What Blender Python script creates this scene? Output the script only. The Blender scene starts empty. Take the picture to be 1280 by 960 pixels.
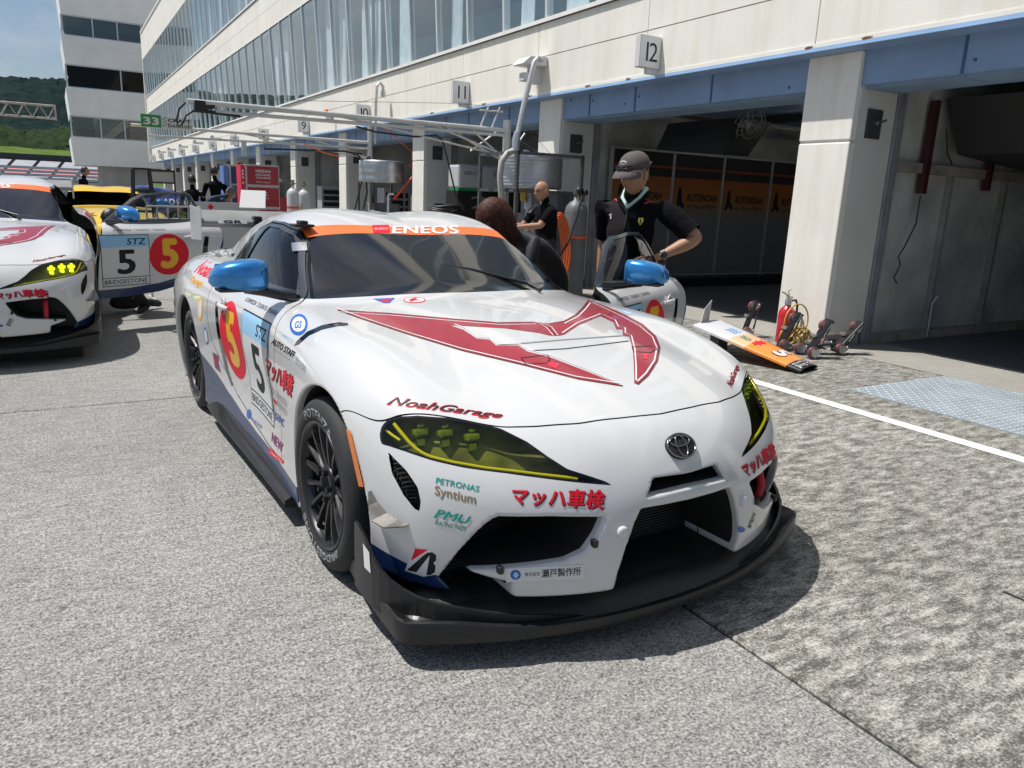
import bpy, bmesh, math, random
import numpy as np
from mathutils import Vector, Matrix
from mathutils.bvhtree import BVHTree
rnd = random.Random(7)
S = bpy.context.scene
COL = S.collection
R = math.radians

# ------------------------------------------------------------------ camera
CAM_H = 1.4
FPX, CX, CY = 945.0, 640.0, 480.0           # focal length and centre, in pixels of a 1280 x 960 picture
_A = np.array([[0.8635327, -0.08618176, 0.4968742], [-0.50262378, -0.22718271, 0.83412071], [0.04099523, -0.9700313, -0.2394967]])
cam = bpy.data.cameras.new('camera')
cam.sensor_width = 36; cam.lens = 36 * FPX / 1280; cam.clip_start = 0.05; cam.clip_end = 6000
camo = bpy.data.objects.new('camera', cam); COL.objects.link(camo)
M4 = Matrix(((_A[0][0], -_A[0][1], -_A[0][2], 0), (_A[1][0], -_A[1][1], -_A[1][2], 0), (_A[2][0], -_A[2][1], -_A[2][2], CAM_H), (0, 0, 0, 1)))
camo.matrix_world = M4
S.camera = camo

# ------------------------------------------------------------------ sky and sun
SUN_EL, SUN_AZ = R(65.8), math.atan2(.595, -.804)     # direction towards the sun
sd = Vector((math.cos(SUN_AZ) * math.cos(SUN_EL), math.sin(SUN_AZ) * math.cos(SUN_EL), math.sin(SUN_EL)))
W = bpy.data.worlds.new('World'); S.world = W; W.use_nodes = True
nt = W.node_tree; nt.nodes.clear()
wo = nt.nodes.new('ShaderNodeOutputWorld'); bg = nt.nodes.new('ShaderNodeBackground')
sky = nt.nodes.new('ShaderNodeTexSky'); sky.sky_type = 'NISHITA'; sky.sun_disc = False
sky.sun_elevation = SUN_EL; sky.sun_rotation = math.pi / 2 - SUN_AZ
sky.altitude = 300; sky.air_density = 1.0; sky.dust_density = 1.8; sky.ozone_density = 2.0
bg.inputs[1].default_value = 0.084
# thin summer cloud, mixed in by direction only
tc = nt.nodes.new('ShaderNodeTexCoord'); mp = nt.nodes.new('ShaderNodeMapping'); mp.inputs['Scale'].default_value = (2.2, 2.2, 5.0)
mp.inputs['Location'].default_value = (0.62, 0.1, 0.45)
nz = nt.nodes.new('ShaderNodeTexNoise'); nz.inputs['Scale'].default_value = 1.5; nz.inputs['Detail'].default_value = 7; nz.inputs['Roughness'].default_value = .55
rp = nt.nodes.new('ShaderNodeValToRGB'); rp.color_ramp.elements[0].position = .49; rp.color_ramp.elements[1].position = .68
rp.color_ramp.elements[0].color = (0, 0, 0, 1); rp.color_ramp.elements[1].color = (.75, .75, .75, 1)
mx = nt.nodes.new('ShaderNodeMixRGB'); mx.inputs[2].default_value = (7.0, 7.2, 7.5, 1)
L = nt.links.new
L(tc.outputs['Generated'], mp.inputs[0]); L(mp.outputs[0], nz.inputs['Vector']); L(nz.outputs['Fac'], rp.inputs[0])
L(rp.outputs[0], mx.inputs[0]); L(sky.outputs[0], mx.inputs[1]); L(mx.outputs[0], bg.inputs[0]); L(bg.outputs[0], wo.inputs[0])
sl = bpy.data.lights.new('sun', 'SUN'); sl.energy = 5.0; sl.angle = R(.53); sl.color = (1, .97, .925)
so = bpy.data.objects.new('sun', sl); COL.objects.link(so)
so.rotation_euler = sd.to_track_quat('Z', 'Y').to_euler(); so.location = (0, 0, 60)
S.view_settings.view_transform = 'Standard'; S.view_settings.look = 'None'
S.view_settings.exposure = 0.18; S.view_settings.gamma = 1
S.cycles.max_bounces = 8; S.cycles.transparent_max_bounces = 12
S.cycles.sample_clamp_indirect = 6

# ------------------------------------------------------------------ materials
def lin(c):
    if isinstance(c, str):
        c = [int(c[i:i+2], 16) / 255 for i in (0, 2, 4)]
        return tuple(((x + .055) / 1.055) ** 2.4 if x > .04045 else x / 12.92 for x in c)
    return c
_M = {}
def mat(name, col, rough=.5, metal=0, var=0, scale=8, bump=0, bscale=60, coat=0, spec=.5, emit=0, alpha=1, detail=5):
    if name in _M: return _M[name]
    m = bpy.data.materials.new(name); m.use_nodes = True; t = m.node_tree; b = t.nodes['Principled BSDF']
    c = lin(col); b.inputs['Base Color'].default_value = (*c, 1); b.inputs['Roughness'].default_value = rough
    b.inputs['Metallic'].default_value = metal; b.inputs['Specular IOR Level'].default_value = spec
    b.inputs['Coat Weight'].default_value = coat; b.inputs['Coat Roughness'].default_value = .03
    if emit: b.inputs['Emission Color'].default_value = (*c, 1); b.inputs['Emission Strength'].default_value = emit
    if var or bump:
        tcn = t.nodes.new('ShaderNodeTexCoord')
    if var:
        n = t.nodes.new('ShaderNodeTexNoise'); n.inputs['Scale'].default_value = scale; n.inputs['Detail'].default_value = detail
        t.links.new(tcn.outputs['Object'], n.inputs['Vector'])
        r = t.nodes.new('ShaderNodeValToRGB'); r.color_ramp.elements[0].position = .3; r.color_ramp.elements[1].position = .7
        r.color_ramp.elements[0].color = (*[x * (1 - var) for x in c], 1); r.color_ramp.elements[1].color = (*[min(1, x * (1 + var)) for x in c], 1)
        t.links.new(n.outputs['Fac'], r.inputs[0]); t.links.new(r.outputs[0], b.inputs['Base Color'])
        r2 = t.nodes.new('ShaderNodeMapRange'); r2.inputs['To Min'].default_value = max(0, rough - .08); r2.inputs['To Max'].default_value = min(1, rough + .08)
        t.links.new(n.outputs['Fac'], r2.inputs['Value']); t.links.new(r2.outputs[0], b.inputs['Roughness'])
    if bump:
        n2 = t.nodes.new('ShaderNodeTexNoise'); n2.inputs['Scale'].default_value = bscale; n2.inputs['Detail'].default_value = 4
        t.links.new(tcn.outputs['Object'], n2.inputs['Vector'])
        bp = t.nodes.new('ShaderNodeBump'); bp.inputs['Strength'].default_value = bump; bp.inputs['Distance'].default_value = .01
        t.links.new(n2.outputs['Fac'], bp.inputs['Height']); t.links.new(bp.outputs[0], b.inputs['Normal'])
    _M[name] = m; return m
def weathered(m, amt=.16, scale=(5, 5, .22)):
    """rain streaks and grime, stretched down the wall"""
    t = m.node_tree; b = t.nodes['Principled BSDF']; src = b.inputs['Base Color'].links[0].from_socket; c = t.nodes.new('ShaderNodeTexCoord'); q = t.nodes.new('ShaderNodeMapping'); q.inputs['Scale'].default_value = scale
    n = t.nodes.new('ShaderNodeTexNoise'); n.inputs['Scale'].default_value = 1.6; n.inputs['Detail'].default_value = 9; n.inputs['Roughness'].default_value = .62
    r = t.nodes.new('ShaderNodeValToRGB'); e = r.color_ramp.elements; e[0].position = .36; e[1].position = .56; k = 1 - amt; e[0].color = (k, k * .985, k * .95, 1); e[1].color = (1, 1, 1, 1)
    x = t.nodes.new('ShaderNodeMixRGB'); x.blend_type = 'MULTIPLY'; x.inputs[0].default_value = 1
    t.links.new(c.outputs['Object'], q.inputs[0]); t.links.new(q.outputs[0], n.inputs['Vector']); t.links.new(n.outputs['Fac'], r.inputs[0]); t.links.new(src, x.inputs[1]); t.links.new(r.outputs[0], x.inputs[2]); t.links.new(x.outputs[0], b.inputs['Base Color']); return m
def glass_mat(name, tint, ior=1.5, rough=0.0, refl=(1, 1, 1)):
    if name in _M: return _M[name]
    m = bpy.data.materials.new(name); m.use_nodes = True; t = m.node_tree; t.nodes.clear()
    # thin sheet: the same reflectance from either side (Schlick)
    o = t.nodes.new('ShaderNodeOutputMaterial'); mixn = t.nodes.new('ShaderNodeMixShader'); f0 = ((ior - 1) / (ior + 1)) ** 2
    ge = t.nodes.new('ShaderNodeNewGeometry'); dt = t.nodes.new('ShaderNodeVectorMath'); dt.operation = 'DOT_PRODUCT'; t.links.new(ge.outputs['Incoming'], dt.inputs[0]); t.links.new(ge.outputs['Normal'], dt.inputs[1])
    def mth(op, *x):
        n = t.nodes.new('ShaderNodeMath'); n.operation = op
        for i, q in enumerate(x):
            if isinstance(q, (int, float)): n.inputs[i].default_value = q
            else: t.links.new(q, n.inputs[i])
        return n
    f = mth('ADD', mth('MULTIPLY', mth('POWER', mth('SUBTRACT', 1.0, mth('ABSOLUTE', dt.outputs['Value']).outputs[0]).outputs[0], 5.0).outputs[0], 1 - f0).outputs[0], f0)
    tr = t.nodes.new('ShaderNodeBsdfTransparent'); tr.inputs[0].default_value = (*lin(tint), 1)
    g = t.nodes.new('ShaderNodeBsdfGlossy'); g.inputs['Roughness'].default_value = rough; g.inputs[0].default_value = (*refl, 1)
    t.links.new(f.outputs[0], mixn.inputs[0]); t.links.new(tr.outputs[0], mixn.inputs[1]); t.links.new(g.outputs[0], mixn.inputs[2]); t.links.new(mixn.outputs[0], o.inputs[0])
    _M[name] = m; return m

# ------------------------------------------------------------------ building helpers
def tagp(o, label=None, cat=None, group=None, kind=None):
    if label: o['label'] = label
    if cat: o['category'] = cat
    if group: o['group'] = group
    if kind: o['kind'] = kind
    return o
def empty(name, loc=(0, 0, 0), rz=0, label=None, cat=None, group=None):
    o = bpy.data.objects.new(name, None); COL.objects.link(o); o.location = loc; o.rotation_euler = (0, 0, rz); o.empty_display_size = .1
    return tagp(o, label, cat, group)
def link(name, me, m=None, parent=None, smooth=False):
    o = bpy.data.objects.new(name, me); COL.objects.link(o)
    if m is not None:
        for k in (m if isinstance(m, (list, tuple)) else [m]): me.materials.append(k)
    if parent: o.parent = parent
    if smooth:
        me.polygons.foreach_set('use_smooth', [True] * len(me.polygons))
    return o
def kids(o): return [c for c in bpy.data.objects if c.parent == o]
def copy_tree(o, parent=None, childmap=None):
    if childmap is None:
        childmap = {}
        for c in bpy.data.objects:
            if c.parent: childmap.setdefault(c.parent.name, []).append(c)
    c = o.copy(); COL.objects.link(c)
    if parent: c.parent = parent
    for ch in childmap.get(o.name, []): copy_tree(ch, c, childmap)
    return c
class MB:
    """collects simple shapes for ONE mesh"""
    def __init__(s): s.v = []; s.f = []; s.sm = []; s.mi = []
    def add(s, v, f, smooth=False, mi=0):
        n = len(s.v); s.v += [tuple(p) for p in v]; s.f += [tuple(i + n for i in q) for q in f]; s.sm += [smooth] * len(f); s.mi += [mi] * len(f); return s
    def box(s, a, b, M=None, mi=0, bev=0):
        (x0, y0, z0), (x1, y1, z1) = a, b
        if bev:
            bm = bmesh.new(); bmesh.ops.create_cube(bm, size=1)
            for v in bm.verts: v.co = Vector(((x0 + x1) / 2 + v.co.x * (x1 - x0), (y0 + y1) / 2 + v.co.y * (y1 - y0), (z0 + z1) / 2 + v.co.z * (z1 - z0)))
            bmesh.ops.bevel(bm, geom=bm.edges[:], offset=bev, segments=2, affect='EDGES', profile=.5)
            bm.verts.index_update()
            v = [q.co.copy() for q in bm.verts]; f = [[q.index for q in p.verts] for p in bm.faces]; bm.free()
            sm = True
        else:
            v = [Vector(p) for p in ((x0, y0, z0), (x1, y0, z0), (x1, y1, z0), (x0, y1, z0), (x0, y0, z1), (x1, y0, z1), (x1, y1, z1), (x0, y1, z1))]
            f = [(0, 3, 2, 1), (4, 5, 6, 7), (0, 1, 5, 4), (1, 2, 6, 5), (2, 3, 7, 6), (3, 0, 4, 7)]; sm = False
        if M is not None: v = [M @ p for p in v]
        return s.add(v, f, False, mi)
    def tube(s, pts, r, n=10, cap=True, mi=0, closed=False):
        pts = [Vector(p) for p in pts]; N = len(pts); rs = r if isinstance(r, (list, tuple)) else [r] * N
        up = Vector((0, 0, 1)); T0 = (pts[1] - pts[0]).normalized()
        if abs(T0.dot(up)) > .95: up = Vector((1, 0, 0))
        nrm = T0.cross(up).normalized(); vs = []; prevT = T0
        for i, p in enumerate(pts):
            a = pts[(i - 1) % N] if (i or closed) else pts[0]; b = pts[(i + 1) % N] if (i < N - 1 or closed) else pts[-1]
            T = (b - a).normalized() if (b - a).length > 1e-9 else prevT
            q = prevT.rotation_difference(T); nrm = q @ nrm; nrm = (nrm - T * nrm.dot(T)).normalized(); prevT = T; bn = T.cross(nrm)
            for k in range(n):
                an = 2 * math.pi * k / n; vs.append(p + (nrm * math.cos(an) + bn * math.sin(an)) * rs[i])
        fs = [(i * n + k, i * n + (k + 1) % n, (i + 1) * n + (k + 1) % n, (i + 1) * n + k) for i in range(N - 1) for k in range(n)]
        if closed: fs += [((N - 1) * n + k, (N - 1) * n + (k + 1) % n, (k + 1) % n, k) for k in range(n)]
        s.add(vs, fs, True, mi)
        if cap and not closed:
            s.add(vs[:n], [tuple(range(n))[::-1]], False, mi); s.add(vs[-n:], [tuple(range(n))], False, mi)
        return s
    def lathe(s, prof, n=24, M=None, mi=0, smooth=True, cap=True):
        """prof: (r, z) pairs; axis +z"""
        vs = []; N = len(prof)
        for r, z in prof:
            for k in range(n):
                a = 2 * math.pi * k / n; vs.append(Vector((r * math.cos(a), r * math.sin(a), z)))
        fs = [(i * n + k, i * n + (k + 1) % n, (i + 1) * n + (k + 1) % n, (i + 1) * n + k) for i in range(N - 1) for k in range(n)]
        if M is not None: vs = [M @ v for v in vs]
        s.add(vs, fs, smooth, mi)
        if cap and prof[0][0] > 1e-5: s.add(vs[:n], [tuple(range(n))[::-1]], False, mi)
        if cap and prof[-1][0] > 1e-5: s.add(vs[-n:], [tuple(range(n))], False, mi)
        return s
    def prism(s, poly, h0, h1, M=None, mi=0):
        """poly in (x, y), extruded from z = h0 to h1; convex or concave outline"""
        n = len(poly); v = [Vector((x, y, h0)) for x, y in poly] + [Vector((x, y, h1)) for x, y in poly]
        f = [tuple(range(n))[::-1], tuple(range(n, 2 * n))] + [(i, (i + 1) % n, n + (i + 1) % n, n + i) for i in range(n)]
        if M is not None: v = [M @ p for p in v]
        return s.add(v, f, False, mi)
    def quad(s, a, b, c, d, mi=0): return s.add([a, b, c, d], [(0, 1, 2, 3)], False, mi)
    def build(s, name, m, parent=None, merge=False):
        me = bpy.data.meshes.new(name); me.from_pydata([tuple(v) for v in s.v], [], s.f)
        me.polygons.foreach_set('use_smooth', s.sm); me.polygons.foreach_set('material_index', s.mi); me.update()
        o = link(name, me, m, parent)
        if merge:
            bm = bmesh.new(); bm.from_mesh(me); bmesh.ops.remove_doubles(bm, verts=bm.verts, dist=1e-5); bm.to_mesh(me); bm.free()
        return o
def frame(o, x, z):
    """matrix with origin o, local x along x, local z along z"""
    x = Vector(x).normalized(); z = Vector(z); z = (z - x * z.dot(x)).normalized(); y = z.cross(x)
    return Matrix(((x.x, y.x, z.x, o[0]), (x.y, y.y, z.y, o[1]), (x.z, y.z, z.z, o[2]), (0, 0, 0, 1)))

# ------------------------------------------------------------------ flat lettering (Blender's own built-in font)
_T = {}
def text_mesh(s, weight=0, shear=0, space=1.0):
    """triangulated letters, 2-D, as (verts, faces), normalised to the box 0..1 x 0..1; plus the aspect width/height.
    weight thickens the strokes by laying shifted copies of each letter over one another"""
    k = (s, weight, shear, space)
    if k in _T: return _T[k]
    cu = bpy.data.curves.new('lettering', 'FONT'); cu.body = s; cu.shear = shear; cu.space_character = space + weight * 1.2; cu.resolution_u = 3; cu.fill_mode = 'FRONT'
    o = bpy.data.objects.new('lettering', cu); COL.objects.link(o)
    dg = bpy.context.evaluated_depsgraph_get(); me = bpy.data.meshes.new_from_object(o.evaluated_get(dg))
    bm = bmesh.new(); bm.from_mesh(me); bmesh.ops.triangulate(bm, faces=bm.faces[:]); bmesh.ops.remove_doubles(bm, verts=bm.verts[:], dist=1e-5)
    bm.verts.index_update()
    v = np.array([q.co[:2] for q in bm.verts]) if bm.verts else np.zeros((1, 2)); f = [[q.index for q in p.verts] for p in bm.faces]; bm.free()
    bpy.data.objects.remove(o); bpy.data.meshes.remove(me); bpy.data.curves.remove(cu)
    if weight:
        n0 = len(v); vs = [v]; fs = list(f)
        for q in range(6):
            a = math.pi * q / 3; vs.append(v + weight * np.array([math.cos(a), .7 * math.sin(a)])); fs += [[i + n0 * (q + 1) for i in t] for t in f]
        v = np.concatenate(vs); f = fs
    a, b = v.min(0), v.max(0); asp = (b[0] - a[0]) / max(1e-6, b[1] - a[1]); v = (v - a) / np.maximum(b - a, 1e-6)
    _T[k] = (v, f, asp); return _T[k]
def flat_text(name, s, M, w, h, m, parent=None, weight=0, shear=0, space=1.0, depth=0):
    """lettering filling the w x h box whose lower-left corner is M's origin, in M's x-y plane"""
    v, f, _ = text_mesh(s, weight, shear, space)
    n0 = len(v) // 7 if weight else len(v)
    return MB().add([M @ Vector((p[0] * w, p[1] * h, -.0004 * (i // n0))) for i, p in enumerate(v)], f).build(name, m, parent)
def pt_z(u, v, z):
    d = _A @ np.array([u - CX, v - CY, FPX]); t = (z - CAM_H) / d[2]; return Vector((d[0] * t, d[1] * t, z))
def pt_y(u, v, y):
    d = _A @ np.array([u - CX, v - CY, FPX]); t = y / d[1]; return Vector((d[0] * t, y, CAM_H + d[2] * t))
def pt_x(u, v, x):
    d = _A @ np.array([u - CX, v - CY, FPX]); t = x / d[0]; return Vector((x, d[1] * t, CAM_H + d[2] * t))
# ------------------------------------------------------------------ ground
def concrete(name, light, dark, mid=.5, wb=.45, wg=.40, wr=.15, soft=.13, grain=170, stain=.25):
    """eroded concrete: pale paste survives where blotch + grain + brush marks are high, dark aggregate shows elsewhere"""
    m = bpy.data.materials.new(name); m.use_nodes = True; t = m.node_tree; b = t.nodes['Principled BSDF']; N = t.nodes.new; K = t.links.new
    c = N('ShaderNodeTexCoord')
    def noise(sc, det, ro=.5, mapping=None):
        n = N('ShaderNodeTexNoise'); n.inputs['Scale'].default_value = sc; n.inputs['Detail'].default_value = det; n.inputs['Roughness'].default_value = ro
        if mapping:
            q = N('ShaderNodeMapping'); q.inputs['Scale'].default_value = mapping; K(c.outputs['Object'], q.inputs[0]); K(q.outputs[0], n.inputs['Vector'])
        else: K(c.outputs['Object'], n.inputs['Vector'])
        return n.outputs['Fac']
    def mth(op, x, y):
        n = N('ShaderNodeMath'); n.operation = op
        for i, q in enumerate((x, y)):
            if isinstance(q, (int, float)): n.inputs[i].default_value = q
            else: K(q, n.inputs[i])
        return n.outputs[0]
    g = noise(grain, 2, .6); g2 = noise(grain * .45, 3, .6)
    bl = noise(7.5, 12, .74, (1, 2.4, 1)); br = noise(9, 6, .6, (1.2, 22, 1)); big = noise(.5, 4, .55)
    s = mth('ADD', mth('MULTIPLY', bl, wb), mth('MULTIPLY', mth('ADD', mth('MULTIPLY', g, .62), mth('MULTIPLY', g2, .38)), wg)); s = mth('ADD', s, mth('MULTIPLY', br, wr))
    r = N('ShaderNodeValToRGB'); e = r.color_ramp.elements; e[0].position = mid - soft / 2; e[1].position = mid + soft / 2; e[0].color = (*dark, 1); e[1].color = (*light, 1)
    x = e.new(mid); x.color = (*[(p * .55 + q * .45) for p, q in zip(dark, light)], 1); K(s, r.inputs[0])
    r2 = N('ShaderNodeValToRGB'); e = r2.color_ramp.elements; e[0].position = .34; e[1].position = .64; e[0].color = (1 - stain, 1 - stain, 1 - stain * 1.05, 1); e[1].color = (1, 1, 1, 1); K(big, r2.inputs[0])
    # scattered oil drips
    dr = noise(6.5, 3, .5); r3 = N('ShaderNodeValToRGB'); e = r3.color_ramp.elements; e[0].position = .245; e[1].position = .275; e[0].color = (.45, .44, .43, 1); e[1].color = (1, 1, 1, 1); K(dr, r3.inputs[0])
    mx1 = N('ShaderNodeMixRGB'); mx1.blend_type = 'MULTIPLY'; mx1.inputs[0].default_value = 1; K(r.outputs[0], mx1.inputs[1]); K(r2.outputs[0], mx1.inputs[2])
    mx2 = N('ShaderNodeMixRGB'); mx2.blend_type = 'MULTIPLY'; mx2.inputs[0].default_value = 1; K(mx1.outputs[0], mx2.inputs[1]); K(r3.outputs[0], mx2.inputs[2])
    K(mx2.outputs[0], b.inputs['Base Color']); b.inputs['Roughness'].default_value = .88; b.inputs['Specular IOR Level'].default_value = .25
    bp = N('ShaderNodeBump'); bp.inputs['Strength'].default_value = .5; bp.inputs['Distance'].default_value = .006; K(s, bp.inputs['Height']); K(bp.outputs[0], b.inputs['Normal'])
    return m
M_slab = concrete('pale aggregate concrete', (.43, .42, .395), (.085, .084, .081), .500, .20, .74, .06, .19, 122, .2)
M_slab2 = concrete('weathered concrete', (.47, .455, .415), (.085, .083, .072), .516, .46, .42, .12, .13, 120, .22)
M_apron = concrete('smooth concrete apron', (.36, .345, .31), (.25, .235, .21), .5, .6, .2, .2, .3, 90, .2)
M_far = mat('track asphalt', (.16, .16, .16), .9, var=.15, scale=.4)
M_joint = mat('dark joint filler', (.02, .02, .02), .8)
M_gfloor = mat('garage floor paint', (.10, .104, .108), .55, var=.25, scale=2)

def structure(o): o['kind'] = 'structure'; return o
structure(MB().quad((-900, -300, -.03), (900, -300, -.03), (900, 1800, -.03), (-900, 1800, -.03)).build('ground', M_far))
structure(MB().quad((-14, -6, -.012), (6.75, -6, -.012), (6.75, 80, -.012), (-14, 80, -.012)).build('joint_bed', M_joint))
pav = structure(empty('pavement'))
xs = [-13.2, -8.2, -3.2, 1.82, 6.75]; ys = [-4.65, .35, 5.35, 10.35, 15.35, 20.35, 25.35, 30.35]
for i in range(4):
    for j in range(len(ys) - 1):
        g = .007
        x0, x1, y0, y1 = xs[i] + g, xs[i + 1] - g, ys[j] + g, ys[j + 1] - g
        b = MB(); c = .006
        lo, hi = -.02, 0.0
        b.add([(x0, y0, lo), (x1, y0, lo), (x1, y1, lo), (x0, y1, lo), (x0 + .0, y0, hi - c), (x1, y0, hi - c), (x1, y1, hi - c), (x0, y1, hi - c), (x0 + c, y0 + c, hi), (x1 - c, y0 + c, hi), (x1 - c, y1 - c, hi), (x0 + c, y1 - c, hi)],
              [(0, 1, 5, 4), (1, 2, 6, 5), (2, 3, 7, 6), (3, 0, 4, 7), (4, 5, 9, 8), (5, 6, 10, 9), (6, 7, 11, 10), (7, 4, 8, 11), (8, 9, 10, 11)])
        b.build('concrete_slab', M_slab2 if i == 3 else M_slab, pav)
structure(MB().quad((-13.2, 30.36, -.002), (6.75, 30.36, -.002), (6.75, 78, -.002), (-13.2, 78, -.002)).build('pit_road', M_slab))
structure(MB().quad((6.756, -6, .0), (7.75, -6, .0), (7.75, 70, .0), (6.756, 70, .0)).build('apron', M_apron))
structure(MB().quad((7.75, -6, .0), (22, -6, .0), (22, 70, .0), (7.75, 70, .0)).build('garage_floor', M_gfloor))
M_line = mat('worn white road paint', (.72, .72, .70), .7, var=.18, scale=14, bump=.3, bscale=150)
structure(MB().quad((4.79, -6, .004), (4.91, -6, .004), (4.91, 60, .004), (4.79, 60, .004)).build('white_line', M_line))
structure(MB().quad((3.014, -1, .004), (3.024, -1, .004), (3.024, 1.30, .004), (3.014, 1.30, .004)).build('pavement_crack', M_joint))

# steel chequer plate cover
M_plate = mat('galvanised chequer plate', (.36, .41, .45), .45, metal=.35, var=.18, scale=3)
pl = MB(); pl.box((5.395, 1.2, -.01), (6.735, 3.73, .006))
plate = empty('steel_cover_plate', (0, 0, 0), 0, 'pale blue steel chequer plate set flush in the ground before the right-hand garage', 'cover plate')
pl.build('plate', M_plate, plate)
st = MB()
for i in range(26):
    for j in range(50):
        x, y = 5.43 + i * .05, 1.25 + j * .05; a = R(45 if (i + j) % 2 else -45); c, s = math.cos(a), math.sin(a)
        p = [(-.021, 0), (0, -.007), (.021, 0), (0, .007)]
        base = [(x + q[0] * c - q[1] * s, y + q[0] * s + q[1] * c, .006) for q in p]
        st.add(base + [(x, y, .0105)], [(0, 1, 4), (1, 2, 4), (2, 3, 4), (3, 0, 4)])
o = st.build('raised_tread', mat('pale raised tread', (.55, .59, .62), .35, metal=.4), plate); o['kind'] = 'stuff'  # tread paler than the plate so the pattern stands out

# ------------------------------------------------------------------ hills, stand, far side
def hill_h(az):   # ridge elevation (tangent) by compass direction
    return .094 + .022 * math.sin(az * 3.1 + .8) + .014 * math.sin(az * 7.3 + 2.0) + .006 * math.sin(az * 17 + 1)
def ground_mat(name, c0, c1, scale):
    m = mat(name, c0, 1.0, spec=.02); t = m.node_tree; b = t.nodes['Principled BSDF']; c = t.nodes.new('ShaderNodeTexCoord')
    n = t.nodes.new('ShaderNodeTexNoise'); n.inputs['Scale'].default_value = scale; n.inputs['Detail'].default_value = 8; n.inputs['Roughness'].default_value = .7
    r = t.nodes.new('ShaderNodeValToRGB'); r.color_ramp.elements[0].position = .35; r.color_ramp.elements[1].position = .68
    r.color_ramp.elements[0].color = (*c0, 1); r.color_ramp.elements[1].color = (*c1, 1)
    t.links.new(c.outputs['Object'], n.inputs['Vector']); t.links.new(n.outputs['Fac'], r.inputs[0]); t.links.new(r.outputs[0], b.inputs['Base Color']); return m
M_forest = ground_mat('hill forest', (.006, .014, .015), (.019, .034, .031), .12)
M_grass = ground_mat('mown bank grass', (.055, .095, .022), (.11, .16, .04), .2)
def hill_ring(name, d0, d1, hf, nr, m, a0, a1, na, jit, seed):
    rr = random.Random(seed); v = []; f = []
    for i in range(na + 1):
        az = a0 + (a1 - a0) * i / na
        for j in range(nr + 1):
            u = j / nr; d = d0 + (d1 - d0) * u
            h = hf(az, u)
            v.append((d * math.sin(az) + rr.uniform(-jit, jit), d * math.cos(az) + rr.uniform(-jit, jit), h + (rr.uniform(-.5, 1) * jit if 0 < j else 0)))
    for i in range(na):
        for j in range(nr):
            k = i * (nr + 1) + j; f.append((k, k + nr + 1, k + nr + 2, k + 1))
    return structure(MB().add(v, f, True).build(name, m))
# wooded hills stand west and north of the circuit (azimuth measured from +y, west negative)
hill_ring('wooded_hill', 380, 560, lambda az, u: 10 + (hill_h(az) * 420 - 8) * (math.sin(u * math.pi / 2) ** 1.3) + 1.4, 26, M_forest, -2.6, .25, 620, 1.9, 3)
hill_ring('tree_belt', 300, 345, lambda az, u: 8 + 10.5 * math.sin(u * math.pi * .55) + 1.2 * math.sin(az * 60), 10, ground_mat('tree belt leaves', (.012, .023, .012), (.036, .055, .024), .35), -2.6, .25, 700, 1.3, 5)
hill_ring('grass_bank', 180, 302, lambda az, u: -1 + 11.5 * u, 8, M_grass, -2.6, .25, 160, .25, 8)
hill_ring('foot_of_hill', 345, 390, lambda az, u: 14 - 2 * u, 2, M_grass, -2.6, .25, 120, .3, 9)

# grandstand across the track
M_seatg, M_seatp, M_dark = mat('grey plastic seats', (.30, .31, .34), .6, var=.12, scale=1.2), mat('pink plastic seats', (.62, .20, .22), .6, var=.12, scale=1.2), mat('dark stand wall', (.035, .04, .05), .7)
gs = empty('grandstand', (0, 130, 0), 0, 'long grandstand with grey and pink seat rows across the track', 'grandstand')
MB().box((-70, 6.6, 3.75), (9, 7.2, 4.7)).box((-70, -.2, -.03), (9, 0, 1.3)).build('wall', M_dark, gs)
def tier(y0, z0, y1, z1, n, m):
    MB().add([(-70, y0, z0), (9, y0, z0), (9, y1, z1), (-70, y1, z1), (-70, y0, z0 - .3), (9, y0, z0 - .3), (9, y1, z1 - .3), (-70, y1, z1 - .3)], [(0, 1, 2, 3), (7, 6, 5, 4), (0, 4, 5, 1), (1, 5, 6, 2), (2, 6, 7, 3), (3, 7, 4, 0)]).build('seat_tier', m, gs)
tier(0, 1.1, 1.38, 1.58, 4, M_seatg); tier(1.52, 1.6, 3.5, 2.53, 3, M_seatp); tier(3.62, 2.57, 6.4, 3.8, 5, M_seatg)
M_aisle = mat('dark aisle', (.012, .013, .016), .95, spec=.1)
zy = lambda y: np.interp(y, [0, 1.4, 1.5, 3.5, 3.6, 6.4], [1.1, 1.6, 1.6, 2.55, 2.55, 3.8])
for k in range(18):
    x = 8 - 3.1 * k; v = []; ys_ = [-.05, 1.5, 3.6, 6.4]
    for y in ys_: v += [(x + .34 * y, y, zy(y) + .05), (x + .34 * y + .42, y, zy(y) + .05), (x + .34 * y, y, zy(y) - .1), (x + .34 * y + .42, y, zy(y) - .1)]
    MB().add(v, [q for i in range(3) for q in ((4 * i, 4 * i + 1, 4 * i + 5, 4 * i + 4), (4 * i, 4 * i + 4, 4 * i + 6, 4 * i + 2), (4 * i + 1, 4 * i + 3, 4 * i + 7, 4 * i + 5))]).build('aisle', M_aisle, gs)
MB().box((-70, 1.39, 1.3), (9, 1.51, 1.63)).box((-70, 3.51, 2.2), (9, 3.61, 2.60)).build('walkway', M_aisle, gs)
b = MB()
for k in range(7): b.box((-60, 96, .05 + k * .36), (7, 96.12, .33 + k * .36))
bar = b.build('pit_wall_barrier', mat('galvanised barrier', (.42, .45, .48), .5, metal=.4, var=.1, scale=1)); tagp(bar, 'long grey barrier along the track in front of the grandstand', 'barrier')
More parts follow.
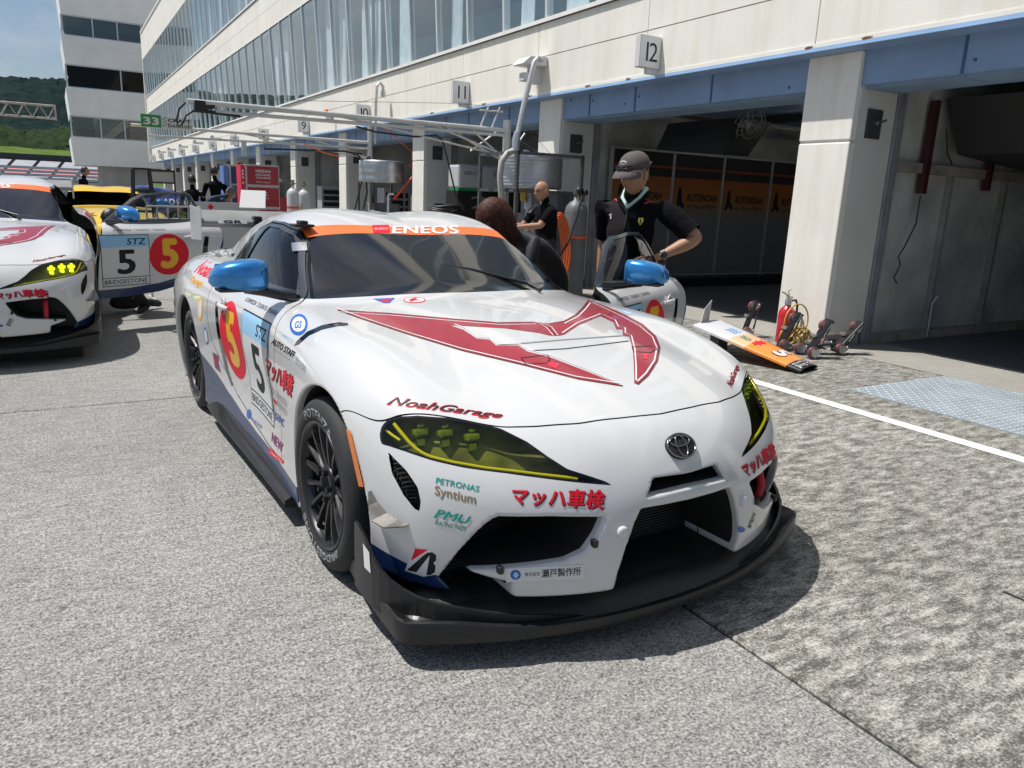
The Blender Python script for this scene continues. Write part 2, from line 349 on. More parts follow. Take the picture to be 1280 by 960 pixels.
# gantry truss over the track
M_alu = mat('weathered aluminium', (.52, .52, .51), .45, metal=.55, var=.12, scale=6)
M_rust = mat('rusty painted truss', (.42, .37, .33), .6, metal=.2, var=.4, scale=3)
gt = empty('gantry_truss', (0, 60, 0), 0, 'long lattice gantry beam reaching over the track at the far left', 'gantry')
for dy in (0, .8):
    for z in (5.16, 5.95): MB().tube([(-22, dy, z - .03), (.3, dy, z)], .05, 6).build('chord', M_rust, gs if 0 else gt)
b = MB(); n = 26
for k in range(n):
    xa, xb = .3 - 22.3 * k / n, .3 - 22.3 * (k + 1) / n; xm = (xa + xb) / 2
    for dy in (0, .8): b.tube([(xa, dy, 5.95), (xm, dy, 5.15)], .028, 5).tube([(xm, dy, 5.15), (xb, dy, 5.95)], .028, 5)
    b.tube([(xa, 0, 5.95), (xa, .8, 5.95)], .025, 5)
b.build('lacing', M_rust, gt)
MB().box((.26, -.05, 5.1), (.36, .85, 6.02)).build('end_frame', M_rust, gt)
MB().box((-22.4, .1, -.03), (-21.9, .7, 6)).build('post', M_rust, gt)

# ------------------------------------------------------------------ control tower
M_tower = mat('pale grey tower cladding', (.80, .80, .78), .7, var=.05, scale=.8, bump=.15, bscale=30)
M_win = glass_mat('dark window glass', (.45, .52, .52), 1.9)
M_wind = glass_mat('open dark window', (.04, .04, .05), 1.3)
M_room = mat('dim room', (.22, .23, .22), .9); M_roomd = mat('dark room', (.012, .012, .014), .9)
M_frame = mat('aluminium window frame', (.50, .55, .56), .45, metal=.3)
tw = empty('control_tower', (1.3, 75, 0), 0, 'tall pale grey control tower with overhanging floors beyond the pit building', 'tower')
bands = [(2.56, 4.76), (6.49, 8.64), (10.45, 12.6), (14.18, 17.2)]
for k, (z0, z1) in enumerate(bands):
    b = MB(); o_ = .0; i_ = .22       # faces lean out towards the top, as built
    b.add([(o_ + .12, .2, z0), (9.2, .2, z0), (9.2, 9, z0), (o_ + .12, 9, z0), (o_, 0, z1 - .25), (9.2, 0, z1 - .25), (9.2, 9, z1 - .25), (o_, 9, z1 - .25), (o_, 0, z1), (9.2, 0, z1), (9.2, 9, z1), (o_, 9, z1)],
          [(0, 3, 2, 1), (8, 9, 10, 11), (0, 1, 5, 4), (1, 2, 6, 5), (2, 3, 7, 6), (3, 0, 4, 7), (4, 5, 9, 8), (5, 6, 10, 9), (6, 7, 11, 10), (7, 4, 8, 11)])
    b.build('wall', M_tower, tw)
for k, (z0, z1, dark) in enumerate([(4.76, 6.49, 0), (8.64, 10.45, 1), (12.6, 14.18, 0)]):
    mg = M_wind if dark else M_win; x0 = .18
    MB().box((x0 + .25, 1.6, z0), (9, 8.8, z1)).build('room', M_roomd if dark else M_room, tw)
    MB().box((x0, .30, z0), (9.2, .38, z0 + .1)).box((x0, .30, z1 - .1), (9.2, .38, z1)).box((x0 - .12, .3, z0), (x0, .5, z1)).build('window_frame', M_frame, tw)
    cuts = [x0, 2.3, 4.1, 5.9, 7.7, 9.2] if not dark else [x0, 4.1, 7.7, 9.2]
    for a, c in zip(cuts, cuts[1:]):
        p = MB().box((a + .05, .33, z0 + .1), (c - .05, .35, z1 - .1)).build('window_pane', mg, tw)
        MB().box((c - .05, .29, z0 + .1), (c + .05, .39, z1 - .1)).build('mullion', M_frame, tw)
        if not dark: MB().box((a + .15, 1.0, z0 + .75), (c - .15, 1.05, z1)).build('blind', mat('pale blind', (.5, .52, .5), .8), tw)
    for a, c in ((.5, 3), (3, 6), (6, 8.8)): MB().box((x0 - .06, a, z0 + .1), (x0 - .04, c - .08, z1 - .1)).build('window_pane', mg, tw)
MB().box((2.1, 1.2, -.03), (5.9, 8, 2.55)).build('base_column', mat('grey concrete column', (.40, .40, .38), .8, var=.1, scale=2), tw)  # mid-grey concrete, darker than the cladding above

# ------------------------------------------------------------------ pit building
M_wall = mat('textured cream facade', (.80, .775, .70), .85, var=.045, scale=1.3, bump=.25, bscale=90)
M_pil = mat('rough cream pillar', (.80, .775, .71), .85, var=.05, scale=2, bump=.28, bscale=95)
weathered(M_wall, .06, (4, 4, .3)); weathered(M_pil, .07, (5, 5, .4))
M_pilside = mat('smooth shaded pillar side', (.62, .61, .56), .75, var=.05, scale=2)  # side darker than the front; its shade is put into the colour
M_blue = mat('blue painted beam', (.21, .31, .48), .55, var=.10, scale=2.3)
M_bluerim = mat('pale blue rim', (.33, .52, .80), .5, var=.08, scale=3)
M_rim = mat('white rim', (.80, .78, .73), .6, var=.05, scale=3)
M_rustspot = mat('rust', (.17, .07, .03), .9, var=.5, scale=30)
M_stone = mat('grey plinth stone', (.33, .31, .28), .85, var=.2, scale=9)
M_steel = mat('grey door channel', (.36, .38, .40), .45, metal=.5, var=.15, scale=4)
M_sw = mat('dark switch box', (.05, .055, .06), .5)
M_gl = glass_mat('facade glazing', (.86, .94, .96), 2.6, 0.0, (.95, .98, 1))
pb = empty('pit_building', (0, 0, 0), 0, 'long cream pit building with blue beams over open garages and two bands of slanting glazing', 'building')
XF = 6.59; XP = 6.806; Y0 = 5.104; P = 5.2; PW = .615; YE = 67.4; NB = 12
pil_y = [Y0 + P * k for k in range(-2, NB)]
for y in pil_y:
    MB().box((XP, y, .12), (XP + .65, y + PW, 2.07), bev=.012).build('pillar', M_pil, pb)
    MB().box((XP, y, 2.09), (XP + .65, y + PW, 2.915), bev=.012).build('pillar', M_pil, pb)
    MB().box((XP + .012, y + .012, 2.06), (XP + .64, y + PW - .012, 2.10)).build('pillar_joint', mat('pale joint sealant', (.6, .58, .53), .8), pb)
    MB().box((XP + .012, y + .02, 0), (XP + .64, y + PW - .02, .125)).build('plinth', M_stone, pb)
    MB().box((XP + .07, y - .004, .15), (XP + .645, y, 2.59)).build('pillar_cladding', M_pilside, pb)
    sw = MB().box((XP + .2, y - .022, 2.12), (XP + .43, y - .003, 2.40), bev=.004).build('switch_box', M_sw, pb)
    MB().lathe([(.03, 0), (.03, .03), (.018, .05)], 10, frame((XP + .33, y - .022, 2.27), (1, 0, 0), (0, -1, 0))).tube([(XP + .33, y - .06, 2.27), (XP + .40, y - .09, 2.30)], .012, 6).build('switch_handle', mat('switch handle', (.12, .12, .125), .35, metal=.6), sw)
    # sliding-door guide channels on both sides
    MB().box((XP + .66, y - .03, 0), (XP + .70, y + .02, 2.6)).box((XP + .74, y - .03, 0), (XP + .78, y + .02, 2.6)).box((XP + .70, y - .01, 0), (XP + .74, y + .02, 2.6)).build('door_channel', M_steel, pb)
    # party wall between the garages
    MB().box((XP + .79, y + .05, 0), (21, y + PW - .25, 3.3)).build('party_wall', mat('stained garage wall', (.46, .46, .43), .85, var=.35, scale=1.6, detail=9), pb)
for k, y in enumerate(pil_y[:-1]):
    ya, yb = y + PW, y + P
    segs = [ya, ya + 1.42, ya + 2.85, ya + 3.9, yb] if k % 2 == 0 else [ya, ya + 1.05, ya + 2.6, ya + 3.6, yb]
    for a, c in zip(segs, segs[1:]):
        MB().box((XP + .05, a + .004, 2.60), (XP + .12, c - .004, 2.915)).build('blue_beam', M_blue, pb)
        MB().box((XP + .12, a + .004, 2.575), (XP + .62, c - .004, 2.615)).build('beam_soffit', mat('blue grey soffit', (.20, .30, .42), .7, var=.1, scale=3), pb)
    b = MB()
    for c in segs[1:-1]:
        b.box((XP + .042, c - .012, 2.60), (XP + .05, c + .012, 2.913))
    rr = random.Random(k)
    for q in range(5): 
        yy, zz = rr.uniform(ya, yb), rr.uniform(2.64, 2.88); b.box((XP + .040, yy - .012, zz - .012), (XP + .05, yy + .012, zz + .012))
    b.build('beam_seam', mat('dark blue seam', (.05, .10, .22), .6), pb)['kind'] = 'stuff'
ye0 = pil_y[0] - .3
MB().box((XF, ye0, 2.915), (21, YE, 2.975)).build('eaves_soffit', M_blue, pb)
MB().box((XF - .012, ye0, 2.918), (XF - .001, YE, 2.952)).build('eaves_trim', M_bluerim, pb)
MB().box((XF - .010, ye0, 2.954), (XF - .001, YE, 2.992)).build('eaves_rim', M_rim, pb)
b = MB(); rr = random.Random(4)
for y in (4.9, 5.55, 3.4, 2.6, 8.4, 9.3, 10.9, 12.4, 14.6):
    w = rr.uniform(.05, .11); b.add([(XF - .0135, y - w, 2.972), (XF - .0135, y - w * .3, 2.955), (XF - .0135, y + w * .6, 2.95), (XF - .0135, y + w, 2.968), (XF - .0135, y + w * .3, 2.978)], [(0, 1, 2, 3, 4)])
b.build('rust_stain', M_rustspot, pb)
# cream facade panels with recessed joints
MB().box((XF + .03, ye0, 2.975), (21, YE, 4.0)).build('facade_backing', mat('facade joint', (.60, .58, .52), .85), pb)
jy = [ye0] + [5.49 + 2.6 * k for k in range(-4, 24) if ye0 < 5.49 + 2.6 * k < YE] + [YE]
for a, c in zip(jy, jy[1:]):
    for z0, z1 in ((2.992, 3.50), (3.512, 3.985)):
        MB().box((XF, a + .006, z0 + .002), (XF + .05, c - .006, z1)).build('facade_panel', M_wall, pb)
MB().box((XF - .03, ye0, 3.987), (XF + .25, YE, 4.045)).build('window_sill', M_rim, pb)
MB().box((XF - .034, ye0, 3.975), (XF + .02, YE, 3.986)).build('sill_gasket', mat('dark gasket', (.02, .02, .025), .6), pb)  # dark gasket strip under the sill
for a, c in zip(jy, jy[1:]):
    for z0, z1 in ((6.50, 7.06), (7.072, 7.63)):
        MB().box((XF - .12, a + .006, z0), (XF - .06, c - .006, z1)).build('facade_panel', M_wall, pb)
MB().box((XF - .06, ye0, 6.47), (21, YE, 7.66)).build('floor_slab', mat('facade joint', (.60, .58, .52), .85), pb)
MB().box((XF - .135, ye0, 6.455), (XF + .1, YE, 6.498)).box((XF - .15, ye0, 7.632), (XF + .1, YE, 7.69)).build('fascia_trim', M_rim, pb)
MB().box((XF - .14, ye0, 7.615), (XF - .1, YE, 7.631)).box((XF - .137, ye0, 6.44), (XF - .1, YE, 6.454)).build('gasket', mat('dark gasket', (.02, .02, .025), .6), pb)
for a, c in zip(jy, jy[1:]): MB().box((XF - .2, a + .006, 10.36), (XF - .1, c - .006, 12.2)).build('facade_panel', M_wall, pb)
MB().box((XF - .1, ye0, 10.33), (21, YE, 12.25)).box((XF - .25, ye0, 12.2), (XF + .3, YE, 12.32)).build('roof_fascia', M_rim, pb)
M_mul = mat('pale mullion', (.62, .68, .70), .4, metal=.2)
M_curt = mat('pale curtain', (.84, .87, .87), .9, var=.1, scale=5)
cur = MB(); rr = random.Random(11)
for (z0, z1, xa, xb) in ((4.045, 6.45, XF + .02, XF - .11), (7.69, 10.33, XF - .12, XF - .2)):
    yy = 4.0; k = 0
    y = 9.195 - 1.3 * 10
    while y < YE - .2:
        c = min(y + 1.29, YE)
        MB().add([(xa, y + .03, z0), (xa, c - .03, z0), (xb, c - .03, z1), (xb, y + .03, z1)], [(0, 3, 2, 1)]).build('window_pane', M_gl, pb)
        MB().add([(xa - .035, y - .028, z0), (xa + .08, y - .028, z0), (xb + .08, y - .028, z1), (xb - .035, y - .028, z1), (xa - .035, y + .028, z0), (xa + .08, y + .028, z0), (xb + .08, y + .028, z1), (xb - .035, y + .028, z1)],
                 [(0, 1, 2, 3), (4, 7, 6, 5), (0, 3, 7, 4), (0, 4, 5, 1), (1, 5, 6, 2), (2, 6, 7, 3)]).build('mullion', M_mul, pb)
        n = 12; w0 = rr.uniform(.0, .9); w1 = min(1.28, w0 + rr.uniform(.15, .8))
        if rr.random() < .75:
            v = []; f = []
            for q in range(n + 1):
                t = w0 + (w1 - w0) * q / n; x = XF + .17 + .035 * math.sin(q * 2.4 + y)
                v += [(x, y + t, z0), (x, y + t, z1)]
            f = [(2 * q, 2 * q + 2, 2 * q + 3, 2 * q + 1) for q in range(n)]
            cur.add(v, f, True)
        y += 1.3; k += 1
cur.build('curtain', M_curt, pb)
M_rm = mat('room lining', (.62, .68, .70), .9)
for z0, z1 in ((4.03, 6.47), (7.66, 10.33)):
    MB().box((11, ye0, z0), (11.1, YE, z1)).box((XF + .1, ye0, z0 - .02), (11, YE, z0 + .002)).box((XF + .1, YE - .1, z0), (11, YE, z1)).box((XF + .1, ye0, z0), (11, ye0 + .1, z1)).build('room', M_rm, pb)
MB().box((XF - .2, YE - .02, 2.92), (21, YE + .25, 12.3)).build('end_wall', M_wall, pb)
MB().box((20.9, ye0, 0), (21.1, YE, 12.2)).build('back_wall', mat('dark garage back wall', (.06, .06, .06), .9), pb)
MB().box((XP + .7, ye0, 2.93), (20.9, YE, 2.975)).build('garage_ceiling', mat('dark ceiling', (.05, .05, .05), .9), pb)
# ceiling pipes, ducts and lamps inside the two near garages
M_duct = mat('black duct', (.02, .02, .022), .6); M_redpipe = mat('dark red pipe', (.05, .010, .010), .5)
for (y0, nm) in ((.5, 0), (5.72, 1), (10.9, 2), (16.1, 3)):
    for q in range(5): MB().box((8.2 + q * 2.2, y0, 2.78), (8.3 + q * 2.2, y0 + 4.5, 2.9)).build('ceiling_joist', M_duct, pb)
    MB().tube([(7.9, y0 + .5, 2.72), (20, y0 + .5, 2.72)], .03, 8).tube([(7.9, y0 + 3.5, 2.70), (20, y0 + 3.5, 2.70)], .025, 8).build('ceiling_pipe', mat('grimy pipe', (.22, .20, .17), .6), pb)
MB().box((8.03, 5.03, 1.62), (8.10, 5.11, 2.57)).build('red_post', M_redpipe, pb)
MB().box((9.26, 5.02, 1.70), (9.31, 5.10, 2.5)).build('red_post', M_redpipe, pb)
MB().add([(8.5, 3.9, 2.05), (9.9, 3.9, 1.95), (9.9, 5.0, 1.95), (8.5, 5.0, 2.05), (8.2, 3.6, 2.6), (10.6, 3.6, 2.75), (10.6, 5.05, 2.75), (8.2, 5.05, 2.6)], [(0, 3, 2, 1), (4, 5, 6, 7), (0, 1, 5, 4), (1, 2, 6, 5), (2, 3, 7, 6), (3, 0, 4, 7)]).build('air_duct', M_duct, pb)
MB().add([(8.0, 8.0, 2.1), (8.5, 8.0, 2.1), (8.5, 9.4, 2.2), (8.0, 9.4, 2.2), (8.2, 8.0, 2.6), (8.9, 8.0, 2.6), (8.9, 9.4, 2.6), (8.2, 9.4, 2.6)], [(0, 3, 2, 1), (4, 5, 6, 7), (0, 1, 5, 4), (1, 2, 6, 5), (2, 3, 7, 6), (3, 0, 4, 7)]).build('air_duct', M_duct, pb)
MB().box((7.6, 5.075, 1.83), (13, 5.15, 1.93)).build('wall_rail', mat('grimy rail', (.30, .27, .23), .7, var=.3, scale=6), pb)
MB().box((7.6, 5.06, 0), (13, 5.15, .10)).build('skirting', mat('grimy rail', (.30, .27, .23), .7), pb)
for x in (8.62, 9.75, 10.9): MB().box((x, 5.085, .1), (x + .05, 5.15, 1.83)).build('panel_joint', mat('panel strip', (.25, .25, .235), .8, var=.25, scale=4), pb)
MB().tube([(8.62, 5.06, .02), (8.62, 5.06, .42), (8.66, 5.03, .5)], .018, 8).build('floor_bolt', M_steel, pb)
MB().tube([(8.05, 5.06, 1.6), (8.02, 5.04, 1.3), (7.88, 5.04, 1.05), (7.80, 5.04, .95), (7.86, 5.04, .86), (7.78, 5.04, .72), (7.85, 5.04, .66)], .008, 6).tube([(8.3, 5.05, 2.3), (8.38, 5.04, 2.05), (8.5, 5.04, 1.95)], .009, 6).build('wall_cable', mat('black cable', (.01, .01, .01), .5), pb)
M_lamp = mat('lamp tube', (1, .97, .9), .5, emit=6)
for (x, y) in ((9.2, 7.6), (10.4, 8.6), (10.4, 7.2), (11.4, 8.2), (12.5, 8.8), (13.5, 7.0), (11.0, 12.2), (12.2, 17.5), (10.2, 12.9)):
    MB().box((x, y, 2.66), (x + .5, y + .06, 2.69)).build('ceiling_lamp', M_lamp, pb)
# number boxes, standing out from the facade so that they face along the pit lane
M_sgn = mat('sign face', (.78, .79, .80), .5); M_sgnside = mat('sign box side', (.60, .60, .60), .6); M_ink = mat('black lettering', (.012, .012, .014), .5)
for n in range(1, 13):
    yc = 7.84 + (12 - n) * 5.19; zc = 3.20
    wd = ['', 'one', 'two', 'three', 'four', 'five', 'six', 'seven', 'eight', 'nine', 'ten', 'eleven', 'twelve'][n]
    od = ['', 'farthest from the camera', 'second from the far end', 'third from the far end', 'fourth from the far end', 'fifth from the far end', 'sixth from the far end', 'sixth from the near end', 'fifth from the near end', 'fourth from the near end', 'third from the near end', 'second from the near end', 'nearest to the camera'][n]
    o = empty('garage_number_sign', (6.42, yc, zc), 0, f'white box sign showing number {wd} on the facade, {od}', 'sign', 'numbered signs along the pit building')
    MB().box((-.165, -.04, -.185), (.165, .05, .185), bev=.006).build('box', M_sgnside, o)
    MB().quad((-.157, -.0405, -.177), (.157, -.0405, -.177), (.157, -.0405, .177), (-.157, -.0405, .177)).build('face', M_sgn, o)
    for i, ch in enumerate(str(n)):
        v, f, asp = text_mesh(ch, .0); hh = .215; w = hh * asp; x0 = -w / 2 if n < 10 else (-.125 if i == 0 else .0) + (.06 if ch == '1' else 0) - (.02 if i and ch != '1' else 0)
        flat_text('digit', ch, Matrix(((1, 0, 0, x0), (0, 0, -1, -.042), (0, 1, 0, -.11), (0, 0, 0, 1))), w, hh, M_ink, o)
    MB().box((-.02, -.02, -.25), (.168, .03, -.185)).build('bracket', M_sgnside, o)
# ------------------------------------------------------------------ race car body as a signed field in car axes
# x forward (front axle 0, rear axle -2.47), y to the car's left, z up, metres
CAR_POS = Vector((1.662, 2.656, 0)); CAR_YAW = .03677
def hermite_fine(xs, ys, n):
    """smooth curve through (xs, ys[...]) sampled at n even steps; ys may carry trailing axes"""
    xs = np.asarray(xs, float); ys = np.asarray(ys, float); d = np.diff(xs).reshape((-1,) + (1,) * (ys.ndim - 1)); s = np.diff(ys, axis=0) / d
    m = np.empty_like(ys); m[0] = s[0]; m[-1] = s[-1]; w = d; m[1:-1] = (s[:-1] * w[1:] + s[1:] * w[:-1]) / (w[1:] + w[:-1])
    q = np.linspace(xs[0], xs[-1], n); k = np.clip(np.searchsorted(xs, q, side='right') - 1, 0, len(xs) - 2)
    h = (xs[k + 1] - xs[k]).reshape((-1,) + (1,) * (ys.ndim - 1)); t = ((q - xs[k])).reshape(h.shape) / h
    return (ys[k] * (1 + 2 * t) * (1 - t) ** 2 + m[k] * h * t * (1 - t) ** 2 + ys[k + 1] * t * t * (3 - 2 * t) + m[k + 1] * h * t * t * (t - 1))
def blur(a, k, axis):
    if k < 1: return a
    a = np.moveaxis(a, axis, 0); w = np.exp(-.5 * (np.arange(-2 * k, 2 * k + 1) / k) ** 2); w /= w.sum(); n = len(w) // 2
    lo = 2 * a[:1] - a[n:0:-1]; hi = 2 * a[-1:] - a[-2:-n - 2:-1]
    p = np.concatenate([lo, a, hi]); out = sum(w[i] * p[i:i + len(a)] for i in range(len(w)))
    return np.moveaxis(out, 0, axis)
class Tab:
    def __init__(s, xs, ys, Z, nx=520, ny=160, kx=.05, ky=.03):
        o = np.argsort(xs); xs = np.asarray(xs, float)[o]; Z = np.asarray(Z, float)[o]; s.x0, s.x1, s.y0, s.y1 = xs[0], xs[-1], ys[0], ys[-1]
        a = hermite_fine(xs, Z, nx); a = hermite_fine(ys, a.T, ny).T
        s.dx = (s.x1 - s.x0) / (nx - 1); s.dy = (s.y1 - s.y0) / (ny - 1)
        a = blur(a, int(kx / s.dx), 0); a = blur(a, int(ky / s.dy), 1)
        s.a = a; gx, gy = np.gradient(a, s.dx, s.dy); s.n = np.sqrt(1 + gx ** 2 + gy ** 2); s.nx, s.ny = nx, ny
    def __call__(s, x, y):
        u = np.clip((x - s.x0) / s.dx, 0, s.nx - 1.0001); v = np.clip((y - s.y0) / s.dy, 0, s.ny - 1.0001)
        i = u.astype(int); j = v.astype(int); fu = u - i; fv = v - j
        w = [(1 - fu) * (1 - fv), fu * (1 - fv), (1 - fu) * fv, fu * fv]
        g = lambda a: a[i, j] * w[0] + a[i + 1, j] * w[1] + a[i, j + 1] * w[2] + a[i + 1, j + 1] * w[3]
        return g(s.a), g(s.n)
# bonnet, shoulder and tail height z = G(x, y)
GX = [-3.6, -3.3, -2.95, -2.5, -2.0, -1.4, -.75, -.45, -.15, .05, .2, .35, .5, .62, .74, .84, .93, 1.02]
GY = [0, .2, .4, .55, .68, .78, .86, .96]
GZ = [[.93, .93, .92, .90, .86, .82, .78, .70], [.975, .975, .965, .945, .91, .87, .82, .74], [.97, .97, .965, .955, .94, .925, .895, .82], [.95, .95, .95, .95, .955, .955, .93, .86],
      [.94, .94, .94, .945, .95, .945, .91, .84], [.93, .93, .93, .93, .925, .905, .875, .82], [.965, .963, .95, .935, .915, .895, .862, .80], [.955, .953, .94, .922, .905, .887, .852, .79],
      [.930, .930, .915, .897, .893, .880, .845, .775], [.905, .905, .888, .872, .878, .868, .830, .755], [.882, .881, .862, .845, .852, .842, .800, .725], [.856, .853, .832, .808, .812, .798, .752, .675],
      [.822, .818, .795, .765, .758, .735, .685, .60], [.788, .783, .756, .722, .700, .662, .60, .51], [.744, .738, .708, .668, .625, .575, .51, .42], [.694, .687, .652, .602, .548, .49, .42, .33],
      [.630, .622, .585, .53, .47, .41, .34, .25], [.55, .54, .50, .45, .39, .32, .25, .16]]
Gt = Tab(GX, GY, GZ, 520, 140, .05, .035)
# half width |y| = H(x, z)
HX = [-3.6, -3.3, -3.0, -2.75, -2.47, -2.2, -1.9, -1.6, -1.2, -.8, -.4, -.1, .15, .4, .65, 1.02]
HZ = [.08, .22, .36, .5, .62, .74, .86, 1.0]
HY = [[.72, .74, .76, .77, .77, .74, .68, .6], [.83, .85, .87, .88, .88, .86, .80, .7], [.89, .905, .92, .93, .93, .915, .87, .78], [.92, .935, .95, .96, .958, .94, .90, .83], [.93, .945, .96, .972, .968, .95, .905, .84],
      [.925, .938, .952, .96, .955, .94, .90, .835], [.905, .905, .908, .922, .93, .925, .892, .83], [.895, .880, .872, .886, .905, .905, .880, .82], [.888, .866, .853, .862, .885, .888, .868, .81], [.890, .876, .868, .874, .890, .885, .862, .80],
      [.905, .902, .902, .905, .91, .90, .872, .80], [.918, .922, .926, .93, .928, .915, .882, .80], [.918, .925, .930, .933, .930, .912, .87, .78], [.905, .912, .918, .922, .915, .89, .84, .74], [.90, .905, .905, .90, .885, .85, .79, .7], [.90, .9, .9, .89, .87, .83, .77, .68]]
Ht = Tab(HX, HZ, HY, 420, 120, .06, .04)
# nose x = N(y, z)
NY = [0, .15, .3, .45, .6, .72, .82, .89, .96]
NZ = [.08, .2, .35, .48, .57, .66, .78]
NX = [[.925, .965, .985, .975, .955, .925, .88], [.92, .962, .98, .97, .948, .915, .865], [.905, .95, .965, .945, .915, .88, .82], [.865, .905, .92, .90, .868, .82, .75], [.79, .83, .845, .83, .80, .75, .67],
      [.69, .735, .755, .745, .715, .665, .59], [.57, .615, .645, .64, .61, .56, .49], [.45, .49, .52, .52, .50, .46, .40], [.30, .33, .36, .36, .35, .32, .27]]
Nt = Tab(NY, NZ, NX, 200, 140, .03, .03)
# roof and screens z = T(x, y); cabin half width = C(x, z)
TX = [-3.5, -3.2, -2.9, -2.6, -2.3, -2.0, -1.75, -1.5, -1.3, -1.15, -1.0, -.8, -.6, -.45, -.3]
TY = [0, .15, .32, .48, .6, .7, .8]
TZ = [[.85, .85, .85, .83, .80, .76, .7], [.96, .96, .96, .94, .90, .86, .8], [1.05, 1.055, 1.055, 1.03, .99, .95, .9], [1.13, 1.138, 1.142, 1.12, 1.085, 1.04, .99], [1.195, 1.207, 1.215, 1.195, 1.16, 1.115, 1.06], [1.245, 1.26, 1.268, 1.248, 1.212, 1.165, 1.11], [1.27, 1.285, 1.292, 1.272, 1.238, 1.19, 1.13], [1.276, 1.291, 1.298, 1.282, 1.25, 1.205, 1.14],
      [1.25, 1.258, 1.26, 1.246, 1.218, 1.175, 1.11], [1.207, 1.21, 1.207, 1.188, 1.158, 1.115, 1.05], [1.158, 1.158, 1.15, 1.126, 1.092, 1.048, .98], [1.085, 1.083, 1.07, 1.04, 1.0, .95, .88], [1.01, 1.007, .988, .95, .905, .85, .78], [.952, .948, .925, .885, .835, .78, .7], [.89, .885, .86, .81, .76, .70, .62]]
Tt = Tab(TX, TY, TZ, 420, 120, .05, .03)
CXS = [-3.5, -3.1, -2.7, -2.3, -1.9, -1.5, -1.1, -.8, -.5, -.3]
CZ = [.80, .9, 1.0, 1.1, 1.2, 1.3]
CYS = [[.56, .50, .44, .38, .32, .26], [.64, .58, .51, .44, .37, .3], [.71, .66, .59, .52, .45, .37], [.765, .73, .675, .61, .54, .45], [.795, .772, .728, .672, .605, .53], [.81, .79, .752, .70, .635, .565], [.805, .782, .74, .685, .62, .55], [.79, .755, .705, .65, .585, .52], [.74, .69, .63, .57, .5, .43], [.68, .62, .56, .5, .43, .36]]
Ct = Tab(CXS, CZ, CYS, 320, 100, .06, .03)
def smax(a, b, k): h = np.maximum(k - np.abs(a - b), 0) / k; return np.maximum(a, b) + h * h * k * .25
def smin(a, b, k): return -smax(-a, -b, k)
def sstep(a, b, x): t = np.clip((x - a) / (b - a), 0, 1); return t * t * (3 - 2 * t)
def poly_sdf(poly, u, v):
    """signed distance (inside negative) to a closed 2-D outline"""
    P = np.asarray(poly, float); d = np.full(u.shape, 1e9); s = np.ones(u.shape, bool); s[:] = False
    for i in range(len(P)):
        a, b = P[i], P[(i + 1) % len(P)]; e = b - a; w0, w1 = u - a[0], v - a[1]
        t = np.clip((w0 * e[0] + w1 * e[1]) / max(1e-12, e @ e), 0, 1); d = np.minimum(d, (w0 - e[0] * t) ** 2 + (w1 - e[1] * t) ** 2)
        c = ((a[1] > v) != (b[1] > v))
        with np.errstate(divide='ignore', invalid='ignore'): xc = a[0] + (v - a[1]) / (b[1] - a[1] if b[1] != a[1] else 1e-12) * e[0]
        s ^= c & (u < xc)
    d = np.sqrt(d); return np.where(s, -d, d)
def F0(p):
    x, y, z = p[:, 0], np.abs(p[:, 1]), p[:, 2]
    g, gn = Gt(x, y); h, hn = Ht(x, z); f, fn = Nt(y, z)
    d = smax((z - g) / gn, (y - h) / hn, .075); d = smax(d, (x - f) / fn, .085)
    d = smax(d, (-3.42 + .16 * (y / .8) ** 2 - .10 * (z - .6)) - x, .08)
    zb = .125 + .075 * sstep(.36, .5, x); d = smax(d, zb - z, .012)
    # bumper: a proud band under the lamps and a shallow scoop below it
    t, tn = Tt(x, y); c, cn = Ct(x, z)
    gr = smax((z - t) / tn, (y - c) / cn, .07)
    gr = np.maximum(np.maximum(gr, x + .34), -3.3 - x)
    return smin(d, gr, .045)
AXF, AXR = (.05, .325, .39), (-2.46, .325, .395)
CARVE = []      # front openings: (outline in (|y|, z), x depth limit), filled in below
def arch(p):
    x, y, z = p[:, 0], np.abs(p[:, 1]), p[:, 2]
    r = np.minimum(np.hypot(x - AXF[0], z - AXF[1]) - AXF[2], np.hypot(x - AXR[0], z - AXR[1]) - AXR[2])
    return np.maximum(r, .58 - y)
def F(p):
    d = smax(F0(p), -arch(p), .012)
    x, y, z = p[:, 0], np.abs(p[:, 1]), p[:, 2]
    m = x > .3
    if m.any():
        dd = d[m]
        for poly, xc, k in CARVE: dd = smax(dd, -np.maximum(poly_sdf(poly, y[m], z[m]), xc - x[m]), k)
        d[m] = dd
    return d
def grad(f, p, e=2e-3):
    g = np.empty_like(p)
    for i in range(3):
        q = p.copy(); q[:, i] += e; a = f(q); q[:, i] -= 2 * e; g[:, i] = (a - f(q)) / (2 * e)
    return g
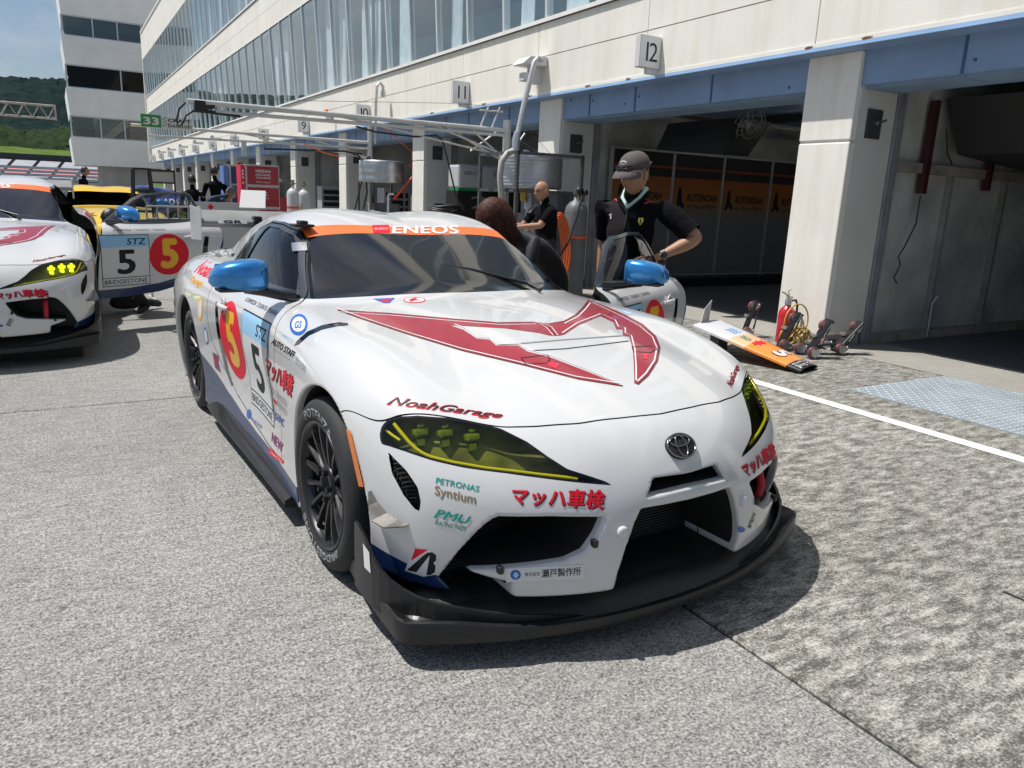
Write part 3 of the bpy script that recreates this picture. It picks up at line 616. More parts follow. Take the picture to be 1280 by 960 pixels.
# rays of the survey photograph in car axes
_c, _s = math.cos(CAR_YAW), math.sin(CAR_YAW)
CAR_R = np.array([[_s, -_c, 0], [_c, _s, 0], [0, 0, 1.]])   # rows: car axes in world
def hit(px, f=None, t0=1.2, t1=8.0, n=500):
    """points of the body surface seen at photograph pixels px -> (N, 3) car axes"""
    f = f or F0; px = np.asarray(px, float).reshape(-1, 2)
    d = np.stack([px[:, 0] - CX, px[:, 1] - CY, np.full(len(px), FPX)], 1); d /= np.linalg.norm(d, axis=1, keepdims=True)
    d = d @ _A.T @ CAR_R.T; o = CAR_R @ (np.array([0, 0, CAM_H]) - np.array(CAR_POS))
    ts = np.linspace(t0, t1, n); lo = np.full(len(px), t1); found = np.zeros(len(px), bool)
    best = np.full(len(px), 1e9); bt = np.full(len(px), t0)
    for t in ts:
        v = f(o + d * t); new = (~found) & (v < 0); lo[new] = t; found |= new
        b = (~found) & (v < best); best[b] = v[b]; bt[b] = t
    a = lo - (ts[1] - ts[0]); b = lo.copy()
    for _ in range(18):
        m = (a + b) / 2; v = f(o + d * m[:, None]) < 0; b = np.where(v, m, b); a = np.where(v, a, m)
    t = np.where(found, b, bt); return o + d * t[:, None]
def surf_normal(p, f=None):
    g = grad(f or F0, p); return g / np.maximum(1e-9, np.linalg.norm(g, axis=1, keepdims=True))
def crop(x0, y0, s, pts): return [(x0 + a / s, y0 + b / s) for a, b in pts]

# front openings, measured on the right half and mirrored
def yz(px): p = hit(px); return [(abs(a[1]), a[2]) for a in p]
SIDE_INTAKE = yz([(624, 647), (690, 647), (757, 647.5), (748, 668), (733, 690), (711, 701), (675, 707), (639, 711), (583, 713.5), (612, 723), (640, 729.5), (640, 745), (556, 742), (551, 722), (561, 709), (576, 690), (595, 669), (610, 655)])
_sl = yz([(810, 621), (818, 598.5), (835, 596.3), (853, 594.9), (853, 611), (835, 616)])
SLOT = [(a if i not in (3, 4) else -.03, b) for i, (a, b) in enumerate(_sl)]
_gr = yz([(803, 637), (854, 628), (774, 716), (784, 686), (795, 655)])
GRILLE = [_gr[0], (-.03, _gr[1][1]), (-.03, .05), (_gr[2][0] + .002, .05), _gr[2], _gr[3], _gr[4]]
CURTAIN = yz(crop(400, 340, 2.783, [(234, 622), (250, 700), (290, 775), (330, 825), (345, 834), (351, 800), (340, 750), (300, 690), (260, 650)]))
CARVE += [(SIDE_INTAKE, .50, .014), (SLOT, .70, .010), (GRILLE, .66, .014)]

# ------------------------------------------------------------------ surface extraction and cutting
def surface_nets(f, lo, hi, h):
    nx, ny, nz = [int(math.ceil((b - a) / h)) + 1 for a, b in zip(lo, hi)]
    X, Y, Z = [lo[i] + h * np.arange(n) for i, n in enumerate((nx, ny, nz))]
    V = np.full((nx, ny, nz), 1.0)
    # coarse pass finds the blocks near the surface, then only those are sampled finely
    q = 5; cx, cy, cz = X[::q], Y[::q], Z[::q]
    P = np.stack(np.meshgrid(cx, cy, cz, indexing='ij'), -1).reshape(-1, 3); Cv = f(P).reshape(len(cx), len(cy), len(cz))
    need = np.abs(Cv) < h * q * 1.35 + .02
    ci = [np.clip(np.round(np.arange(n) / q).astype(int), 0, len(c) - 1) for n, c in ((nx, cx), (ny, cy), (nz, cz))]
    full = need[np.ix_(*ci)]; V = np.where(Cv[np.ix_(*ci)] > 0, 1.0, -1.0)
    fi = np.argwhere(full); V[fi[:, 0], fi[:, 1], fi[:, 2]] = f(np.stack([X[fi[:, 0]], Y[fi[:, 1]], Z[fi[:, 2]]], 1))
    I = V < 0
    cnt = sum(I[a:nx - 1 + a, b:ny - 1 + b, c:nz - 1 + c].astype(np.int8) for a in (0, 1) for b in (0, 1) for c in (0, 1))
    cells = np.argwhere((cnt > 0) & (cnt < 8)); idx = np.full((nx - 1, ny - 1, nz - 1), -1); idx[cells[:, 0], cells[:, 1], cells[:, 2]] = np.arange(len(cells))
    acc = np.zeros((len(cells), 3)); num = np.zeros(len(cells)); cor = [(a, b, c) for a in (0, 1) for b in (0, 1) for c in (0, 1)]
    for a in cor:
        for ax in range(3):
            if a[ax]: continue
            b = list(a); b[ax] = 1
            va = V[cells[:, 0] + a[0], cells[:, 1] + a[1], cells[:, 2] + a[2]]; vb = V[cells[:, 0] + b[0], cells[:, 1] + b[1], cells[:, 2] + b[2]]
            m = (va < 0) != (vb < 0); t = np.where(m, va / np.where(m, va - vb, 1), 0)
            p = np.tile(np.array(a, float), (len(cells), 1)); p[:, ax] += t; acc += np.where(m[:, None], p, 0); num += m
    P = (cells + acc / num[:, None]) * h + np.array(lo)
    quads = []
    for ax in range(3):
        o1, o2 = [(1, 2), (2, 0), (0, 1)][ax]
        A = I[:-1] if ax == 0 else I[:, :-1] if ax == 1 else I[:, :, :-1]; B = I[1:] if ax == 0 else I[:, 1:] if ax == 1 else I[:, :, 1:]
        e = np.argwhere(A != B); e = e[(e[:, o1] > 0) & (e[:, o2] > 0) & (e[:, 0] < nx - 1) & (e[:, 1] < ny - 1) & (e[:, 2] < nz - 1)]
        ins = I[e[:, 0], e[:, 1], e[:, 2]]
        def c(d1, d2):
            q = e.copy(); q[:, o1] -= d1; q[:, o2] -= d2; return idx[q[:, 0], q[:, 1], q[:, 2]]
        Q = np.stack([c(1, 1), c(0, 1), c(0, 0), c(1, 0)], 1); Q[~ins] = Q[~ins][:, ::-1]; quads.append(Q)
    Q = np.concatenate(quads); Q = Q[(Q >= 0).all(1)]
    for _ in range(5):
        v = f(P); g = grad(f, P, 2e-3); n2 = (g ** 2).sum(1); st = -(v / np.maximum(n2, .3))[:, None] * g
        ln = np.linalg.norm(st, axis=1, keepdims=True); P = P + st * np.minimum(1, h * .4 / np.maximum(ln, 1e-9))
    return P, Q
def clip(V, T, f):
    """split a triangle mesh by the field f given at its vertices -> (inside f<0), (outside)"""
    s = f < 0; k = s[T].sum(1); mix = (k > 0) & (k < 3); Tm = T[mix]
    e = np.concatenate([Tm[:, [0, 1]], Tm[:, [1, 2]], Tm[:, [2, 0]]]); es = np.sort(e, 1); cr = s[es[:, 0]] != s[es[:, 1]]
    ue, inv = np.unique(es[cr], axis=0, return_inverse=True); t = (f[ue[:, 0]] / (f[ue[:, 0]] - f[ue[:, 1]]))[:, None]
    NVt = V[ue[:, 0]] * (1 - t) + V[ue[:, 1]] * t; n0 = len(V); V2 = np.concatenate([V, NVt])
    em = np.full(len(es), -1); em[cr] = inv.reshape(-1) + n0; em = em.reshape(3, -1).T        # new vertex on edges 01, 12, 20
    ins, out = [T[k == 3]], [T[k == 0]]
    for r in range(3):      # lone vertex r
        a, b, c = r, (r + 1) % 3, (r + 2) % 3; lone = (s[Tm[:, a]] != s[Tm[:, b]]) & (s[Tm[:, a]] != s[Tm[:, c]])
        M = Tm[lone]; e1 = em[lone][:, a]; e2 = em[lone][:, c]
        one = np.stack([M[:, a], e1, e2], 1); two = np.concatenate([np.stack([e1, M[:, b], M[:, c]], 1), np.stack([e1, M[:, c], e2], 1)])
        li = s[M[:, a]]; l2 = np.concatenate([li, li]); ins += [one[li], two[~l2]]; out += [one[~li], two[l2]]
    def pack(ts):
        t = np.concatenate(ts); u, i = np.unique(t, return_inverse=True); return V2[u], i.reshape(-1, 3)
    return pack(ins), pack(out)
def np_mesh(name, V, T, smooth=True):
    me = bpy.data.meshes.new(name); me.vertices.add(len(V)); me.vertices.foreach_set('co', np.ascontiguousarray(V, np.float32).ravel())
    T = np.asarray(T); n = T.shape[1]; me.loops.add(T.size); me.loops.foreach_set('vertex_index', T.ravel().astype(np.int32)); me.polygons.add(len(T))
    me.polygons.foreach_set('loop_start', np.arange(0, T.size, n, dtype=np.int32)); me.polygons.foreach_set('use_smooth', np.full(len(T), smooth)); me.update(calc_edges=True); return me
def mirror(V, T): W_ = V.copy(); W_[:, 1] *= -1; return W_, T[:, ::-1]
def join(*ms):
    Vs, Ts, n = [], [], 0
    for V, T in ms: Vs.append(V); Ts.append(T + n); n += len(V)
    return np.concatenate(Vs), np.concatenate(Ts)
def weld(V, T, d=1e-5):
    k = np.round(V / d).astype(np.int64); u, i, inv = np.unique(k, axis=0, return_index=True, return_inverse=True); T = inv.reshape(-1)[T]
    ok = (T[:, 0] != T[:, 1]) & (T[:, 1] != T[:, 2]) & (T[:, 2] != T[:, 0]); return V[i], T[ok]
def set_normals(me, V, f):
    n = surf_normal(V, f); me.normals_split_custom_set_from_vertices([tuple(q) for q in n])
# ------------------------------------------------------------------ race car: materials
M_white = mat('white race paint', (.57, .57, .568), .28, coat=1.0, spec=.5)
M_carbon = mat('worn black composite', (.010, .010, .0115), .42, var=.35, scale=9, bump=.1, bscale=90)
M_black = mat('satin black', (.012, .012, .013), .38)
M_matte = mat('matte black', (.008, .008, .008), .8)
M_gloss = mat('gloss black', (.006, .006, .007), .08, coat=.5)
M_pillarblk = mat('dark slate pillar', (.03, .036, .046), .22, coat=.4)
M_orange = mat('orange strip vinyl', (.90, .16, .025), .38, coat=.2)
M_red = mat('red vinyl', (.31, .02, .036), .3, coat=.4, var=.12, scale=4)
M_redb = mat('bright red vinyl', (.66, .012, .03), .5, spec=.25)
M_yel = mat('yellow vinyl', (.82, .42, .02), .35)
M_vw = mat('white vinyl', (.64, .64, .64), .35); M_vk = mat('black vinyl', (.012, .012, .014), .55, spec=.25); M_grey = mat('grey vinyl', (.22, .22, .22), .4)
M_bluev = mat('blue vinyl', (.02, .10, .38), .35); M_teal = mat('teal vinyl', (.0, .30, .24), .4); M_bronze = mat('bronze vinyl', (.22, .16, .09), .4); M_lblue = mat('pale blue vinyl', (.30, .55, .78), .4)
M_navy = mat('blue lower stripe', (.010, .028, .095), .28, coat=.4); M_purple = mat('purple vinyl', (.20, .03, .12), .4)
M_mirror = mat('metallic blue shell', (.03, .24, .60), .25, metal=.55, coat=.8)
M_rubber = mat('tyre rubber', (.018, .018, .019), .75, var=.25, scale=7, bump=.15, bscale=60)
M_rim = mat('dark grey wheel', (.028, .028, .03), .32, metal=.5, var=.2, scale=6)
M_hub = mat('dark hub', (.02, .02, .022), .35, metal=.6); M_disc = mat('brake disc', (.25, .25, .26), .35, metal=.8); M_caliper = mat('red brake caliper', (.35, .05, .02), .4)
M_chrome = mat('brushed metal', (.55, .55, .56), .22, metal=1); M_letter = mat('tyre lettering', (.26, .26, .255), .7)
M_lens = glass_mat('yellow tinted lens', (.86, .87, .42), 1.42, .02)
M_ws = glass_mat('windscreen glass', (.34, .40, .48), 1.5, 0)
M_lexan = glass_mat('polycarbonate window', (.55, .58, .60), 1.5, .0)
M_drl = mat('yellow light guide', (.50, .45, .03), .18, spec=.8); M_mod = mat('yellow lamp and reflection', (.26, .33, .09), .15, metal=.6); M_bowl = mat('olive lamp housing', (.12, .13, .075), .35, var=.5, scale=12)
M_mesh = mat('black mesh', (.015, .015, .016), .5); M_amber = mat('amber reflector', (.62, .16, .02), .25, coat=.5)
M_alum = mat('scuffed aluminium', (.20, .19, .175), .4, metal=.7, var=.3, scale=16)
M_int = mat('dark interior', (.016, .018, .024), .75, var=.3, scale=5); M_cage = mat('grey roll cage', (.16, .165, .18), .5); M_seat = mat('dark seat fabric', (.045, .045, .05), .9)

car = empty('race_car', CAR_POS, 0, 'white race coupe in front, its headlights unlit and a red graphic across the bonnet', 'race car', 'white race coupes numbered 5')
car.rotation_euler = (0, 0, math.atan2(-_c, _s))
PV, PQ = surface_nets(F, (-3.6, -.02, .06), (1.06, 1.03, 1.37), .0095)
PT = np.concatenate([PQ[:, [0, 1, 2]], PQ[:, [0, 2, 3]]])
(_, half) = clip(PV, PT, PV[:, 1].copy()); half[0][np.abs(half[0][:, 1]) < 1e-6, 1] = 0
def cl(m, f): return clip(m[0], m[1], f(m[0]))
def body_parts(p):      # which of cabin / lower body a point belongs to
    x, y, z = p[:, 0], np.abs(p[:, 1]), p[:, 2]
    g, gn = Gt(x, y); h, hn = Ht(x, z); t, tn = Tt(x, y); c, cn = Ct(x, z)
    d = smax((z - g) / gn, (y - h) / hn, .075); gr = np.maximum(smax((z - t) / tn, (y - c) / cn, .07), np.maximum(x + .34, -3.3 - x)); return gr - d
def gap(m, f, w=.0028):
    """cut along f = 0, lifting out a thin strip -> inside, strip, outside"""
    a, rest = cl(m, lambda p: f(p) + w); s, b = cl(rest, lambda p: f(p) - w); return a, s, b
def shrink(m, d):
    n = surf_normal(m[0], F0); return m[0] - n * d, m[1]
full = lambda m: weld(*join(m, mirror(*m)))
def put(name, m, mt, parent=None, smooth=True, normals=True, f=None, off=None):
    V = m[0] if off is None else m[0] - np.array(off)
    me = np_mesh(name, V, m[1], smooth)
    if normals and smooth: set_normals(me, m[0], f or F)
    return link(name, me, mt, parent or car)
strips = []
liner, half = cl(half, lambda p: F0(p) + .030)
slit_f = lambda p: np.maximum(poly_sdf(CURTAIN, np.abs(p[:, 1]), p[:, 2]), .3 - p[:, 0])
slit, half = cl(half, slit_f)
sv = slit[0] - surf_normal(slit[0], F0) * .02; slit = (sv, slit[1])
cab, low = cl(half, body_parts)
# ---- door outline in side view (x, z)
DOOR = [(-.598, .30), (-.62, .55), (-.655, .75), (-.71, .885), (-.82, .965), (-1.10, 1.140), (-1.22, 1.19), (-1.45, 1.215), (-1.68, 1.212), (-1.715, 1.19), (-1.77, .93), (-1.86, .908), (-1.90, .83), (-1.885, .70), (-1.83, .55), (-1.72, .43), (-1.50, .31), (-1.2, .245), (-.9, .22), (-.61, .22)]
door_f = lambda p: np.maximum(poly_sdf(DOOR, p[:, 0], p[:, 2]), .46 - np.abs(p[:, 1]))
doorG, s1, cab = gap(cab, door_f); doorL, s2, low = gap(low, door_f); strips += [s1, s2]
WIN = [(-.865, .945), (-.935, 1.01), (-1.11, 1.120), (-1.235, 1.172), (-1.45, 1.196), (-1.66, 1.194), (-1.692, 1.172), (-1.742, .955)]
win, doorG = cl(doorG, lambda p: poly_sdf(WIN, p[:, 0], p[:, 2]))
# ---- windscreen, header strip, pillars, rear glass
yA = lambda x: .697 + (x + .745) * .2314
xh = lambda y: -1.19 - .065 * (y / .579) ** 2; xb = lambda y: -1.092 - .067 * (y / .598) ** 2
X_, Y_ = (lambda p: p[:, 0]), (lambda p: np.abs(p[:, 1]))
front, cab = cl(cab, lambda p: xh(Y_(p)) - X_(p))
bp = hit([(388, 376), (430, 374.5), (480, 372), (540, 369), (600, 366.5), (650, 364.8), (702, 363.5)]); cf = np.polyfit(np.abs(bp[:, 1]) ** 2, bp[:, 0], 1); xbase = lambda y: cf[1] + cf[0] * y ** 2
cowl0, front = cl(front, lambda p: xbase(np.minimum(Y_(p), .75)) - X_(p))
ws, pillar = cl(front, lambda p: Y_(p) - yA(X_(p))); pillar, cowl = cl(pillar, lambda p: X_(p) + .735)
ws, strip_o = cl(ws, lambda p: xb(Y_(p)) - X_(p))
frit, ws = cl(ws, lambda p: -(yA(X_(p)) - .028 - Y_(p)))
frit2, ws = cl(ws, lambda p: xbase(Y_(p)) - .035 - X_(p))
quarter, cab = cl(cab, lambda p: np.maximum(poly_sdf([(-1.745, 1.175), (-1.83, 1.15), (-1.93, 1.09), (-2.02, .99), (-2.02, .965), (-1.785, .955)], p[:, 0], p[:, 2]), .46 - Y_(p)))
pill2, cab = cl(cab, lambda p: np.maximum(poly_sdf([(-1.2, 1.02), (-1.2, 1.200), (-1.30, 1.216), (-1.45, 1.227), (-1.68, 1.224), (-1.83, 1.185), (-1.95, 1.115), (-2.06, 1.0), (-2.09, .94), (-1.7, .9), (-1.6, 1.2), (-1.2, 1.15)], p[:, 0], p[:, 2]), .46 - Y_(p)))
rearw, cab = cl(cab, lambda p: np.maximum(np.maximum(X_(p) + 2.15, Y_(p) - .52 - .0 * X_(p)), .99 - p[:, 2]))
# ---- lamps
LAMP_PX = crop(400, 340, 2.783, [(216, 600), (209, 585), (208, 562), (213, 541), (222, 526), (238, 512), (275, 502), (340, 499), (450, 507), (550, 524), (630, 545), (720, 590), (790, 640), (860, 685), (930, 707), (990, 727), (1022, 743), (900, 733), (760, 716), (650, 701), (500, 681), (390, 656), (300, 626), (240, 606)])
LAMP = yz(LAMP_PX)
lamp_f = lambda p: np.maximum(poly_sdf(LAMP, Y_(p), p[:, 2]), .2 - X_(p))
lens, low = cl(low, lamp_f); lens, lring = cl(lens, lambda p: lamp_f(p) + .0045)
# ---- bonnet / bumper joint, from the pixels along it
sp = hit([(416, 513), (424.4, 512.8), (452.5, 523.4), (474.8, 532), (626.4, 534), (669.5, 533.3), (723.4, 529.7), (777.3, 522.5), (832, 516.5)]); so_ = np.argsort(np.abs(sp[:, 1]))
sy, sx = np.abs(sp[so_, 1]), sp[so_, 0]; sy = np.concatenate([[0], sy[1:], [1.1]]); sx = np.concatenate([[sx[0]], sx[1:], [sx[-1] - .02]])
fy = np.linspace(0, 1.1, 240); fx = blur(np.interp(fy, sy, sx), 4, 0)
bump_f = lambda p: np.maximum(np.interp(Y_(p), fy, fx) - X_(p), np.where(X_(p) > .1, -1., 1.))
bumper, s3, low = gap(low, bump_f); strips.append(s3)
zl = hit([(453, 678), (480, 689), (510.6, 700), (554, 711)]); 
blue_f = lambda p: np.maximum(p[:, 2] - np.interp(Y_(p), [.55, .75, .86, .95], [.215, .245, .275, .30]), .62 - Y_(p))
bblue, bumper = cl(bumper, blue_f)
sblue_f = lambda p: np.maximum(p[:, 2] - np.interp(X_(p), [-2.1, -1.855, -1.665, -1.4, -1.1, -.3], [.45, .36, .29, .235, .21, .205]), np.maximum(.6 - Y_(p), np.maximum(X_(p) + .3, -2.15 - X_(p))))
sblue, low = cl(low, sblue_f); dblueR, doorR = cl(doorL, sblue_f); dblueL, doorL = cl(doorL, lambda p: p[:, 2] - .085 - np.interp(X_(p), [-1.9, -1.885, -1.83, -1.72, -1.50, -1.2, -.9, -.5], [.83, .68, .53, .42, .31, .245, .22, .22]))
bon_f = lambda p: np.maximum(np.maximum(-.72 - .05 * (Y_(p) / .7) ** 2 - X_(p), Y_(p) - (.90 - .0 * X_(p))), .60 - p[:, 2])
bonnet, s4, low = gap(low, lambda p: np.maximum(-.60 - X_(p), np.maximum(.40 - p[:, 2], -1)), .0)
# ---- link the body panels
put('bonnet', full(bonnet), M_white); put('front_bumper', full(bumper), M_white); put('body_shell', full(low), M_white)
[put('lower_stripe', q, M_navy) for m_ in (bblue, sblue) for q in (m_, mirror(*m_))]; put('roof', full(cab), M_white); put('cowl', full(join(cowl, cowl0)), M_white)
put('inner_liner', full(join(liner, slit)), M_matte, normals=False)
sj = join(*strips); put('panel_gap', full(shrink(sj, .007)), M_matte, normals=False)
put('windscreen', full(ws), M_ws, f=F0); put('windscreen_border', full(join(frit, frit2)), M_gloss, f=F0)
put('header_strip', full(strip_o), M_orange, f=F0); put('a_pillar', full(join(pillar, pill2)), M_pillarblk, f=F0); put('rear_window', full(rearw), M_gloss, f=F0); put('quarter_window', full(quarter), M_gloss, f=F0)
for sgn in (-1, 1):
    mm = (lambda m: m if sgn > 0 else mirror(*m))
    hl = put('headlight', mm(lens), M_lens, f=F0)
    hb = put('lamp_border', mm(lring), M_gloss, hl, f=F0)
    bowl = join(lens, lring); V = bowl[0].copy(); V[:, 0] -= .085; V[:, 2] -= .012; V[:, 1] -= .012
    put('lamp_bowl', mm((V, bowl[1])), M_bowl, hl, normals=False)
    # modules and light guide follow the lens from inside
    b = MB()
    for (u, v) in ((536, 545), (567.5, 546), (602, 551)):
        q = hit([(u, v)])[0]; c = Vector((q[0] - .055, abs(q[1]) * sgn, q[2] - .005))
        fr_ = frame(c, (0, 1, 0), (.95, .25 * sgn, .2)); b.box((-.026, -.013, -.02), (.026, .013, .012), fr_, bev=.008).box((-.016, -.046, -.02), (.016, -.018, .0), fr_, bev=.005).box((-.010, .016, -.01), (.012, .026, .004), fr_, bev=.004)  # lower block of each module imitates the lamp's reflection
    b.build('lamp_with_reflection', M_mod, hl)
    g = hit([(494.7, 531.6), (499, 537), (504, 543), (513, 554), (522.8, 563.4), (531, 569), (541, 573.5), (569.7, 580.5), (609.5, 587.5), (640, 591), (680, 596), (725, 601)])
    MB().tube([(q[0] - .014, abs(q[1]) * sgn, q[2] + .001) for q in g], .0062, 6).build('light_guide', M_drl, hl)
    g = hit([(487, 541), (496, 548), (505, 554)]); MB().tube([(q[0] - .03, abs(q[1]) * sgn, q[2]) for q in g], .005, 6).build('light_guide', M_drl, hl)
    # intake meshes
    def grid_mesh(name, poly, x, n, step):
        b = MB(); ys = [p[0] for p in poly]; zs = [p[1] for p in poly]; s = step
        b.box((x, min(ys) - .02, min(zs) - .02), (x + .004, max(ys) + .02, max(zs) + .02))
        k = 0; zz = min(zs)
        while zz < max(zs):
            b.box((x + .004, min(ys), zz), (x + .010, max(ys), zz + s * .35)); zz += s
        v = [Vector((p.x, p.y * sgn, p.z)) for p in [Vector(q) for q in b.v]]
        m_ = MB(); m_.add(v, b.f if sgn > 0 else [f[::-1] for f in b.f]); o = m_.build(name, M_mesh, car); o['kind'] = 'stuff'; return o
    grid_mesh('intake_mesh', SIDE_INTAKE, .60, 10, .012)
    b = MB()
    zz = np.linspace(.455, .615, 15)
    for z in zz:
        ys = [y for y in np.linspace(.74, .88, 57) if poly_sdf(CURTAIN, np.array([y]), np.array([z]))[0] < -.003]
        if len(ys) > 1:
            for yy in ys[::3]:
                x = Nt(np.array([yy]), np.array([z]))[0][0] - .0
                xx = x - .030
                b.box((xx, (yy - .002) * 1, z - .003), (xx + .01, yy + .002, z + .003)); 
            b.box((Nt(np.array([ys[0]]), np.array([z]))[0][0] - .030, ys[0], z + .002), (Nt(np.array([ys[0]]), np.array([z]))[0][0] - .022, ys[-1], z + .0045))
    m_ = MB(); m_.add([Vector((p[0], p[1] * sgn, p[2])) for p in b.v], b.f); o = m_.build('curtain_mesh', M_mesh, car); o['kind'] = 'stuff'
b = MB(); b.box((.70, -.30, .08), (.704, .30, .56))
for k in range(40): b.box((.704, -.29, .10 + k * .011), (.711, .29, .1035 + k * .011))
o = b.build('radiator_mesh', M_mesh, car); o['kind'] = 'stuff'
# ---- doors
HINGE = Vector((-.565, .885, 0))
def thick(m, d):
    """give a surface a back side and a rim, pushed inwards by d"""
    V, T = m; n = surf_normal(V, F0); B = V - n * d
    e = np.concatenate([T[:, [0, 1]], T[:, [1, 2]], T[:, [2, 0]]]); es = np.sort(e, 1); u, i, c = np.unique(es, axis=0, return_index=True, return_counts=True); be = e[i[c == 1]]
    N_ = len(V); rim = np.concatenate([np.stack([be[:, 1], be[:, 0], be[:, 0] + N_], 1), np.stack([be[:, 1], be[:, 0] + N_, be[:, 1] + N_], 1)])
    return np.concatenate([V, B]), np.concatenate([T[:, ::-1] + N_, rim])
doors = {}
for sgn, ang in ((-1, 0), (1, DOOR_OPEN if 'DOOR_OPEN' in globals() else R(-62))):
    hg = np.array([HINGE.x, HINGE.y * sgn, 0]); mm = (lambda m: m if sgn > 0 else mirror(*m))
    dskin, dblue = (doorL, dblueL) if sgn > 0 else (doorR, dblueR)
    d = put('door', mm(dskin), M_white, off=hg); d.location = hg; d.rotation_euler = (0, 0, ang)
    doors[sgn] = d
    tv, tt = thick(weld(*join(dskin, dblue)), .055); put('inner_panel', mm((tv, tt)), M_matte, d, normals=False, off=hg)
    tv, tt = thick(doorG, .018); put('window_frame', mm((tv, tt)), M_black, d, normals=False, off=hg)
    put('frame_face', mm(doorG), M_pillarblk, d, off=hg, f=F0)
    put('lower_stripe', mm(dblue), M_navy, d, off=hg); put('window_pane', mm(shrink(win, .006)), M_lexan, d, normals=False, off=hg)
    # handle: recessed cup and a lever
    hp = hit([(281, 386)])[0]; hy = abs(hp[1]); c = Vector((hp[0], (hy + .004) * sgn, hp[2])) - Vector(hg)
    b = MB(); b.tube([c + Vector((.085, .0, .012)), c + Vector((.05, .016 * sgn, .014)), c + Vector((-.04, .018 * sgn, .016)), c + Vector((-.085, .004 * sgn, .018))], [.010, .014, .014, .012], 10)
    hd = b.build('door_handle', M_white, d)
    MB().lathe([(.045, -.006), (.05, .0), (.047, .002), (.03, -.004), (0, -.006)], 20, frame(c + Vector((-.03, 0, .01)), (1, 0, 0), (0, sgn, 0))).build('handle_cup', mat('white paint recess', (.55, .55, .545), .3), d)
    # mirror: black foot and arm under a blue shell
    b = MB(); n = 20; sect = []
    for (yy, hx, hz, xo, zo) in ((.852, .002, .01, 0, 0), (.853, .050, .058, 0, .002), (.862, .066, .068, -.002, .004), (.90, .074, .071, -.003, .005), (.96, .076, .069, -.005, .003), (1.02, .070, .061, -.010, -.001), (1.055, .056, .050, -.018, -.006), (1.078, .036, .034, -.028, -.014), (1.090, .003, .006, -.036, -.024)):
        ring = []
        for k in range(n):
            a = 2 * math.pi * k / n; ca, sa = math.cos(a), math.sin(a)
            px_ = math.copysign(abs(ca) ** (.62 if ca > 0 else .25), ca) * hx * (1.15 if ca > 0 else .55); pz = math.copysign(abs(sa) ** .55, sa) * hz
            ring.append(Vector((-.90 + xo + px_, yy * sgn, 1.012 + zo + pz)) - Vector(hg))
        sect.append(ring)
    vs = [p for r in sect for p in r]; fs = [(i * n + k, i * n + (k + 1) % n, (i + 1) * n + (k + 1) % n, (i + 1) * n + k) for i in range(len(sect) - 1) for k in range(n)]
    if sgn < 0: fs = [f[::-1] for f in fs]
    fs = [f[::-1] for f in fs]
    b.add(vs, fs, True); b.build('mirror_shell', M_mirror, d)
    b = MB(); o_ = -Vector(hg)
    b.tube([Vector((-.80, .74 * sgn, .925)) + o_, Vector((-.83, .80 * sgn, .93)) + o_, Vector((-.87, .88 * sgn, .945)) + o_, Vector((-.885, .95 * sgn, .955)) + o_], [.03, .024, .022, .02], 10)
    b.box((-.945, min(.86 * sgn, 1.065 * sgn), .945), (-.845, max(.86 * sgn, 1.065 * sgn), .962), Matrix.Translation(o_), bev=.007).build('mirror_foot', M_gloss, d)
    MB().box((-.944, min(.865 * sgn, 1.06 * sgn), .965), (-.938, max(.865 * sgn, 1.06 * sgn), 1.062), Matrix.Translation(o_)).build('mirror_glass', mat('mirror glass', (.8, .8, .8), .02, metal=1), d)

# ---- splitter: a section swept round the nose
PLAN = [(.22, .885), (.40, .905), (.55, .915), (.66, .918), (.705, .917), (.742, .90), (.765, .86), (.80, .79), (.877, .61), (.935, .40), (.968, .20), (.978, 0)]
pl_ = hermite_fine(np.arange(len(PLAN)), np.array(PLAN), 70); pl_ = np.stack([blur(pl_[:, 0], 1, 0), blur(pl_[:, 1], 1, 0)], 1)
pl_ = np.concatenate([pl_ * [1, -1], pl_[::-1][1:]])
def sweep(plan, sect, cx0=-.3):
    n = len(plan); T_ = np.gradient(plan, axis=0); T_ /= np.linalg.norm(T_, axis=1, keepdims=True); Nn = np.stack([T_[:, 1], -T_[:, 0]], 1)
    Nn *= np.sign(((plan - [cx0, 0]) * Nn).sum(1))[:, None]
    V = []; m = None
    for i in range(n):
        s = sect(i / (n - 1), plan[i]); m = len(s)
        cdir = plan[i] - np.array([.1, 0]); cdir = cdir / np.linalg.norm(cdir)       # inner points run towards the middle, so tight corners do not fold
        V += [((plan[i, 0] + Nn[i, 0] * a, plan[i, 1] + Nn[i, 1] * a, z) if a > -.011 else (plan[i, 0] + cdir[0] * a, plan[i, 1] + cdir[1] * a, z)) for a, z in s]
    Fq = [(i * m + k, (i + 1) * m + k, (i + 1) * m + (k + 1) % m, i * m + (k + 1) % m) for i in range(n - 1) for k in range(m)]
    Fq += [tuple(range(m)), tuple(range((n - 1) * m, n * m))[::-1]]; return V, Fq
def spl_sec(t, p):
    e = sstep(.45, .85, np.array([abs(p[1])]))[0]        # rim turns up towards the corners
    r = .115 + .035 * e
    return [(-.36, .215), (-.17, .200), (-.125, .168), (-.105, .160), (-.085, .152), (-.055, .132), (-.03, r - .008), (-.010, r + .002), (.0, r), (.003, r - .008), (-.002, .078), (-.02, .072), (-.36, .072)]
b = MB(); V, Fq = sweep(pl_, spl_sec); b.add(V, Fq, True); sp_o = b.build('splitter', M_carbon, car)
bm = bmesh.new(); bm.from_mesh(sp_o.data); bmesh.ops.recalc_face_normals(bm, faces=bm.faces[:]); bm.to_mesh(sp_o.data); bm.free(); sp_o.data.set_sharp_from_angle(angle=R(38))
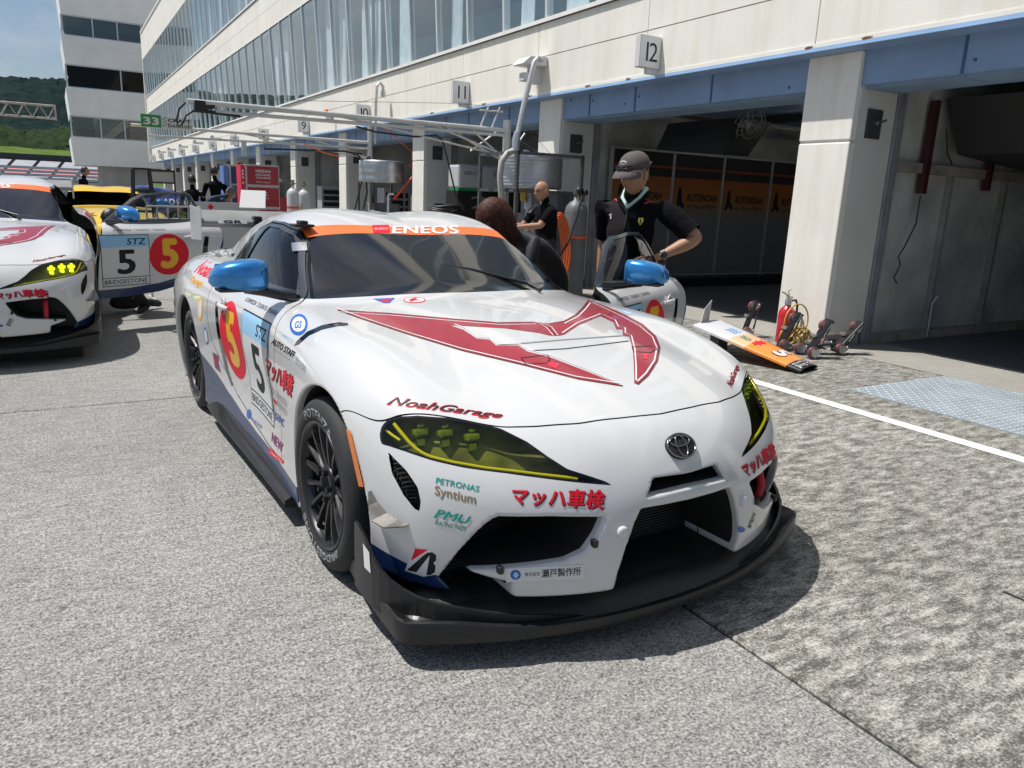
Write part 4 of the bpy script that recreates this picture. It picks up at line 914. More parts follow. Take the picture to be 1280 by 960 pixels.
for sgn in (-1, 1):
    pts = [(.38, .925, .340), (.42, .928, .345), (.46, .93, .335), (.50, .93, .312), (.54, .928, .285), (.58, .92, .258), (.62, .905, .236), (.66, .88, .218), (.70, .85, .203), (.74, .805, .19), (.78, .745, .178), (.82, .67, .164), (.86, .57, .147), (.89, .46, .13), (.91, .36, .112)]
    v = []; 
    for x, y, z in pts: v += [(x, y * sgn, .11), (x, y * sgn, z), (x - .006, (y - .010) * sgn, z), (x - .006, (y - .010) * sgn, .11)]
    f = [(4 * i + k, 4 * i + 4 + k, 4 * i + 4 + (k + 1) % 4, 4 * i + (k + 1) % 4) for i in range(len(pts) - 1) for k in range(4)] + [(0, 1, 2, 3)]
    o = MB().add(v, f).build('corner_fence', M_carbon, car)
    MB().add([(.475, .9325 * sgn, .305), (.525, .9315 * sgn, .295), (.535, .9305 * sgn, .225), (.485, .932 * sgn, .225)], [(0, 1, 2, 3)]).build('blank_sticker', M_vw, o)
    # side skirt
    sk = [(-2.10, .905, .255), (-1.9, .915, .225), (-1.7, .915, .195), (-1.4, .915, .168), (-.8, .915, .158), (-.42, .92, .155)]
    v = []
    for x, y, zt in sk:
        for dy, z in ((-.08, zt), (-.04, zt), (-.022, zt - .012), (-.016, zt - .03), (.008, .115), (.012, .095), (.0, .08), (-.2, .075)): v.append((x, (y + dy) * sgn, z))
    f = [(8 * i + k, 8 * i + 8 + k, 8 * i + 8 + (k + 1) % 8, 8 * i + (k + 1) % 8) for i in range(len(sk) - 1) for k in range(8)] + [tuple(range(8)), tuple(range(40, 48))]
    MB().add(v, f, False).build('side_skirt', M_carbon, car)
    # small aluminium canard on the bumper corner
    q = hit([(464, 613), (472, 627), (484, 641), (497, 650), (511, 655)]); n = surf_normal(q); q[:, 1] = np.abs(q[:, 1]) * sgn; n[:, 1] = np.abs(n[:, 1]) * sgn
    outw = [.012, .035, .06, .055, .015]; v = []
    for k in range(5):
        a = Vector(q[k]); w = Vector((n[k][0] * .6, n[k][1] * 1.0, -.15)).normalized() * outw[k]; c = a + w
        v += [a, c, a - Vector((0, 0, .004)), c - Vector((0, 0, .004))]
    f = [x for i in range(4) for x in ((4 * i, 4 * i + 4, 4 * i + 5, 4 * i + 1), (4 * i + 2, 4 * i + 3, 4 * i + 7, 4 * i + 6), (4 * i + 1, 4 * i + 5, 4 * i + 7, 4 * i + 3))] + [(0, 1, 3, 2), (16, 18, 19, 17)]
    MB().add(v, f).build('canard', M_alum, car)
    # tow eye cover bump on the bumper post and a black clip
    q = hit([(778, 665)])[0]; n = surf_normal(np.array([q]))[0]; c = Vector((q[0], abs(q[1]) * sgn, q[2])); nn = Vector((n[0], abs(n[1]) * sgn, n[2]))
    MB().lathe([(.020, -.004), (.020, .006), (.015, .010), (0, .011)], 16, frame(c, (0, 0, 1), nn)).build('tow_eye_cap', M_white, car)
    q = hit([(743, 679), (625, 712)])
    b = MB()
    for a in q: b.box((a[0] - .012, abs(a[1]) * sgn - .008, a[2] - .012), (a[0] + .012, abs(a[1]) * sgn + .008, a[2] + .012), bev=.003)
    b.build('bumper_clip', M_black, car)

# ---- decals: flat print laid onto the surface
def split_tris(V, T, lim):
    for _ in range(6):
        e = np.linalg.norm(V[T] - V[np.roll(T, -1, 1)], axis=2)
        if len(T) == 0 or e.max() < lim: break
        big = e.max(1) >= lim; keep = T[~big]; B = T[big]
        ed = np.concatenate([B[:, [0, 1]], B[:, [1, 2]], B[:, [2, 0]]]); u, inv = np.unique(np.sort(ed, 1), axis=0, return_inverse=True)
        mid = (V[u[:, 0]] + V[u[:, 1]]) / 2; k = inv.reshape(3, -1) + len(V); V = np.concatenate([V, mid])
        T = np.concatenate([keep, np.stack([B[:, 0], k[0], k[2]], 1), np.stack([k[0], B[:, 1], k[1]], 1), np.stack([k[2], k[1], B[:, 2]], 1), np.stack([k[0], k[1], k[2]], 1)])
    return V, T
from mathutils.geometry import tessellate_polygon
def poly_tris(poly):
    t = tessellate_polygon([[Vector((a, b, 0)) for a, b in poly]]); return np.array(poly, float), np.array(t, int)
def fix_side(P, T):
    n = surf_normal(P); g = np.cross(P[T[:, 1]] - P[T[:, 0]], P[T[:, 2]] - P[T[:, 0]]); f = (g * n[T[:, 0]]).sum(1) < 0; T = T.copy(); T[f] = T[f][:, ::-1]; return T, n
def lay(name, P, T, m, lift, parent=None, sm=True):
    T, n = fix_side(P, T); Q = P + n * (.0010 + (lift - .001) * 1.25); par = parent or car
    off = np.array(par.location) if par in doors.values() else None
    me = np_mesh(name, Q if off is None else Q - off, T, True); me.normals_split_custom_set_from_vertices([tuple(q) for q in n]); return link(name, me, m, par)
def decal_px(name, poly, m, lift=.0012, lim=7, parent=None):
    V, T = poly_tris(poly); V, T = split_tris(V, T, lim); return lay(name, hit(V), T, m, lift, parent)
def quadmap(q, uv):
    tl, tr, br, bl = [np.array(a, float) for a in q]; u, v = uv[:, :1], uv[:, 1:]
    return (bl * (1 - u) + br * u) * (1 - v) + (tl * (1 - u) + tr * u) * v
def text_px(name, s, quad, m, lift=.0014, weight=.0, shear=0, space=1, parent=None):
    v, f, asp = text_mesh(s, weight, shear, space); T = np.array(f, int)
    V, T = split_tris(np.stack([v[:, 0] * asp, v[:, 1]], 1), T, .7); V[:, 0] /= asp; return lay(name, hit(quadmap(quad, V)), T, m, lift, parent)
# side print given in side view: x (forward) and z
def side_pts(xz, sgn):
    xz = np.asarray(xz, float); y = np.full(len(xz), 1.3); 
    P = np.stack([xz[:, 0], y, xz[:, 1]], 1); lo = np.full(len(xz), .3); hi = np.full(len(xz), 1.3)
    ys = np.linspace(1.1, .3, 120); fnd = np.zeros(len(xz), bool)
    for a in ys:
        P[:, 1] = a; v = F0(P); new = (~fnd) & (v < 0); lo[new] = a; hi[new] = a + (ys[0] - ys[1]); fnd |= new
    for _ in range(14):
        m = (lo + hi) / 2; P[:, 1] = m; i = F0(P) < 0; lo = np.where(i, m, lo); hi = np.where(i, hi, m)
    P[:, 1] = (lo + hi) / 2 * sgn; return P
def decal_side(name, poly, sgn, m, lift=.0012, lim=.05, parent=None):
    V, T = poly_tris(poly); V, T = split_tris(V, T, lim); return lay(name, side_pts(V, sgn), T, m, lift, parent)
def text_side(name, s, x0, z0, w, h, sgn, m, lift=.0016, weight=0, shear=0, space=1, rot=0, parent=None):
    """x0, z0: where the text begins at its foot; reads towards the nose on the right flank, towards the tail on the left"""
    v, f, asp = text_mesh(s, weight, shear, space); V, T = split_tris(np.stack([v[:, 0] * w, v[:, 1] * h], 1), np.array(f, int), .06)
    d = 1 if sgn < 0 else -1; c, s_ = math.cos(rot), math.sin(rot)
    xz = np.stack([x0 + d * (V[:, 0] * c - V[:, 1] * s_), z0 + V[:, 0] * s_ + V[:, 1] * c], 1); return lay(name, side_pts(xz, sgn), T, m, lift, parent)
def ell(cx_, cy_, a, b, n=28, rot=0): return [(cx_ + a * math.cos(t) * math.cos(rot) - b * math.sin(t) * math.sin(rot), cy_ + a * math.cos(t) * math.sin(rot) + b * math.sin(t) * math.cos(rot)) for t in [2 * math.pi * k / n for k in range(n)]]
C4 = lambda pts: crop(400, 340, 2.783, pts)
GA = C4([(62, 133), (250, 145), (450, 163), (620, 177), (745, 175), (790, 198), (832, 222), (800, 222), (760, 212), (640, 196), (450, 185), (500, 202), (545, 232), (590, 236), (612, 256), (690, 256), (722, 277), (800, 297), (930, 347), (1053, 397), (900, 373), (700, 322), (500, 275), (300, 215), (150, 165)])
GB = C4([(745, 175), (800, 180), (850, 172), (890, 150), (915, 125), (935, 98), (1000, 123), (1060, 150), (1120, 182), (1165, 222), (1181, 262), (1172, 310), (1140, 360), (1105, 391), (1093, 385), (1092, 330), (1088, 270), (1075, 225), (1053, 222), (1053, 200), (1030, 200), (1020, 175), (975, 154), (900, 185), (850, 218), (832, 222), (790, 198)])
def stroke_px(name, pts, w, m, lift, closed=False, step=5):
    P = [np.array(p, float) for p in pts]; 
    if closed: P.append(P[0])
    Q = []
    for a, b in zip(P, P[1:]):
        n = max(1, int(np.linalg.norm(b - a) / step)); Q += [a + (b - a) * k / n for k in range(n)]
    Q.append(P[-1]); Q = hit(np.array(Q)); n = surf_normal(Q); T_ = np.gradient(Q, axis=0); T_ /= np.maximum(1e-9, np.linalg.norm(T_, axis=1, keepdims=True)); s = np.cross(n, T_) * w / 2
    V = np.concatenate([Q + s, Q - s]); N_ = len(Q); T = np.array([t for i in range(N_ - 1) for t in ((i, i + 1, N_ + i + 1), (i, N_ + i + 1, N_ + i))]); return lay(name, V, T, m, lift)
for nm, g in (('bonnet_graphic', GA), ('bonnet_graphic', GB)):
    decal_px(nm, g, M_red, .0012, 6)
M_dred = mat('dark red vinyl', (.14, .008, .015), .35, coat=.3)
stroke_px('graphic_outline', GA[:5], .008, M_dred, .0016); stroke_px('graphic_outline', GA[19:] + GA[:1], .008, M_dred, .0016); stroke_px('graphic_outline', GB[1:15], .008, M_dred, .0016)
inset = lambda pts, dx, dy: [(a + dx, b + dy) for a, b in pts]
stroke_px('graphic_pinstripe', inset(GA[:5], 2, 2.6), .006, M_vw, .002)
stroke_px('graphic_pinstripe', inset(GA[19:] + GA[:1], -4, -3.2), .006, M_vw, .002)
stroke_px('graphic_pinstripe', C4([(850, 180), (897, 156), (925, 128), (940, 108)]), .006, M_vw, .002)
stroke_px('graphic_pinstripe', C4([(945, 106), (1000, 131), (1056, 158), (1112, 189), (1156, 227), (1171, 264), (1163, 308), (1134, 352), (1104, 381)]), .006, M_vw, .002)
stroke_px('graphic_pinstripe', C4([(1099, 378), (1099, 330), (1095, 270), (1083, 222), (1062, 214), (1061, 194), (1038, 192), (1027, 168), (976, 146), (896, 177), (842, 213)]), .006, M_vw, .002)
stroke_px('graphic_pinstripe', C4([(468, 182), (510, 198), (552, 227), (594, 231), (618, 251), (694, 251), (727, 272), (803, 291), (932, 340), (1020, 379)]), .006, M_vw, .002)
for dx in (0, 10, 20): stroke_px('graphic_pinstripe', C4([(750 + dx, 172 + dx * .3), (785 + dx, 192), (812 + dx * .8, 222)]), .004, M_vw if dx != 10 else M_dred, .0021)
stroke_px('bonnet_line', C4([(740, 274), (850, 268), (960, 255), (1075, 240)]), .006, M_vk, .0015)  # thin black and grey lines laid flat on the smooth bonnet
stroke_px('bonnet_line', C4([(625, 252), (690, 250), (850, 236), (1050, 222)]), .010, M_grey, .0014)
M_redarrow = mat('pink red vinyl', (.75, .03, .06), .35)
for q in ([(700, 300), (790, 290), (800, 305), (790, 318), (715, 322)], [(1085, 262), (1165, 258), (1172, 270), (1150, 282), (1090, 278)]): stroke_px('bonnet_latch', C4(q), .004, M_vk, .0022, True)
decal_px('arrow', C4([(788, 318), (812, 315), (810, 320), (835, 322), (820, 338), (800, 330)]), M_redarrow, .0024); decal_px('arrow', C4([(1118, 292), (1132, 284), (1146, 290), (1138, 294), (1138, 304), (1124, 304), (1126, 295)]), M_redarrow, .0024)
# black wing-top vents
decal_px('wing_vent', crop(220, 360, 4.267, [(632, 308), (645, 285), (700, 235), (780, 200), (870, 184), (918, 190), (915, 200), (860, 204), (780, 222), (710, 254), (655, 300)]), M_gloss, .002, 6)
# lettering on the nose
text_px('sponsor_lettering', 'NoahGarage', [(489, 495), (630, 516), (627, 526), (481, 509.5)], M_redb, .0014, .045, .35)
text_px('sponsor_lettering', 'NoahGarage', [(490, 496), (629.4, 517.0), (627, 524.5), (481.6, 508)], M_vk, .0018, .015, .35)
text_px('sponsor_lettering', 'PETRONAS', [(545.8, 596.7), (600, 607.7), (598.5, 614.8), (544.6, 604.2)], M_teal, weight=.02)
text_px('sponsor_lettering', 'Syntium', [(543.9, 606.6), (596, 618.7), (594.3, 633.8), (543.4, 621.6)], M_bronze, weight=.02)
text_px('sponsor_lettering', 'PMU', [(546, 635.8), (589.6, 646), (587, 655.8), (542, 647.2)], M_teal, weight=.03, shear=.2)
text_px('sponsor_lettering', 'RACING PADS', [(545, 650.6), (584, 659.3), (582.6, 664.5), (543.4, 655.2)], M_teal, weight=.015, shear=.2)
JP = 'マッハ車検'
for q in ([(640.3, 608.8), (756.9, 612.5), (755, 636.9), (638.8, 630.5)], [(925, 580.8), (965.7, 551.2), (970.5, 571.5), (932, 597.6)]):
    text_px('sponsor_lettering', JP, [(a + 1.2, b + 1.3) for a, b in q], M_vk, .0014, .04, .05); text_px('sponsor_lettering', JP, q, M_redb, .0018, .035, .05)
for w_, m_, l_ in ((.05, M_redb, .0014), (.015, M_vk, .0018)): text_px('sponsor_lettering', 'NoahGarage', [(907, 479), (918.5, 456), (925.4, 458.5), (917.5, 487.5)], m_, l_, w_, .3)
# maker's badge: oval ring with two crossed ovals inside
q = hit([(850, 558)])[0]; n_ = surf_normal(np.array([[q[0], 0, q[2]]]))[0]; n_[1] = 0; nb = Vector(n_).normalized(); Mb = frame(Vector((q[0], 0, q[2])) + nb * .001, (0, 1, 0), nb)
bg_ = MB().lathe([(.062, -.004), (.062, .004), (.058, .006), (0, .006)], 32, Mb @ Matrix.Diagonal((1, .72, 1, 1))).build('badge', M_matte, car)
b = MB()
for cx_, cy_, a_, b_ in ((0, 0, .059, .042), (0, 0, .021, .038), (0, .017, .043, .018)): b.tube([Mb @ Vector((cx_ + a_ * math.cos(t), cy_ + b_ * math.sin(t), .008)) for t in [2 * math.pi * k / 28 for k in range(28)]], .0034, 6, closed=True)
b.build('badge_ring', mat('dark chrome', (.24, .24, .25), .25, metal=1), bg_)
# plate on the lower lip
lp = [(632, 711), (729.4, 705.5), (729.8, 723), (633, 727.5)]
decal_px('maker_plate', lp, M_vw, .0012); decal_px('plate_emblem', ell(644.5, 718.2, 6.6, 6.2), M_bluev, .0016); decal_px('plate_emblem', [(641, 718.5), (644.5, 714), (648.5, 718), (645, 723)], M_lblue, .002)
text_px('plate_lettering', '株式会社', [(656, 715.4), (675, 714.2), (675, 719.2), (656, 720.4)], M_vk, .0016, .0); text_px('plate_lettering', '瀬戸製作所', [(677, 711.5), (726, 708.2), (726, 718.6), (677, 722)], M_vk, .0016, .015)
text_px('plate_lettering', '瀬戸製作所', [(934, 659), (941, 640), (945, 642), (938, 661)], M_vk, .0016, .01); decal_px('plate_emblem', ell(926, 662, 5, 3.5), M_bluev, .0016)
# tyre maker's B badge
K3 = lambda pts: crop(420, 600, 3.2, pts)
decal_px('sponsor_badge', K3([(276, 362), (312, 270), (370, 275), (402, 300), (408, 345), (395, 378), (350, 386)]), M_vw, .0010); decal_px('sponsor_badge', K3([(300, 322), (318, 273), (370, 278)]), M_redb, .0016)
decal_px('sponsor_badge', K3([(284, 360), (352, 300), (366, 290), (385, 288), (401, 300), (401, 322), (390, 330), (399, 345), (396, 368), (380, 379), (362, 380), (376, 300), (322, 368)]), M_vk, .0015)
decal_px('side_marker', [(434.2, 537), (439.6, 538.6), (456, 608.4), (450, 607.7)], M_amber, .004)
# windscreen header
text_px('header_lettering', 'ENEOS', [(491, 282.4), (572.5, 282.2), (574, 292.6), (489.5, 292)], M_vw, .002, .035); decal_px('header_logo', [(465, 281.6), (486, 281.2), (487.8, 291.2), (467, 291.6)], M_redb, .0016)
text_px('header_lettering', 'ENEOS', [(468, 285), (484.5, 284.6), (485, 287), (469, 287.6)], M_vw, .002, .01)
MB().box((-1.27, -.63, 1.215), (-1.17, -.53, 1.228), bev=.004).box((-1.25, -.60, 1.228), (-1.18, -.56, 1.245), bev=.004).build('camera_mount', M_black, car)
decal_px('pillar_tape', crop(360, 250, 3.2, [(14, 172), (74, 168), (78, 202), (18, 206)]), M_chrome, .002)
MB().tube([(-.55, .35, .985), (-.70, .10, 1.045), (-.86, -.28, 1.09)], .008, 6).tube([(-.46, .36, .965), (-.55, .35, .985)], .012, 6).build('wiper', M_black, car)
decal_px('bonnet_sticker', crop(360, 250, 3.2, [(340, 396), (428, 392), (405, 413), (385, 413)]), M_bluev, .0014); decal_px('bonnet_sticker', crop(360, 250, 3.2, [(365, 400), (415, 396), (400, 410), (388, 410)]), M_redb, .0018)
decal_px('bonnet_sticker', ell(518, 375.3, 14, 3.6), M_redb, .0014); decal_px('bonnet_sticker', ell(518, 375.3, 12.6, 2.9), M_vw, .0018); decal_px('bonnet_sticker', crop(360, 250, 3.2, [(480, 402), (500, 394), (520, 392), (510, 398), (535, 404), (508, 403), (495, 408)]), M_redb, .0022)
# flanks: panel, numbers and sponsors; the right flank reads towards the nose, the left towards the tail
for sgn in (-1, 1):
    d = doors[sgn]; dd = -sgn
    if sgn < 0:
        a0, a1 = -1.22, -.71
    PX = lambda k: (-1.235 + k if sgn < 0 else -.645 - k)       # distance from the reading start of the number panel
    pan = lambda k0, k1, z0, z1: [(PX(k0), z0), (PX(k1), z0), (PX(k1), z1), (PX(k0), z1)]
    decal_side('number_panel', pan(0, .47, .33, .815), sgn, M_vk, .0011, parent=d); decal_side('number_panel', pan(.007, .463, .337, .808), sgn, M_vw, .0014, parent=d)
    decal_side('panel_header', pan(.007, .463, .70, .808), sgn, M_lblue, .0017, parent=d); decal_side('panel_footer', pan(.0, .47, .405, .412), sgn, M_vk, .0017, parent=d)
    text_side('race_number', '5', PX(.15), .44, .18, .235, sgn, M_vk, .002, .03, parent=d); text_side('class_lettering', 'STZ', PX(.25), .72, .19, .06, sgn, M_vk, .002, .02, .2, parent=d)
    text_side('sponsor_lettering', 'BRIDGESTONE', PX(.02), .35, .42, .042, sgn, M_vk, .002, .01, parent=d)
    cxx = PX(-.24) if sgn < 0 else PX(.73); cc = (-1.455, .615) if sgn < 0 else (-1.31, .61)
    decal_side('number_roundel', ell(*cc, .20, .205, 32), sgn, M_redb, .0011, parent=d)
    text_side('race_number', '5', cc[0] - .085 * dd, .47, .18, .30, sgn, M_yel, .0016, .06, parent=d)
    text_side('driver_names', 'K.SHIMODA  T.KURATA  Y.KAWAI', -1.28 if sgn < 0 else -.80, .845, .50, .018, sgn, M_vk, .0014, .0, parent=d)
    # black slot behind the door
    MBv = decal_side('sail_vent', [(-1.735, .785), (-1.69, .785), (-1.662, .69), (-1.645, .56), (-1.63, .42), (-1.575, .345), (-1.60, .335), (-1.68, .405), (-1.70, .56), (-1.715, .69)], sgn, M_gloss, .0014, parent=d)
    decal_side('sponsor_badge', ell(-2.03, .70, .055, .07), sgn, M_yel, .0012); decal_side('sponsor_badge', ell(-2.03, .70, .038, .052), sgn, M_vw, .0015); decal_side('sponsor_badge', ell(-1.93, .56, .035, .05), sgn, M_bluev, .0012); decal_side('sponsor_badge', ell(-1.93, .56, .026, .04), sgn, M_vw, .0015)
    text_side('sponsor_lettering', 'Noah', -2.42 if sgn < 0 else -2.0, .87, .36, .075, sgn, M_redb, .0014, .03, .2); text_side('sponsor_lettering', 'Garage', -2.40 if sgn < 0 else -2.0, .805, .30, .05, sgn, M_yel, .0014, .03, .2)
F5 = lambda pts: crop(220, 360, 4.267, pts)
text_px('sponsor_lettering', 'AUTO STAFF', F5([(520, 266), (640, 342), (630, 378), (507, 296)]), M_vk, weight=.03, shear=.15); text_px('sponsor_lettering', 'Street Racing Development', F5([(505, 305), (612, 378), (608, 388), (502, 315)]), M_grey, weight=0)
text_px('sponsor_lettering', 'TOMICA ZONES', F5([(640, 365), (695, 420), (690, 450), (635, 400)]), M_grey, weight=0)
q = F5([(482, 358), (632, 470), (615, 585), (476, 462)]); text_px('sponsor_lettering', JP, [(a + .8, b + 1) for a, b in q], M_vk, .0014, .03); text_px('sponsor_lettering', JP, q, M_redb, .0018, .03)
text_px('sponsor_lettering', 'UNITED TOYOTA', F5([(470, 490), (594, 605), (590, 640), (470, 518)]), M_grey, weight=.0); text_px('sponsor_lettering', 'KUMAMOTO', F5([(540, 598), (594, 655), (590, 685), (535, 620)]), M_grey, weight=0); decal_px('sponsor_badge', F5([(522, 590), (540, 606), (538, 624), (522, 606)]), M_redb, .0014)
text_px('sponsor_lettering', 'GRMC', F5([(533, 660), (580, 705), (576, 745), (530, 695)]), M_bluev, weight=.03); decal_px('sponsor_badge', ell(339, 517, 4.5, 11, rot=-.35), M_grey, .0012); decal_px('sponsor_badge', ell(339, 517, 3.2, 9, rot=-.35), M_vw, .0015)
text_px('sponsor_lettering', 'NEW', F5([(512, 765), (573, 830), (568, 885), (510, 815)]), M_purple, weight=.04, shear=.1); decal_px('sponsor_badge', F5([(497, 850), (575, 920), (575, 940), (497, 885)]), M_redb, .0014); text_px('sponsor_lettering', 'HIROSE', F5([(505, 868), (568, 922), (566, 932), (505, 880)]), M_vw, .0018)
decal_px('sponsor_badge', ell(311.5, 517.5, 3, 6), M_bluev, .0014); text_px('sponsor_lettering', '日本製鉄', F5([(405, 685), (462, 735), (458, 755), (402, 702)]), M_bluev)
decal_px('sponsor_badge', ell(373.5, 406, 11, 13.5, rot=.2), M_bluev, .0012); decal_px('sponsor_badge', ell(373.5, 405.5, 8.5, 9.5, rot=.2), M_vw, .0016); text_px('sponsor_lettering', 'GS', F5([(640, 178), (676, 178), (668, 216), (630, 216)]), M_bluev, .002, .03); text_px('sponsor_lettering', 'SHIBATA', F5([(566, 238), (632, 278), (628, 292), (562, 252)]), M_lblue)
decal_px('sponsor_badge', F5([(195, 342), (228, 362), (226, 400), (240, 450), (210, 425)]), M_purple, .0014); decal_px('sponsor_badge', F5([(205, 365), (222, 385), (216, 405)]), M_redb, .0018)
text_px('sponsor_lettering', 'ENDLESS', F5([(180, 470), (205, 500), (205, 525), (180, 495)]), M_teal)

# ---- wheels
def make_wheel(sgn, x):
    """outer face on the side sgn"""
    yc = .915 * sgn; z = .33; Mw = frame((x, yc, z), (1, 0, 0), (0, sgn, 0)); Wd = .29; par = empty('wheel', (0, 0, 0)); par.parent = car
    b = MB(); b.lathe([(.238, -.012), (.245, -.004), (.262, .003), (.285, .005), (.305, -.002), (.320, -.014), (.3285, -.032), (.3305, -.06), (.3315, -.15), (.3305, -.24), (.322, -.28), (.29, -.292), (.245, -.285)], 56, Mw, cap=False)
    ty = b.build('tyre', M_rubber, par)
    b = MB()
    for s_, a0, rr, hh, ww in (('POTENZA', 90, .273, .034, 1.15), ('BRIDGESTONE', 270, .270, .026, 1.6)):
        v, f, asp = text_mesh(s_, .03, 0, 1.05); V, T = split_tris(np.stack([v[:, 0] * 4, v[:, 1] * .4], 1), np.array(f, int), .3)
        u = V[:, 0] / 4 - .5; w = V[:, 1] / .4 - .5
        # seen from outside; local x points forward, and outside view mirrors it on the left side
        a = R(a0) + (u * ww) * (1 if sgn > 0 else 1) * -1
        rad = rr + w * hh
        bulge = np.interp(rad, [.245, .262, .285, .305, .32], [-.004, .003, .005, -.002, -.014]) + .0012
        sx_ = -1 if sgn > 0 else 1
        pts = [Mw @ Vector((sx_ * r_ * math.cos(t), r_ * math.sin(t), bz)) if 0 else Vector((x + (r_ * math.cos(t)) * (1 if sgn < 0 else -1), yc + sgn * bz, z + r_ * math.sin(t))) for r_, t, bz in zip(rad, a, bulge)]
        b.add(pts, [tuple(t) for t in T])
    b.build('tyre_lettering', M_letter, par)
    b = MB(); b.lathe([(.236, -.27), (.222, -.2), (.218, -.05), (.224, -.02), (.240, -.014), (.2455, -.006), (.2435, .000), (.236, -.001), (.228, -.010), (.222, -.030)], 56, Mw, cap=False)
    b.build('rim', M_rim, par)
    n = 15
    for k in range(n):
        b = MB()
        a = 2 * math.pi * k / n + .1; Rk = Mw @ Matrix.Rotation(a, 4, 'Z')
        sec = [(.045, -.040, .017), (.09, -.030, .013), (.15, -.020, .010), (.20, -.016, .0105), (.227, -.016, .016)]
        v = []
        for r, h, w in sec: v += [(r, -w, h - .018), (r, -w * .55, h), (r, w * .55, h), (r, w, h - .018)]
        f = [(4 * i + q, 4 * i + 4 + q, 4 * i + 4 + (q + 1) % 4, 4 * i + (q + 1) % 4) for i in range(4) for q in range(4)] + [(0, 1, 2, 3), (16, 19, 18, 17)]
        f = [q[::-1] for q in f]
        b.add([Rk @ Vector(p) for p in v], f).build('spoke', M_rim, par)
    b = MB(); b.lathe([(.072, -.06), (.074, -.034), (.066, -.024), (.040, -.024), (.036, -.045), (.0, -.047)], 28, Mw, cap=False)
    hb = b.build('hub', M_hub, par)
    for k in range(5):
        a = 2 * math.pi * k / 5; MB().lathe([(.011, -.03), (.011, .004), (.007, .006), (0, .006)], 6, Mw @ Matrix.Translation((.054 * math.cos(a), .054 * math.sin(a), -.012)), smooth=False).build('wheel_nut', M_hub, par)
    MB().lathe([(.10, -.13), (.185, -.13), (.185, -.10), (.10, -.10), (.10, -.13)], 40, Mw, cap=False).lathe([(.0, -.09), (.10, -.10)], 24, Mw, cap=False).build('brake_disc', M_disc, par)
    b = MB()
    for k in range(9):
        a0 = R(20 + k * 8); b.box((.115, -.012, -.16), (.20, .014, -.085), Mw @ Matrix.Rotation(a0 * (1 if sgn < 0 else 1), 4, 'Z'))
    b.build('brake_caliper', M_caliper, par); return par
for sgn in (-1, 1):
    make_wheel(sgn, 0); make_wheel(sgn, -2.4625)

# ---- rear wing
wg = []
for (xx, zz) in [(0, -.03), (-.02, -.008), (-.09, .012), (-.18, .022), (-.27, .030), (-.345, .052), (-.35, .047), (-.27, -.005), (-.18, -.040), (-.08, -.062), (-.02, -.052)]: wg.append((xx, zz))
b = MB(); n = len(wg)
for y in (-.70, .70): b.v += [(-3.16 + x, y, 1.165 + z + .0) for x, z in wg]
b.f = [(k, (k + 1) % n, n + (k + 1) % n, n + k) for k in range(n)]; b.sm = [True] * n; b.mi = [0] * n
M_wing = mat('grey wing composite', (.20, .20, .195), .4, var=.2, scale=4)
b.build('rear_wing', M_wing, car)
for sgn in (-1, 1):
    b = MB(); b.prism([(-3.10, 1.235), (-3.50, 1.25), (-3.52, 1.00), (-3.14, 1.02)], .70, .706, Matrix(((1, 0, 0, 0), (0, 0, sgn, 0), (0, 1, 0, 0), (0, 0, 0, 1)))); b.build('wing_endplate', mat('grey endplate', (.42, .42, .42), .35, var=.15, scale=5), car)
    b = MB(); b.prism([(-3.20, 1.17), (-3.32, 1.17), (-3.24, .93), (-3.10, .93)], .30, .312, Matrix(((1, 0, 0, 0), (0, 0, sgn, 0), (0, 1, 0, 0), (0, 0, 0, 1)))); b.box((-3.22, sgn * .305 - .03, 1.13), (-3.14, sgn * .305 + .03, 1.19), bev=.01); b.build('wing_mount', M_black, car)
MB().quad((-3.1585, -.58, 1.135), (-3.1585, -.38, 1.135), (-3.172, -.38, 1.165), (-3.172, -.58, 1.165)).build('wing_plate', M_vw, car)
flat_text('wing_lettering', 'GR', frame((-3.157, -.545, 1.139), (0, 1, 0), (.91, 0, .41)), .13, .022, M_vk, car, weight=.04)

# ---- cockpit
MB().box((-2.2, -.62, .16), (-.55, .62, .2)).build('floor_pan', M_int, car)
MB().box((-2.25, -.70, .2), (-2.2, .70, 1.0)).build('rear_bulkhead', M_int, car)
MB().box((-.62, -.72, .2), (-.56, .72, .84)).build('firewall', M_int, car)
b = MB(); b.add([(-.56, -.60, .885), (-.56, .60, .885), (-.92, .68, .90), (-.92, -.68, .90), (-1.0, -.70, .80), (-1.0, .70, .80), (-.9, .7, .62), (-.9, -.7, .62)], [(0, 1, 2, 3), (3, 2, 5, 4), (4, 5, 6, 7)], False); b.build('dashboard', M_int, car)
for ys in (.36, -.36):
    if ys < 0: continue
    st = MB(); st.box((-1.75, ys - .24, .22), (-1.25, ys + .24, .36), bev=.05).box((-1.95, ys - .25, .30), (-1.72, ys + .25, 1.02), bev=.07).box((-1.95, ys - .16, 1.0), (-1.78, ys + .16, 1.16), bev=.05)
    for q in (-1, 1): st.box((-1.93, ys + q * .20 - .05, .85), (-1.62, ys + q * .20 + .05, 1.12), bev=.03)
    st.build('race_seat', M_seat, car)
MB().tube([(-1.06 - .17 * .35 * math.sin(t), .36 + .17 * math.cos(t), .86 + .16 * math.sin(t)) for t in [2 * math.pi * k / 24 for k in range(24)]], .015, 8, closed=True).tube([(-1.06, .21, .86), (-1.06, .51, .86)], .012, 6).tube([(-1.06, .36, .86), (-.9, .36, .80)], .03, 8).build('steering_wheel', M_seat, car)
cg = MB()
